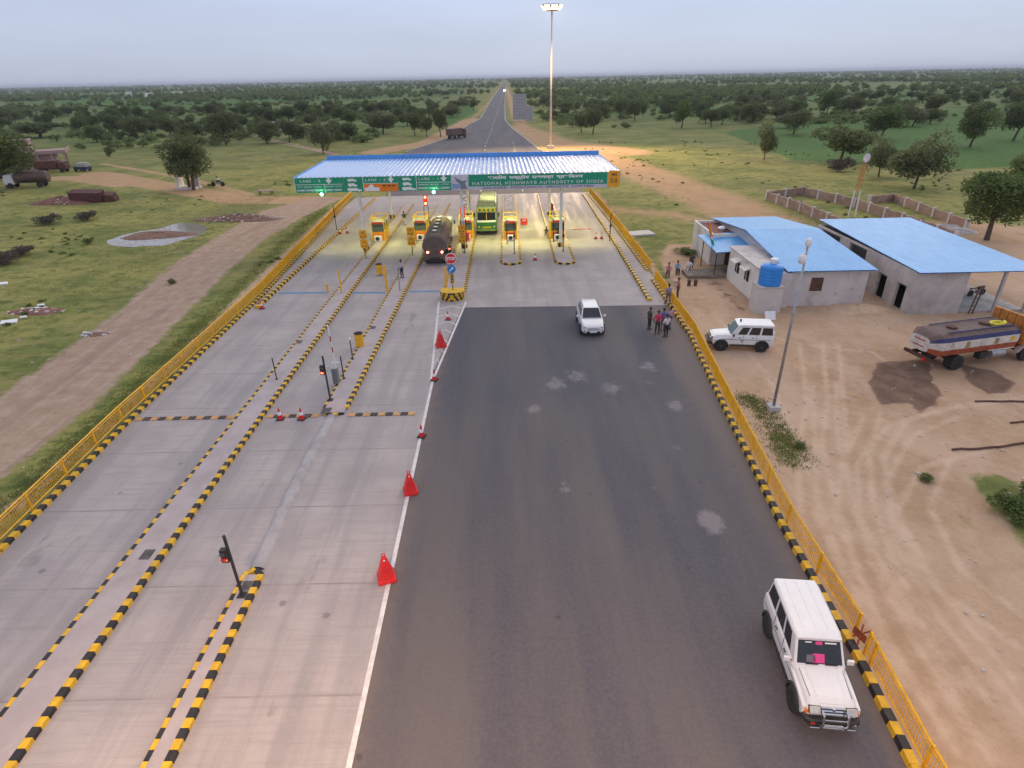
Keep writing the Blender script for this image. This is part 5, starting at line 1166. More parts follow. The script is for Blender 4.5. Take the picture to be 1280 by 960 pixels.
ld = bpy.data.lights.new('tail', 'POINT'); ld.energy = 8; ld.color = (1, .1, .05); ld.shadow_soft_size = .2
lo = bpy.data.objects.new('tail_glow', ld); COL.objects.link(lo); lo.location = (-7.3, 60.3, 1.5)
# small three wheeler tail light next to the tanker: a motorcycle waiting
def motorcycle(loc, rz, label, colour=m_blackpl, s=1., lit=False):
    t = thing('motorcycle', label, 'motorcycle', loc, rz); t.scale = (s,)*3
    for x in (-.62, .64): 
        mb = MB(); mb.lathe((x, 0, .31), [(.22, -.045), (.29, -.045), (.31, 0), (.29, .045), (.22, .045)], 18, ax='Y'); w = mb.build('wheel', m_black, t); mb = MB(); mb.lathe((x, 0, .31), [(.2, -.01), (.2, .01)], 14, ax='Y'); mb.build('rim', m_steel, w)
    mb = MB(); mb.tube((.62, -.08, .31), (.36, -.08, .86), .025, n=6); mb.tube((.62, .08, .31), (.36, .08, .86), .025, n=6); mb.tube((-.6, .1, .31), (.05, .1, .45), .025, n=6); mb.tube((-.1, 0, .35), (.38, 0, .75), .03, n=6); mb.build('frame', m_steel, t)
    mb = MB(); mb.loft([(-.05, [(.09, .62), (.12, .72), (.08, .80)]), (.15, [(.12, .60), (.16, .74), (.10, .86)]), (.38, [(.08, .66), (.10, .76), (.06, .84)])]); mb.build('fuel_tank', colour, t, bevel=.02)
    mb = MB(); mb.loft([(-.75, [(.08, .72), (.10, .80)]), (-.4, [(.11, .68), (.13, .77)]), (-.02, [(.09, .66), (.09, .74)])]); mb.build('seat', m_blackpl, t, bevel=.02)
    mb = MB(); mb.box((.05, 0, .42), (.32, .2, .28)); mb.build('engine', m_steel, t, bevel=.03)
    mb = MB(); mb.tube((.34, -.34, .98), (.38, 0, .92), .018, n=6); mb.tube((.38, 0, .92), (.34, .34, .98), .018, n=6); mb.build('handlebar', m_chrome, t)
    mb = MB(); mb.lathe((.47, 0, .82), [(.09, 0), (.10, .06)], 12, ax='X'); mb.build('headlight', m_chrome, t)
    mb = MB(); mb.box((-.8, 0, .70), (.06, .12, .08)); mb.build('tail_light', glow('bike_tail', (1, .1, .06), 14) if lit else m_redpaint, t)
    return t
p = G(563, 317); motorcycle((p.x, p.y, .04), math.radians(90), 'motorcycle with a lit tail light squeezed right of the brown tanker', m_redpaint, 1., True)
motorcycle((38.9, 46.9, 0), math.radians(15), 'black motorcycle parked under the open side of the concrete shed', m_blackpl)
p = G(273, 233); motorcycle((p.x, p.y, 0), math.radians(0), 'dark motorcycle standing right of the lone twin-trunk tree on the left', m_blackpl, 1.35)
person((p.x, p.y + .1, .35), R_(-90), 'sit', cl('white2', (.5, .5, .52)), dk, 'rider in a pale shirt sitting on the motorcycle by the lone tree', 1.1, .9)

def bus():
    t = thing('bus', 'green fronted bus with yellow marker board facing the camera in the toll lane', 'bus', (-2.62, 76.6, .04), math.radians(-90))
    gb = pm('bus_green', (.02, .14, .05), .4, var=.12); cream = pm('bus_cream', (.26, .32, .22), .5, var=.08); by = pm('bus_yellow', (.45, .34, .04), .5)
    S = lambda k: [(1.15*k, .5), (1.25*k, .7), (1.25*k, 2.9), (1.12*k, 3.25), (.8*k, 3.36)]
    mb = MB(); mb.loft([(-5.2, S(.98)), (-5.0, S(1)), (4.6, S(1)), (4.95, S(.95))]); mb.build('body', cream, t, bevel=.04)
    mb = MB(); mb.loft([(-4.9, [(1.0, 3.3), (1.0, 3.55)]), (3.7, [(1.0, 3.3), (1.0, 3.55)])]); mb.build('roof_luggage', pm('pale_tarp', (.34, .36, .33), .8), t, bevel=.06)
    x = 4.96
    mb = MB(); mb.box((x, 0, 3.02), (.1, 2.25, .42)); mk_ = mb.build('marker_board', by, t, bevel=.02)
    for y in (-.75, -.25, .25, .75): mb = MB(); mb.lathe((x + .06, y, 3.03), [(.15, -.01), (.15, .012)], 14, ax='X'); mb.build('round_emblem', gb, mk_)
    for s in (-1, 1): mb = MB(); mb.box((x, s*.535, 2.22), (.08, 1.03, 1.02)); mb.build('windscreen', m_glass, t)
    mb = MB(); mb.box((x + .01, 0, 2.28), (.08, .07, .95)); mb.build('centre_post', by, t)
    mb = MB(); mb.box((x + .005, 0, 1.70), (.08, 2.2, .24)); mb.build('white_band', m_letter, t)
    mb = MB(); mb.box((x, 0, 1.12), (.1, 2.3, .92)); mb.build('front_panel', gb, t, bevel=.02)
    mb = MB(); mb.box((x + .03, 0, .98), (.08, 1.1, .2)); mb.build('grille_strip', by, t)
    mb = MB(); mb.box((x + .04, 0, .66), (.16, 2.4, .22)); mb.build('bumper', pm('bumper_green', (.16, .24, .08), .5), t, bevel=.03)
    for s in (-1, 1):
        mb = MB(); mb.lathe((x + .05, s*.9, 1.05), [(.13, -.01), (.12, .02)], 14, ax='X'); mb.build('headlight', m_chrome, t)
        mb = MB(); mb.box((x - .2, s*1.45, 2.4), (.1, .2, .5)); mb.build('wing_mirror', m_blackpl, t)
        for k in range(6): mb = MB(); mb.box((3.4 - k*1.5, s*1.255, 2.35), (1.2, .03, .7)); mb.build('side_window', m_glass, t)
        mb = MB(); mb.box((-.1, s*1.256, 1.3), (9.4, .03, .5)); mb.build('side_stripe', gb, t)
        for xx in (3.3, -2.8): wheel(t, xx, s*1.08, .5, .28, s, m_rust)
bus()

def colour_tanker():
    rw = G(1191, 462); fw = G(1277, 450); d = (fw - rw); ang = math.atan2(d.y, d.x); wb = d.length
    ux = Vector((math.cos(ang), math.sin(ang), 0)); uy = Vector((-ux.y, ux.x, 0))
    o = rw + uy*1.0 + ux*2.2
    t = thing('tanker_truck', 'weathered orange, white and blue water tanker truck standing in the dirt yard', 'tanker truck', (o.x, o.y, 0), ang)
    fr = pm('tank_orange', (.38, .085, .035), .6, var=.3, dirt=(.14, .05, .03), dirtamt=.8); wb_ = pm('tank_white', (.64, .60, .56), .6, var=.2, dirt=(.28, .13, .06), dirtamt=.95); bl_ = pm('tank_blue', (.03, .04, .15), .6, var=.3, dirt=(.13, .09, .09), dirtamt=.85); tp = pm('tank_top', (.14, .095, .085), .8, var=.3, dirt=(.1, .05, .04), dirtamt=.7)
    ring = [(.62, 1.0), (1.08, 1.13), (1.14, 1.52), (1.14, 2.04), (1.06, 2.30), (.70, 2.46)]
    mats = [fr, fr, wb_, bl_, tp]
    xs = [(-4.35, .62), (-3.75, 1.0), (2.0, 1.0), (2.2, .9)]
    mb = MB(); n = len(ring)*2
    pts = []
    for x, k in xs:
        zc = 1.72; R2 = [(h*k, zc + (z - zc)*k) for h, z in ring]; pts.append([(x, -h, z) for h, z in R2] + [(x, h, z) for h, z in reversed(R2)])
    vs_ = [p for r in pts for p in r]; mb.v = vs_; mmap = [0, 0, 1, 2, 3, 3, 3, 2, 1, 0, 0, 0]
    for k in range(3):
        for i in range(n): j = (i+1) % n; mb.f.append((k*n+i, k*n+j, (k+1)*n+j, (k+1)*n+i)); mb.m.append(mmap[i])
    mb.f.append(tuple(range(n))[::-1]); mb.m.append(1); mb.f.append(tuple(range(3*n, 4*n))); mb.m.append(1)
    tk = mb.build('tank', [fr, wb_, bl_, tp], t)
    for y in (-.72, .72): mb = MB(); mb.box((-.7, y, 2.52), (5.0, .05, .06)); mb.build('walkway_rail', bl_, tk)
    for x in (-2.2, .3): mb = MB(); mb.lathe((x, 0, 2.45), [(.3, 0), (.3, .12), (.2, .15)], 14); mb.build('hatch', m_rust, tk)
    mb = MB(); random.seed(4)
    for k in range(9): a = k*.7; mb.tube((.9 + math.cos(a)*.5, -.35 + math.sin(a)*.28, 2.56 + k*.01), (.9 + math.cos(a+.7)*.5, -.35 + math.sin(a+.7)*.28, 2.57 + k*.01), .085, n=7)
    mb.build('yellow_hose', pm('hose_yellow', (.72, .62, .04), .6), t)
    # front-of-tank emblem and rear stripes
    mb = MB(); mb.lathe((1.5, -1.145, 1.80), [(.17, -.012), (.17, .012)], 14, ax='Y'); mb.build('yellow_disc', m_yel, tk)
    for x in (-1.9, .3): mb = MB(); mb.box((x, -1.145, 1.75), (.28, .02, .40)); mb.build('rust_patch', pm('tan_patch', (.34, .22, .12), .8, var=.3), tk)
    for z in (1.55, 1.95): mb = MB(); mb.box((-4.365, .05, z), (.02, .8, .06)); mb.build('red_stripe', m_redpaint, tk)
    mb = MB(); mb.box((-3.98, -.74, 1.40), (.30, .22, .26), rz=-.6); mb.build('yellow_patch', m_signor, tk)
    chassis(t, -4.2, 4.6, ((-2.2, 1), (wb - 2.2, 0)), 1.0, .5)
    mb = MB(); mb.box((-4.2, 0, .85), (.16, 2.0, .2)); mb.build('rear_bumper', m_rust, t); mb = MB(); mb.lathe((-4.3, -.6, .8), [(.12, -.05), (.12, .12)][::-1], 10, ax='X'); mb.build('outlet_valve', m_red, t)
    mb = MB(); mb.tube((.3, -.95, .8), (1.35, -.95, .8), .28, n=14); mb.build('fuel_cylinder', m_steel, t, bevel=.02)
    mb = MB(); mb.box((-.25, -.85, .78), (.5, .4, .5)); mb.build('tool_box', m_blackpl, t)
    mb = MB(); mb.box((1.0, -1.05, 1.1), (2.0, .06, .05)); mb.build('step_bar', m_wsteel, t)
    mb = MB(); mb.box((.6, 1.0, .95), (3.4, .06, .5)); mb.build('side_guard', m_rust, t)
    # cab with orange ribbed headboard
    for k in range(5): mb = MB(); mb.box((2.45, -1.02 + k*.51, 2.15), (.2, .46, 1.75)); mb.build('headboard_panel', pm('head_orange', (.50, .19, .03), .6, var=.3, dirt=(.2, .1, .05)), t, bevel=.02)
    mb = MB(); mb.loft([(2.6, [(1.05, .85), (1.12, 1.0), (1.12, 2.2), (1.05, 2.35)]), (4.4, [(1.05, .85), (1.12, 1.0), (1.12, 2.2), (1.0, 2.35)]), (4.7, [(.95, .85), (1.0, 1.0), (.98, 1.9), (.9, 2.1)])]); mb.build('cab', pm('cab_red', (.42, .035, .06), .5, var=.25, dirt=(.25, .12, .1)), t, bevel=.05)
    mb = MB(); mb.loft([(2.7, [(1.0, 2.35), (.9, 2.45)]), (4.5, [(.9, 2.3), (.8, 2.4)])]); mb.build('cab_roof', pm('cab_green', (.12, .2, .18), .6, var=.3), t)
    for s in (-1, 1):
        mb = MB(); mb.box((3.6, s*1.125, 1.85), (.85, .02, .55)); mb.build('side_window', m_dark, t)
        mb = MB(); mb.prismy([(x_ - 1.15, z_) for x_, z_ in ((3.25, .75), (3.45, 1.05), (3.7, 1.2), (4.4, 1.2), (4.75, 1.0), (4.9, .75), (4.75, .75), (4.35, 1.08), (3.8, 1.08), (3.45, .75))], s*1.13 - .12, s*1.13 + .12); mb.build('mudguard', pm('tan_guard', (.40, .32, .28), .7, var=.2), t)
    mb = MB(); mb.box((4.62, 0, 1.75), (.1, 1.7, .6)); mb.build('windscreen', m_glass, t)
    for s in (-1, 1): mb = MB(); mb.lathe((4.7, s*.75, 1.1), [(.12, -.02), (.12, .02)], 12, ax='X'); mb.build('headlight', m_chrome, t)
    return t
colour_tanker()
# distant vehicles on the left and on the road
def small_truck(loc, rz, label, bodym, cabm, kind='tank', s=1.):
    t = thing('truck', label, 'truck', loc, rz); t.scale = (s,)*3
    mb = MB()
    if kind == 'tank': mb.loft([ellsec(-3.8, .95, 1.0, 2.7, 8), ellsec(-3.6, 1.1, .9, 2.85, 8), ellsec(1.5, 1.1, .9, 2.85, 8), ellsec(1.6, 1.0, 1.0, 2.7, 8)])
    else: mb.box((-1.1, 0, 1.9), (5.2, 2.2, 1.7))
    mb.build('tank' if kind == 'tank' else 'cargo_box', bodym, t, bevel=.04)
    mb = MB(); mb.loft([(1.9, [(1.05, .7), (1.1, 2.3), (.95, 2.5)]), (3.3, [(1.05, .7), (1.1, 2.2), (.95, 2.4)]), (3.6, [(1.0, .7), (1.0, 1.6), (.9, 1.7)])]); mb.build('cab', cabm, t, bevel=.05)
    mb = MB(); mb.box((3.42, 0, 1.95), (.12, 1.8, .6)); mb.build('windscreen', m_glass, t)
    chassis(t, -3.6, 3.3, ((-2.3, 0), (2.6, 0)), 1.0, .5); return t
p = G(28, 236); small_truck((p.x, p.y + 2, 0), math.radians(190), 'brown tanker truck with a white cab parked at the far left edge', pm('oldbrown', (.12, .075, .065), .6, var=.3), m_white)
p = G(60, 217); small_truck((p.x, p.y + 2, 0), math.radians(5), 'dark rusty truck parked before the pink roofed house', m_rust, m_rust, 'box', .9)
p = G(571, 173); small_truck((p.x, p.y, 0), math.radians(60), 'brown truck stopped on the left shoulder beyond the canopy', pm('oldbrown', (.12, .075, .065)), m_rust, 'box', 1.1)
p = G(120, 252); t = small_truck((p.x, p.y, -.75), math.radians(12), 'dark red derelict truck lying beside rubble', pm('darkred', (.11, .04, .04), .85, var=.5, dirt=(.05, .03, .03), dirtamt=.9), m_rust, 'box', .9); t.rotation_euler = (.15, .06, .2)
def jeep_soft(loc, rz, label, top, bodym):
    t = thing('old_jeep', label, 'jeep', loc, rz); mb = MB(); mb.loft([(-1.7, [(.75, .4), (.8, 1.0)]), (.6, [(.75, .4), (.8, 1.0)]), (1.7, [(.6, .45), (.6, .95)])]); mb.build('body', bodym, t, bevel=.04)
    mb = MB(); mb.loft([(-1.75, [(.78, 1.0), (.75, 1.75), (.6, 1.85)]), (.55, [(.78, 1.0), (.75, 1.75), (.6, 1.85)])]); mb.build('soft_top', top, t, bevel=.05)
    mb = MB(); mb.box((.58, 0, 1.4), (.05, 1.3, .5)); mb.build('windscreen', m_glass, t)
    for x in (-1.1, 1.1):
        for s in (-1, 1): wheel(t, x, s*.75, .36, .2, s)
p = G(104, 214); jeep_soft((p.x, p.y, 0), math.radians(170), 'small jeep with a grey cover beside the house on the left', pm('grey_tarp', (.36, .34, .33), .8), navy)
p = G(4, 226); jeep_soft((p.x, p.y, 0), math.radians(200), 'dark covered jeep at the very left edge behind the tanker', pm('dark_tarp', (.06, .07, .09), .7), m_blackpl)
# distant car with its headlights on
t = thing('distant_car', 'tiny far car with bright headlights on the highway', 'car', (-1.9, 900, ZA), math.radians(-90))
mb = MB(); mb.loft([(-2, [(.8, .3), (.85, .9)]), (2, [(.8, .3), (.8, .8)])]); mb.build('body', m_white, t); mb = MB(); mb.loft([(-1.6, [(.75, .9), (.6, 1.45)]), (.6, [(.75, .9), (.6, 1.45)])]); mb.build('cabin', m_glass, t)
for s in (-.6, .6): mb = MB(); mb.lathe((2.05, s, .65), [(.35, 0), (.3, .05)], 12, ax='X'); mb.build('headlight', glow('beam', (1, .97, .9), 400), t)

# ------------------------------------------------------------------ buildings
m_roofred = pm('redbrown_roof', (.22, .09, .08), .85, var=.2, dirt=(.35, .2, .17))
def bx(x0, x1, y0, y1, z0, z1, mi=0): mb = MB(); mb.box(((x0+x1)/2, (y0+y1)/2, (z0+z1)/2), (x1-x0, y1-y0, z1-z0), mi); return mb
def ribsheet(parent, q, pitch=.32, name='roof', mat=None, along=True):
    """corrugated sheet over the quad q = (near-left, near-right, far-right, far-left); ribs run near to far"""
    q = [Vector(p) for p in q]; n = max(2, round((q[1]-q[0]).length/pitch)); vs_, fs_ = [], []
    pr = []
    for i in range(n):
        for dt, dz in ((0, 0), (.6, 0), (.7, .014), (.9, .014)): pr.append(((i+dt)/n, dz))
    pr.append((1, 0)); mb = MB()
    for t_, dz in pr:
        for a, b in ((q[0], q[1]), (q[3], q[2])): p = a.lerp(b, t_); vs_.append((p.x, p.y, p.z + dz))
    for i in range(len(pr)-1): fs_.append((2*i, 2*i+2, 2*i+3, 2*i+1))
    mb.add(vs_, fs_)
    vb = [(v[0], v[1], v[2] - .06) for v in q]; mb.add(vb, [(3, 2, 1, 0)])
    return mb.build(name, mat or m_roof2, parent)
# white office with flat roof
t = thing('office_room', 'white flat roofed room with two shaded windows facing the road', 'building', (0, 0, 0))
bx(20.15, 24.5, 46.3, 53.2, 0, 2.9).build('wall', m_plaster, t)
bx(20.0, 24.4, 46.1, 53.3, 2.9, 3.02).build('roof', m_plast2, t)
for y in (50.9, 48.6):
    w = bx(20.09, 20.16, y - .42, y + .42, 1.25, 2.15).build('window', m_dark, t); bx(20.06, 20.10, y - .03, y + .03, 1.25, 2.15).build('frame', m_wsteel, w)
    mb = MB(); mb.prismy([(20.15, 2.42), (19.6, 2.22), (19.6, 2.28), (20.15, 2.5)], y - .65, y + .65); mb.build('window_shade', m_plaster, w)
# hall with blue gable roof
t = thing('hall', 'long pale plastered hall with a blue sheet roof and one brown shuttered window', 'building', (0, 0, 0))
bx(22.4, 28.6, 45.5, 64.3, 0, 3.0).build('wall', m_plast2, t); bx(21.3, 22.39, 45.2, 46.0, 0, 2.85).build('wall_pier', m_plast2, t)
mb = MB(); 
for y0_, y1_ in ((45.5, 45.65), (64.15, 64.3)): pass
ribsheet(t, [(21.9, 45.1, 3.02), (29.0, 45.1, 3.02), (28.7, 54.9, 4.05), (21.9, 54.9, 4.05)], name='roof_near')
ribsheet(t, [(21.9, 54.9, 4.05), (28.7, 54.9, 4.05), (28.9, 65.0, 3.05), (21.9, 65.0, 3.05)], name='roof_far')
for x in (22.41, 28.5):
    mb = MB(); mb.add([(x, 45.52, 3.0), (x, 64.28, 3.0), (x, 54.9, 3.98), (x + .09, 45.52, 3.0), (x + .09, 64.28, 3.0), (x + .09, 54.9, 3.98)], [(0, 1, 2), (5, 4, 3), (0, 2, 5, 3), (1, 4, 5, 2), (0, 3, 4, 1)]); mb.build('gable_wall', m_plast2, t)
w = bx(24.1, 25.05, 45.44, 45.52, 1.25, 2.35).build('window', m_wood, t); bx(24.03, 25.12, 45.42, 45.46, 1.17, 1.25).build('sill', m_plast2, w)
for x, z, r in ((26.3, .95, .16), (27.5, 1.35, .12), (28.3, .7, .12)): mb = MB(); mb.lathe((x, 45.5, z), [(r, -.02), (r*.9, .02)], 12, ax='Y'); mb.build('plaster_patch', m_cement, t)
# veranda block with red roof room
t = thing('veranda_house', 'white room with a brick red flat roof and a blue sheet veranda on posts', 'building', (0, 0, 0))
bx(19.85, 24.4, 57.6, 63.8, 0, 2.75).build('wall', m_plaster, t); bx(20.05, 24.2, 57.8, 63.6, 2.752, 2.80).build('roof', m_roofred, t)
for a in ((19.83, 20.03, 57.6, 63.8), (20.03, 24.4, 57.58, 57.78), (20.03, 24.4, 63.62, 63.82)): bx(*a, 2.751, 3.05).build('parapet', m_plaster, t)
ribsheet(t, [(18.9, 53.1, 2.45), (23.4, 53.1, 2.7), (23.4, 59.2, 2.95), (18.9, 59.2, 2.62)], .3, 'veranda_roof')
for x, y, h in ((19.0, 53.3, 2.42), (19.0, 57.4, 2.55), (21.1, 53.3, 2.5)): mb = MB(); mb.tube((x, y, 0), (x, y, h), .05, n=6); mb.build('post', m_blackpl, t)
bx(22.9, 23.0, 53.3, 57.5, 0, 2.6).build('back_wall', m_plast2, t)
mb = MB(); mb.box((21.8, 57.56, 1.05), (.9, .06, 2.1)); mb.build('door', m_wood, t)
mb = MB(); mb.lathe((21.6, 60.2, 2.8), [(.25, 0), (.42, .25), (.2, .4)], 12); o = mb.build('roof_sack', m_whitepl); tag(o, 'small white bundle lying on the brick red roof', 'bundle')
t = thing('flag_pole', 'leaning pole with an orange, white and green cloth above the veranda', 'flag', (19.2, 55.6, 2.6)); mb = MB(); mb.tube((0, 0, 0), (-.5, .5, 2.0), .025, n=6); mb.build('pole', m_rust, t)
for c, z0_, z1_ in ((m_orange, 1.3, 2.0), (m_orange, .7, 1.3), (m_letter, .5, .7), (pm('flag_green', (.03, .3, .15), .8), -.05, .5)):
    mb = MB(); a0, a1 = z0_/2., z1_/2.; mb.add([(-.5*a0, .5*a0, z0_), (-.5*a0 + .28, .5*a0 - .1, z0_ - .15), (-.5*a1 + .2, .5*a1 - .1, z1_ - .1), (-.5*a1, .5*a1, z1_)], [(0, 1, 2, 3)]); mb.build('cloth', c, t)
t = thing('drinks_cooler', 'white upright cooler standing outside under the veranda edge', 'cooler', (G(918, 350).x, G(918, 350).y, 0), .2)
bm_ = bx(-.38, .38, -.3, .3, .08, 1.85); bm_.build('cabinet', m_whitepl, t, bevel=.03); bx(-.30, .30, -.32, -.3, .75, 1.75).build('door', pm('cooler_door', (.6, .62, .68), .3), t); bx(-.22, .22, -.325, -.3, .2, .55).build('vent_panel', m_steel, t)
# water tank on plastered pillar
t = thing('tank_pillar', 'square plastered masonry pillar carrying the blue water tank', 'pillar', (20.3, 44.6, 0)); bx(-.95, .95, -.75, .75, 0, 2.1).build('shaft', m_plast2, t); bx(-1.0, 1.0, -.8, .8, 2.1, 2.2).build('top_slab', m_cement, t)
t = thing('water_tank', 'bright blue cylindrical plastic water tank on the pillar', 'water tank', (20.35, 44.6, 2.2))
mb = MB(); pr = [(.80, 0), (.84, .06)]; 
for k in range(5): z = .1 + k*.26; pr += [(.84, z), (.815, z + .04), (.84, z + .08)]
pr += [(.84, 1.42), (.74, 1.52), (.34, 1.66)]; mb.lathe((0, 0, 0), pr, 28); mb.build('barrel', m_tank, t, smooth=True); mb = MB(); mb.lathe((.1, .1, 1.64), [(.28, 0), (.30, .34), (.12, .42)], 16); mb.build('lid', m_whitepl, t, bevel=.02)
p = G(963, 401); o = bx(-.4, .4, -.02, .02, .05, .75).build('white_board', m_whitepl, loc=(p.x, p.y, 0)); tag(o, 'small white board standing on the dirt behind the parked jeep', 'board'); o.rotation_euler = (-.5, 0, 0)
# concrete shed
t = thing('concrete_shed', 'unfinished grey concrete shed with a bright blue sheet roof and open bays', 'building', (0, 0, 0))
X0, X1, Y0, Y1 = 30.85, 34.9, 43.2, 59.4; H_ = 3.35
wl = MB()  # left wall with two doorways low and two large openings high
def wallseg(y0, y1, z0, z1): wl.box((X0 + .12, (y0+y1)/2, (z0+z1)/2), (.24, y1-y0, z1-z0))
cuts = [(44.0, 45.2, 0, 2.0), (46.6, 47.8, 0, 2.0), (50.2, 53.0, 1.5, 3.2), (54.8, 58.2, 1.5, 3.2)]
y = Y0
for c in cuts:
    wallseg(y, c[0], 0, H_); 
    if c[2] > 0: wallseg(c[0], c[1], 0, c[2])
    wallseg(c[0], c[1], c[3], H_); y = c[1]
wallseg(y, Y1, 0, H_); wl.build('side_wall', m_cement, t)
bx(X0 + .24, X1, Y0, Y0 + .24, 0, H_).build('front_wall', m_cement, t); bx(X0 + .24, X1, Y1 - .24, Y1, 0, H_).build('back_wall', m_cement, t); bx(X1 - .24, X1, Y0 + .24, Y1 - .24, 0, H_).build('inner_wall', m_cement, t)
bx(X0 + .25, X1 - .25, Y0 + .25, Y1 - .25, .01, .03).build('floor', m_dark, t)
ribsheet(t, [(30.75, 42.8, 3.42), (40.3, 42.8, 3.42), (40.3, 60.0, 3.75), (31.2, 60.0, 3.75)], .35, 'roof')
for x, y in ((37.6, 43.2), (40.0, 43.2), (40.0, 51.0), (40.0, 59.5)): bx(x - .1, x + .1, y - .1, y + .1, 0, 3.4).build('post', m_cement, t)
bx(35.0, 40.2, 43.4, 59.4, .01, .12).build('plinth', m_cement, t); bx(39.9, 40.1, 52, 59.4, .12, 3.3).build('side_wall', m_cement, t)
mb = MB(); mb.tube((35.6, 43.0, 0), (35.9, 43.1, 2.2), .05, n=6); mb.tube((35.9, 43.0, 0), (36.2, 43.1, 2.2), .05, n=6); 
for k in range(6): mb.tube((35.65 + k*.05, 43.02, .3 + k*.32), (35.95 + k*.05, 43.02, .3 + k*.32), .03, n=5)
tag(mb.build('ladder', m_rust), 'rusty ladder leaning at the front of the concrete shed', 'ladder')
# sand heap between hall and shed
def heap(px, py, rx, ry, h, mat, name, label, cat, seed=0, nstones=0, stmat=None):
    r = random.Random(seed); p = G(px, py); vs_, fs_ = [], []; n, m = 20, 7
    for k in range(m+1):
        q = k/m
        for i in range(n):
            a = 2*math.pi*i/n; rr = q*(1 + .15*math.sin(3*a + seed) + r.uniform(-.06, .06)); vs_.append((math.cos(a)*rx*rr, math.sin(a)*ry*rr, max(-.03, h*(1 - q**1.5)*(1 + r.uniform(-.18, .18)) - (.04 if k == m else 0))))
    for k in range(m):
        for i in range(n): j = (i+1) % n; fs_.append((k*n+i, (k+1)*n+i, (k+1)*n+j, k*n+j))
    mb = MB(); mb.add(vs_, fs_)
    for k in range(nstones):
        a, q = r.uniform(0, 6.28), r.random()**.6; s = r.uniform(.08, .28); mb.box((math.cos(a)*rx*q, math.sin(a)*ry*q, h*(1-q) + s*.2), (s, s*r.uniform(.5, 1.4), s*.6), 1, rz=r.uniform(0, 3), rx=r.uniform(-.4, .4))
    o = mb.build(name, [mat, stmat or m_plast2], loc=(p.x, p.y, 0)); tag(o, label, cat); return o
m_soil = pm('soil', (.20, .11, .08), .95, var=.35, scale=2, bmp=.6); m_sand = pm('sand', (.56, .39, .27), .95, var=.15, bmp=.5); m_brickrub = pm('brick_rubble', (.22, .10, .08), .9, var=.4)
heap(1070, 386, 2.6, 1.3, .35, m_sand, 'sand_heap', 'low heap of sand between the hall and the concrete shed', 'sand heap', 2)
heap(78, 254, 5, 2.0, 1.0, m_brickrub, 'rubble_heap', 'reddish rubble heap with white scraps left of the derelict truck', 'rubble', 3, 60)
heap(300, 274, 6.2, 2.0, .7, m_soil, 'rubble_heap', 'stony spoil heap beside the dirt track bend on the left', 'rubble', 4, 110)
heap(45, 390, 2.4, .9, .3, m_brickrub, 'rubble_heap', 'small brick rubble patch in the grass at the left edge', 'rubble', 5, 34)
heap(118, 418, 1.2, .5, .12, m_soil, 'spoil_heap', 'low soil bump beside the dirt track at the left', 'soil heap', 6, 12)
heap(197, 294, 4.6, 2.6, .32, m_soil, 'mud_bank', 'muddy bank rising in the middle of the shallow puddle', 'mud bank', 8)
heap(1175, 290, 4, 1.6, .9, m_plast2, 'rubble_heap', 'pale rubble heap at the right end of the ruined walls', 'rubble', 9, 40)
for px, py, s, lab in ((12, 404, 1.1, 'white slab lying at the very left edge of the grass'), (44, 388, .8, 'pale slab lying beside the small brick rubble'), (30, 398, .45, 'small white shard below the pale slab'), (52, 383, .5, 'narrow white shard on top of the brick rubble'), (3, 356, .9, 'white stone post at the left border of the photo')):
    p = G(px, py); mb = MB(); mb.box((0, 0, .12), (s, s*.45, .12), rz=.4, rx=.25); o = mb.build('stone_slab', m_letter, loc=(p.x, p.y, 0)); tag(o, lab, 'slab')
# puddle (shallow water)
pts = [GX(*q) for q in ((133, 302), (150, 295), (175, 289), (205, 285), (222, 279), (245, 279), (259, 286), (250, 294), (228, 300), (205, 307), (165, 309), (142, 307))]
m_w = pm('puddle_water', (.30, .27, .25), .08, var=.1); mb = MB()
rr = []
for i in range(len(pts)):
    a, b = Vector(pts[i]), Vector(pts[(i+1) % len(pts)]); rr += [tuple(a), tuple(a.lerp(b, .33) + Vector((random.uniform(-.3, .3), random.uniform(-.5, .5)))), tuple(a.lerp(b, .66) + Vector((random.uniform(-.3, .3), random.uniform(-.5, .5))))]
mb.add([(x, y, .012) for x, y in rr], [tuple(range(len(rr)))]); o = mb.build('water', m_w); o['kind'] = 'structure'
# ruined brick enclosures
m_brk = pm('brick_wall', (.33, .22, .17), .9, var=.2, scale=1.2, dirt=(.5, .42, .38), dirtamt=.6, bmp=.4)
def brickwall(pts, h, lab, th=.25, pil=3.2):
    t = thing('brick_wall', lab, 'wall', (pts[0][0], pts[0][1], 0), group='ruined brick enclosure walls'); o = Vector((*pts[0], 0))
    for a, b in zip(pts, pts[1:]):
        a, b = Vector((*a, 0)) - o, Vector((*b, 0)) - o; d = b - a; L_ = d.length; u = d/L_; n = Vector((-u.y, u.x, 0))*th/2; k = max(1, round(L_/pil))
        vs_, fs_ = [], []; m = k*6
        for i in range(m+1):
            p = a + d*i/m; hh = h + random.uniform(-.07, .05); vs_ += [tuple(p-n), tuple(p+n), tuple(p+n + Vector((0, 0, hh))), tuple(p-n + Vector((0, 0, hh)))]
        for i in range(m):
            for j in range(4): A = i*4+j; B = i*4+(j+1) % 4; fs_.append((A, B, B+4, A+4))
        fs_ += [(3, 2, 1, 0), (m*4, m*4+1, m*4+2, m*4+3)]
        mb = MB(); mb.add(vs_, fs_); mb.build('wall', m_brk, t)
        for i in range(k+1):
            p = a + d*i/k; mb = MB(); mb.box((p.x, p.y, h/2 + .07), (th + .1, th + .1, h + .14), rz=math.atan2(u.y, u.x)); mb.build('pier', m_plast2, t)
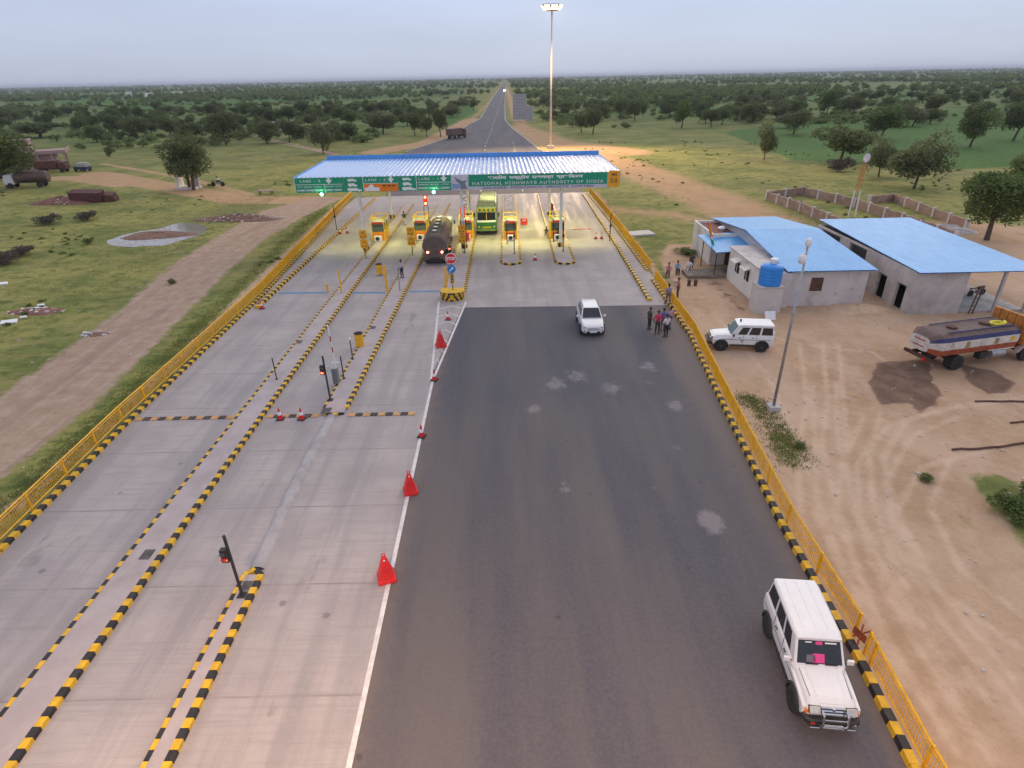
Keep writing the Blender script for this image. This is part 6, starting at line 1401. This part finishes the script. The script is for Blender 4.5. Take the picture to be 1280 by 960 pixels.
brickwall([(38.5, 90.5), (39.7, 82.0), (39.9, 71.0), (39.9, 64)], 1.2, 'front brick wall of the left enclosure, running behind the long hall')
brickwall([(38.6, 90.7), (45.2, 94)], 1.2, 'short far end brick wall joining front and back of the left enclosure')
brickwall([(45.3, 94), (48.2, 84), (48.6, 70), (48.6, 64)], 1.2, 'back brick wall of the left enclosure, behind the dish mast')
brickwall([(51.3, 86.1), (55.5, 87.4), (54.0, 70)], 1.1, 'separate L shaped brick wall with pale piers at the right')
# pink house at the left
hp = G(86, 211); t = thing('farm_house', 'low old house with pinkish flat roof, porch pillars and stair tower', 'building', (hp.x, hp.y, 0), math.radians(28))
bx(-9.5, -2.2, .5, 9, 0, 3.4).build('wall', m_pink, t); r2 = bx(-10, .4, -.4, 9.5, 3.4, 3.75).build('roof', m_pink, t); bx(-10.02, .42, -.42, -.15, 3.75, 4.1).build('parapet', m_pink, t)
bx(.15, .43, -.15, 9.5, 3.752, 4.1).build('parapet', m_pink, t); bx(-10, -6.6, 4.5, 9, 3.76, 6.0).build('stair_tower', m_pink, t); bx(-10.2, -6.4, 4.3, 9.2, 6.0, 6.25).build('tower_slab', m_pink, t)
for x in (-9.6, -5, -2.4, .0): bx(x - .18, x + .18, -.25, .1, 0, 3.4).build('pillar', m_pink, t)
bx(-.1, .14, 3, 3.3, 0, 3.4).build('pillar', m_pink, t); bx(-1.6, -.6, -.1, 0, 0, 2.6).build('painted_panel', pm('pale_green_paint', (.42, .42, .16), .8), t)
for x in (-7.2, -4.0): w = bx(x - .6, x + .6, .42, .5, .9, 2.2).build('window', m_dark, t); bx(x - .03, x + .03, .39, .42, .9, 2.2).build('frame', m_plast2, w)
for px, py, w, lab in ((326, 165, 8, 'dark roofed hut by the trees on the left, nearest the field track'), (343, 162, 6, 'pale roofed hut just right of the dark one in the left field')):
    p = G(px, py); t = thing('field_hut', lab, 'hut', (p.x, p.y, 0), .3); bx(-w/2, w/2, -2, 2, 0, 2.2).build('wall', m_rust if w == 8 else m_plast2, t); mb = MB(); mb.prismy([(-w/2 - .4, 2.2), (w/2 + .4, 2.2), (w/2 + .2, 2.6), (-w/2 - .2, 2.9)], -2.5, 2.5); mb.build('roof', m_dark if w == 8 else m_steel, t); mb = MB(); mb.box((0, -2.02, .9), (.9, .06, 1.8)); mb.build('door', m_wood, t)
p = G(1046, 139); t = thing('field_hut', 'small white roofed hut with a reddish wall in the far right field', 'hut', (p.x, p.y - 8, 0), 0); bx(-4, 4, -2, 2, 0, 1.6).build('wall', m_pink, t); bx(-4.3, 4.3, -2.4, 2.4, 1.6, 3.0).build('roof', m_letter, t)
p = G(333, 243); t = thing('table', 'low reddish table standing on bare soil right of the twin-trunk tree', 'table', p); bx(-1.2, 1.2, -.5, .5, .6, .72).build('top', m_pink, t)
for sx in (-1, 1):
    for sy in (-.4, .4): bx(sx - .06, sx + .06, sy - .06, sy + .06, 0, .6).build('leg', m_rust, t)
# whitish shrine wall below the twin trunk tree
p = G(236, 236); t = thing('shrine_wall', 'small whitewashed platform and wall at the foot of the twin-trunk tree', 'platform', (p.x, p.y, 0)); bx(-1.9, 1.7, -1.3, 1.6, 0, .35).build('base', m_plast2, t); bx(-1.6, -1.3, -.9, 1.4, .35, 2.4).build('wall', m_plaster, t); bx(1.0, 1.8, .6, .9, .35, 2.2).build('wall', m_plast2, t)
# village specks on the horizon
rv = random.Random(5)
for k in range(12):
    px = 158 + k*6.3 + rv.uniform(-1, 1); x, y = GX(px, 104.5 - (px-160)*.02 + 3.3); s = (1100 + 500*rv.random())/math.hypot(x, y); x, y = x*s, y*s
    t = thing('village_house', 'one of the tiny pale village houses on the left horizon', 'house', (x, y, 0), rv.uniform(0, 1), group='pale village houses on the horizon'); w = rv.uniform(5, 10); hh = rv.uniform(3, 4.5)
    bx(-w/2, w/2, -4, 4, 0, hh).build('wall', m_plaster, t); bx(-w/2 - .3, w/2 + .3, -4.3, 4.3, hh, hh + .5).build('roof', m_letter, t)
p = G(800, 293); o = bx(-1.5, 1.5, -1.0, 1.0, .02, .22).build('concrete_slab', m_plast2, loc=(p.x, p.y, 0), rz=.2); tag(o, 'pale concrete slab lying beside the railing right of the canopy', 'slab')
# scrap rods and planks in the yard
for (a, b, r, lab) in (((1218, 502), (1300, 503), .05, 'long straight iron rod lying on the dirt below the tanker'), ((1190, 563), (1245, 560), .06, 'dark plank lying in the dirt, nearest the camera'), ((1245, 560), (1300, 552), .06, 'thin bent rod continuing right of the dark plank'), ((1262, 529), (1300, 527), .05, 'short rod at the right border between the longer ones')):
    A, B = G(*a), G(*b); mb = MB(); n = 5; P = [A.lerp(B, i/n) + Vector((0, random.uniform(-.05, .05), .05)) - A for i in range(n+1)]
    for i in range(n): mb.tube(P[i], P[i+1], r, n=6)
    o = mb.build('scrap_rod', m_rust, loc=A); tag(o, lab, 'scrap')
# ------------------------------------------------------------------ trees
def crown_arrays(seed, R, Hc, n, leaf, lobes=10, flat=.55, zc=0.):
    """leaf faces spread through lobes: returns verts, faces arrays; R radius, Hc crown height; local base z=0"""
    g = np.random.default_rng(seed); cs, rs = [], []
    for i in range(lobes):
        a = g.uniform(0, 2*np.pi); q = g.uniform(.0, .72)**.7; z = g.uniform(.22, .80); k = 1 - abs(z - .45)*1.1
        cs.append((np.cos(a)*R*q*k, np.sin(a)*R*q*k, z*Hc)); rs.append((g.uniform(.26, .46)*R, g.uniform(.16, .30)*Hc))
    cs.append((0, 0, Hc*.5)); rs.append((R*.5, Hc*.34)); cs, rs = np.array(cs), np.array(rs)
    w = rs[:, 0]**2; li = g.choice(len(cs), n, p=w/w.sum())
    d = g.normal(size=(n, 3)); d /= np.linalg.norm(d, axis=1)[:, None]; rad = g.uniform(.35, 1.08, n)**.5*g.choice([1, 1, 1, 1.14], n)
    C = cs[li] + d*rad[:, None]*np.column_stack([rs[li, 0], rs[li, 0], rs[li, 1]])
    u = g.normal(size=(n, 3)) ; u[:, 2] *= .6; u /= np.linalg.norm(u, axis=1)[:, None]; v = np.cross(u, d + g.normal(size=(n, 3))*.5); v /= np.linalg.norm(v, axis=1)[:, None] + 1e-9
    s = leaf*g.uniform(.55, 1.25, n)[:, None]
    V = np.stack([C - u*s, C - v*s*.6, C + u*s, C + v*s*.6], 1).reshape(-1, 3); F = np.arange(4*n).reshape(n, 4); return V, F
def mesh_np(name, V, F, mat):
    me = bpy.data.meshes.new(name); me.vertices.add(len(V)); me.vertices.foreach_set('co', np.asarray(V, np.float32).ravel())
    me.loops.add(F.size); me.loops.foreach_set('vertex_index', F.ravel().astype(np.int32)); me.polygons.add(len(F)); me.polygons.foreach_set('loop_start', np.arange(0, F.size, F.shape[1], dtype=np.int32)); me.update(calc_edges=True); me.materials.append(mat); return me
def trunk_mesh(seed, R, H, th, twin=False):
    r = random.Random(seed); mb = MB()
    roots = [(0, 0, 0)] if not twin else [(-.6, 0, 0), (.7, .2, 0)]
    for q in roots:
        base = Vector(q); fork = base + Vector((r.uniform(-.2, .2)*R*.4, r.uniform(-.2, .2)*R*.4, H*r.uniform(.24, .34))); mb.tube(base, fork, th, th*.68, n=8)
        for k in range(6 if not twin else 4):
            a = k*1.05*(1 if not twin else 1.5) + r.uniform(-.3, .3); q1 = fork + Vector((math.cos(a)*R*.36, math.sin(a)*R*.36, H*r.uniform(.14, .28))); q2 = q1 + Vector((math.cos(a + r.uniform(-.4, .4))*R*.34, math.sin(a)*R*.34, H*r.uniform(.08, .2)))
            mb.tube(fork, q1, th*.5, th*.28, n=6); mb.tube(q1, q2, th*.28, th*.08, n=5)
            q3 = q1 + Vector((math.cos(a+1)*R*.2, math.sin(a+1)*R*.2, H*.16)); mb.tube(q1, q3, th*.2, th*.05, n=4)
    me = bpy.data.meshes.new('trunk'); me.from_pydata(mb.v, [], mb.f); me.materials.append(m_bark); return me
# unit trees: radius 1 -> scaled; keep proportions by kind
KIND = {}
def make_kind(key, seeds, mat, R, H, n, leaf, lobes, c0, th, twin=False):
    L_ = []
    for s in seeds:
        V, F = crown_arrays(s, R, H*(1-c0), n, leaf, lobes); V[:, 2] += H*c0; L_.append((mesh_np('crown', V, F, mat), trunk_mesh(s, R, H, th, twin)))
    KIND[key] = (L_, R, H)
make_kind('big', (11, 12, 13), m_leafg, 4.2, 7.4, 7000, .19, 15, .20, .30)
make_kind('twin', (21,), m_leafd, 4.2, 8.8, 8500, .19, 17, .18, .30, True)
make_kind('dark', (31, 32, 33, 34), m_leafd, 3.2, 5.8, 3400, .20, 11, .24, .2)
make_kind('green', (41, 42, 43), m_leafg, 3.4, 6.2, 3400, .21, 11, .2, .2)
make_kind('pale', (51, 52, 53), m_leafp, 3.3, 6.0, 3000, .20, 12, .12, .16)
make_kind('grey', (61,), m_leafx, 3.0, 3.2, 2600, .16, 10, .02, .1)
make_kind('shrub', (71, 72), m_leafg, 1.5, 1.5, 900, .12, 7, .0, .05)
def tree(x, y, w, h, kind, label, group=None, name='tree', rz=None, idx=None, cat='tree'):
    L_, R, H = KIND[kind]; me, tr = L_[random.randrange(len(L_)) if idx is None else idx]
    t = thing(name, label, cat, (x, y, 0), random.uniform(0, 6.28) if rz is None else rz, group); t.scale = (w/2/R, w/2/R, h/H)
    for nm, m in (('crown', me), ('trunk', tr)): o = bpy.data.objects.new(nm, m); COL.objects.link(o); o.parent = t
    return t
random.seed(11)
def tp(px, py, wpx, top, kind, label, **k):
    b = G(px, py); zc = b.y*_cp + CAM_H*_sp; w = wpx/F_PX*zc
    lo_, hi_ = 0., 40.
    for _ in range(30):
        m_ = (lo_+hi_)/2; 
        # project
        X = b.x*_cy + b.y*_sy; Y = -b.x*_sy + b.y*_cy; Z = m_ - CAM_H; zz = Y*_cp - Z*_sp; yd = -Y*_sp - Z*_cp; py_ = 480 - _sr*F_PX*X/zz + _cr*F_PX*yd/zz
        if py_ > top: lo_ = m_
        else: hi_ = m_
    return tree(b.x, b.y, w*1.05, hi_*1.0, kind, label, **k)
S_ = [(239, 237, 62, 168, 'twin', 'lone dark tree with two trunks beside the crossing dirt track'), (122, 178, 30, 156, 'dark', 'small round tree right of the pink house'), (171, 173, 32, 144, 'dark', 'small tree second to the right of the pink house'),
 (213, 170, 30, 144, 'green', 'round dense green tree above the lone twin-trunk tree'), (283, 181, 38, 134, 'dark', 'tree with bare lower trunk left of the pale field track'), (12, 235, 90, 160, 'big', 'large spreading tree at the left edge overhanging the parked tanker'),
 (50, 172, 62, 152, 'dark', 'wide dark tree right behind the pink house'), (404, 192, 34, 150, 'pale', 'feathery pale tree just left of the canopy corner'), (479, 168, 36, 138, 'dark', 'broad dark tree standing above the canopy lane signs'),
 (519, 170, 24, 138, 'dark', 'leftmost of three small trees left of the highway'), (534, 171, 18, 142, 'dark', 'middle of three small trees left of the highway'), (551, 171, 24, 132, 'dark', 'rightmost of three small trees left of the highway'),
 (100, 166, 24, 145, 'green', 'bright green bush-like tree above the pink house'), (193, 165, 20, 144, 'pale', 'pale tree between two darker ones above the lone tree'), (137, 196, 16, 182, 'shrub', 'low bush in the left meadow below the small trees'),
 (326, 150, 30, 132, 'dark', 'dark tree behind the field huts'), (345, 152, 24, 136, 'green', 'green tree right behind the field huts'), (380, 145, 26, 124, 'dark', 'dark tree beyond the field track end'), (430, 150, 30, 133, 'dark', 'dark tree between the pale feathery tree and the broad one'),
 (500, 150, 22, 134, 'dark', 'dark tree above the three small ones'), (570, 140, 20, 124, 'dark', 'tree at the roadside bend left of the highway'), (592, 137, 14, 124, 'green', 'small tree close to the left highway edge'),
 (727, 166, 22, 140, 'dark', 'thin flat topped tree right of the high mast'), (741, 168, 28, 132, 'dark', 'dense dark tree next to the flat topped one'), (775, 148, 20, 122, 'dark', 'small dark tree farther right of the mast'), (793, 151, 24, 124, 'dark', 'dark tree with visible stem right of the mast'),
 (706, 145, 14, 132, 'dark', 'tiny dark tree just right of the mast'), (692, 150, 12, 138, 'dark', 'tiny dark tree directly behind the mast'), (852, 160, 30, 124, 'green', 'rounded green tree in the middle of the right plain'), (836, 146, 24, 122, 'dark', 'dark tree behind the rounded green one'),
 (955, 200, 30, 148, 'pale', 'slender pale tree at the corner of the green field'), (992, 168, 38, 134, 'pale', 'tall pale tree at the far edge of the green field'), (940, 154, 38, 126, 'dark', 'wide dark tree left of the green field'), (1032, 146, 26, 110, 'green', 'bright green tree beside the white roofed hut'),
 (1049, 203, 66, 152, 'dark', 'flat topped dark tree standing in the green field'), (1098, 221, 46, 170, 'pale', 'open branched tree left of the broad leaning one'), (1142, 236, 72, 164, 'pale', 'broad grey green tree between field and ruined walls'), (1100, 174, 50, 134, 'green', 'full green tree behind the flat topped one'),
 (1140, 158, 40, 130, 'pale', 'pale rounded tree behind the full green one'), (1165, 145, 30, 116, 'dark', 'upright dark tree in the rear row at the right'), (1212, 184, 48, 128, 'green', 'tall green tree above the bright crop'), (1266, 176, 48, 122, 'dark', 'dense tree at the right border above the crop'),
 (1233, 300, 88, 210, 'big', 'large dark round tree behind the concrete shed'), (1278, 240, 58, 190, 'big', 'tree cut by the right border behind the large round one'), (1048, 214, 32, 196, 'grey', 'greyish bare shrub under the flat topped tree'), (1290, 205, 40, 150, 'pale', 'pale tree at the right border over the crop'),
 (1108, 145, 22, 122, 'dark', 'small tree between the hut and the pale rounded tree')]
for px, py, w, top, k, lab in S_:
    tp(px, py, w, top, k, lab, name='shrub' if k in ('shrub', 'grey') else 'tree', cat='shrub' if k in ('shrub', 'grey') else 'tree')
sh = [(215, 355, 1.2, .5, 'small dark shrub in the grass beside the left dirt track'), (110, 275, 3.2, 1.3, 'dark spiny brush below the rubble heap'), (60, 280, 3.6, 1.3, 'dark brush at the left of the spiny brush'), (30, 318, 3.4, 1.0, 'brown brush pile in the left grass'), (5, 330, 3.4, 1.2, 'grey brush at the left border'), (112, 305, 1.6, .8, 'small dark bush left of the puddle'),
      (860, 318, 3.5, .6, 'sparse scrub beside the white veranda wall'), (1000, 560, .8, .3, 'tiny weed by the railing below the lamp post'), (1156, 600, .9, .3, 'small weed in the middle of the dirt yard')]
for px, py, w, h, lab in sh: b = G(px, py); tree(b.x, b.y, w, h, 'grey' if 'rown' in lab or 'brush' in lab else 'shrub', lab, name='shrub', cat='shrub')
for k, (px, py, w, h) in enumerate(((1262, 640, 2.0, .9), (1275, 655, 1.6, .7), (1290, 630, 2.0, 1.0))): b = G(px, py); tree(b.x, b.y, w, h, 'shrub', ('bushy green weed clump at the right border of the yard', 'lower green weed clump touching the right border', 'green bush half outside the right border')[k], name='shrub', cat='shrub')
# scattered savanna trees: individuals up to a few hundred metres
placed = [(G(p[0], p[1]).x, G(p[0], p[1]).y) for p in S_]; cnt = 0; rs = random.Random(99)
def inview(x, y): return y > 30 and -0.92*y - 12 < x < 0.92*y + 12
def blocked(x, y):
    if -32 < x < 30 and y < 300: return True
    if -26 < x < 20: return True
    if x < 0 and y < 250 and x > -150 and not (y > 185 and x < -40): return True
    if x > 0 and y < 190: return True
    # open crop fields on the right
    if 60 < x < 175 and 120 < y < 205: return True
    return False
tries = 0
while cnt < 245 and tries < 12000:
    tries += 1; y = rs.uniform(120, 430); x = rs.uniform(-.92*y, .92*y)
    dens = min(1, max(.12, (y - 100)/180))
    if blocked(x, y) or not inview(x, y) or rs.random() > dens: continue
    if any((x-a)**2 + (y-b)**2 < 36 for a, b in placed): continue
    placed.append((x, y)); cnt += 1; k = rs.choice(('dark', 'dark', 'dark', 'green', 'pale')); w = rs.uniform(5.5, 10.5); random.seed(cnt)
    side = 'left' if x < 0 else 'right'; zone = 'middle distance' if y < 330 else 'far distance'
    lab = {'dark': 'dark olive', 'green': 'leafy green', 'pale': 'pale grey green'}[k] + ' tree scattered in the ' + zone + (' left of the highway' if x < 0 else ' right of the highway')
    tree(x, y, w, rs.uniform(4.5, 7.5), k, lab, group='scattered trees ' + zone + ' ' + side)
# everything farther: one mass
LV, LF, off_ = [], [], 0; g = np.random.default_rng(3)
protoN = [crown_arrays(100 + i, 3.6, 5.6, 260, .62, 8) for i in range(6)]; protoF = [crown_arrays(200 + i, 4.2, 5.6, 46, 1.7, 5) for i in range(6)]
def scatter(n, y0, y1, protos, smin, smax, power):
    global off_
    k = 0
    while k < n:
        y = y0 + (y1-y0)*g.random()**power; x = g.uniform(-.93, .93)*y
        if -16 < x < 11 and y < 3000: continue
        patch = math.sin(x*.013 + 1.3*math.sin(y*.006)) + math.sin(y*.011 + x*.004) + .5*math.sin(x*.031 - y*.02)
        if patch < g.uniform(-.7, 1.7): continue
        V, F = protos[g.integers(len(protos))]; s = g.uniform(smin, smax); a = g.uniform(0, 6.28); c, q = math.cos(a), math.sin(a)
        W_ = np.column_stack([(V[:, 0]*c - V[:, 1]*q)*s*1.1 + x, (V[:, 0]*q + V[:, 1]*c)*s*1.1 + y, V[:, 2]*s]); LV.append(W_); LF.append(F + off_); off_ += len(V); k += 1
scatter(1650, 370, 1000, protoN, .6, 1.3, 1.2)
scatter(5200, 850, 5000, protoF, .75, 1.5, 1.4)
scatter(1800, 3500, 9000, protoF, 1.2, 2.2, 1.2)
o = bpy.data.objects.new('distant_trees', mesh_np('distant_trees', np.concatenate(LV), np.concatenate(LF), m_leafs)); COL.objects.link(o); tag(o, 'dense dark scrub woodland filling the plain up to the horizon', 'woodland', kind='stuff')
# low scrub between the trees
LV, LF, off_ = [], [], 0; protoS = [crown_arrays(300 + i, 1.9, 1.5, 150, .30, 6) for i in range(5)]
for k in range(4200):
    y = 170 + 420*g.random()**1.2; x = g.uniform(-.93, .93)*y
    if (-42 if y < 330 else -20) < x < 16 or (x > 0 and y < 205 + 20*math.sin(x*.05)) or (x < 0 and y < 190 + 18*math.sin(x*.07)): continue
    if math.sin(x*.05 + 1.3*math.sin(y*.03)) + math.sin(y*.045 + x*.02) < g.uniform(-1, 1.6): continue
    if 55 < x < 190 and y < 225: continue
    V, F = protoS[g.integers(5)]; s = g.uniform(.5, 1.7); a = g.uniform(0, 6.28); c, q = math.cos(a), math.sin(a)
    LV.append(np.column_stack([(V[:, 0]*c - V[:, 1]*q)*s*1.3 + x, (V[:, 0]*q + V[:, 1]*c)*s + y, V[:, 2]*s])); LF.append(F + off_); off_ += len(V)
o = bpy.data.objects.new('scrub', mesh_np('scrub', np.concatenate(LV), np.concatenate(LF), m_leafs)); COL.objects.link(o); tag(o, 'low scrub growing between the trees of the plain', 'scrub', kind='stuff')
LV, LF, off_ = [], [], 0; protoW = [crown_arrays(400 + i, .55, .42, 90, .10, 4) for i in range(5)]
for k in range(2600):
    k = k*900//2600
    if k < 430: y = 26 + 95*g.random(); x = -40 - 75*g.random()**1.3
    elif k < 480: y = 12 + 80*g.random(); x = xat([(-23.2, 0), (-23.8, 30), (-26.8, 90)], y) + g.normal(0, .5)
    elif k < 860: y = 66 + 120*g.random(); x = 17 + 80*g.random()
    else: y = 10 + 34*g.random(); x = 26 + 22*g.random()
    if x < 0 and k < 430 and abs(y - 90 - (x + 60)*-.12) < 9 and math.sin(k) > -.6: continue
    if math.sin(x*.31 + 1.3*math.sin(y*.17)) + math.sin(y*.27 + x*.1) < g.uniform(.1, 1.7): continue
    if -51 < x < -38 and 68 < y < 82: continue
    if k >= 480 and k < 860 and (x < 31 and y < 67): continue
    V, F = protoW[g.integers(5)]; s = g.uniform(.2, .8)*(.6 if k >= 860 else 1)*(1.5 if g.random() < .12 else 1); a = g.uniform(0, 6.28); c, q = math.cos(a), math.sin(a)
    LV.append(np.column_stack([(V[:, 0]*c - V[:, 1]*q)*s*1.3 + x, (V[:, 0]*q + V[:, 1]*c)*s + y, V[:, 2]*s - .03])); LF.append(F + off_); off_ += len(V)
o = bpy.data.objects.new('weeds', mesh_np('weeds', np.concatenate(LV), np.concatenate(LF), m_leafg)); COL.objects.link(o); tag(o, 'small dark weed clumps dotted over the grass', 'weeds', kind='stuff')
# grass tufts
def tufts(name, polyf, n, h, label, spread=.12, blades=5, mat=None, wd=.02):
    pts = polyf(n); m = len(pts)*blades; P = np.repeat(pts, blades, 0) + g.normal(0, spread, (m, 2)); a = g.uniform(0, 6.28, m); hh = h*g.uniform(.4, 1.3, m); lean = g.uniform(.1, .6, m)*hh; b = a + g.uniform(-1, 1, m)
    w = wd*g.uniform(.7, 1.6, m); z = np.zeros(m); A = np.column_stack([P[:, 0] - np.sin(a)*w, P[:, 1] + np.cos(a)*w, z]); B = np.column_stack([P[:, 0] + np.sin(a)*w, P[:, 1] - np.cos(a)*w, z]); C = np.column_stack([P[:, 0] + np.cos(b)*lean, P[:, 1] + np.sin(b)*lean, hh])
    V = np.stack([A, B, C], 1).reshape(-1, 3); F = np.arange(3*m).reshape(m, 3); o = bpy.data.objects.new(name, mesh_np(name, V, F, mat or m_grassb)); COL.objects.link(o); tag(o, label, 'grass', kind='stuff'); return o
def along(line, hw):
    def f(n):
        L_ = np.array(line); i = g.integers(0, len(L_)-1, n); t = g.random(n)[:, None]; return L_[i] + (L_[i+1] - L_[i])*t + g.normal(0, hw, (n, 2))
    return f
tufts('verge_grass', along([(-22.9, 10), (-23.2, 22), (-23.5, 30), (-24.0, 38), (-24.7, 46), (-25.9, 60), (-27.2, 78), (-27.2, 90)], .5), 4500, .10, 'rough green grass growing between the left railing and the dirt track')
tufts('meadow_grass', lambda n: np.column_stack([-(38 + 62*g.random(n)**1.4), g.uniform(30, 105, n)]) , 6000, .09, 'uneven tufts of meadow grass left of the dirt track', .3, 4, wd=.035)
tufts('yard_weeds', along(gp((930, 495), (950, 510), (975, 540), (985, 560), (992, 580)), .45), 900, .11, 'green weeds around the foot of the lamp post')
# loose stones
mb = MB(); rr_ = random.Random(8)
for k in range(420):
    if k < 260: x, y = rr_.uniform(14, 38), rr_.uniform(12, 46)
    else: x, y = rr_.uniform(-37, -24.5), rr_.uniform(14, 90)
    s = rr_.uniform(.03, .10); mb.box((x, y, s*.25), (s*1.5, s, s*.7), rz=rr_.uniform(0, 3), rx=rr_.uniform(-.3, .3))
tag(mb.build('stones', m_cement), 'small loose stones scattered over the bare soil', 'stones', kind='stuff')
# ------------------------------------------------------------------ air
hm = bpy.data.materials.new('haze'); hm.use_nodes = True; ht = hm.node_tree; ht.nodes.clear(); ho = ht.nodes.new('ShaderNodeOutputMaterial'); hv = ht.nodes.new('ShaderNodeVolumePrincipled')
hv.inputs['Color'].default_value = (.80, .86, 1, 1); hv.inputs['Density'].default_value = HAZE; hv.inputs['Anisotropy'].default_value = .1; ht.links.new(hv.outputs[0], ho.inputs['Volume'])
if HAZE:
    mb = MB(); S2 = 27500; mb.box((0, 0, (HM + 3 - 1)/2), (2*S2, 2*S2, HM + 3 + 1)); o = mb.build('haze', hm); tag(o, 'thin evening haze over the plain', 'haze', kind='stuff')
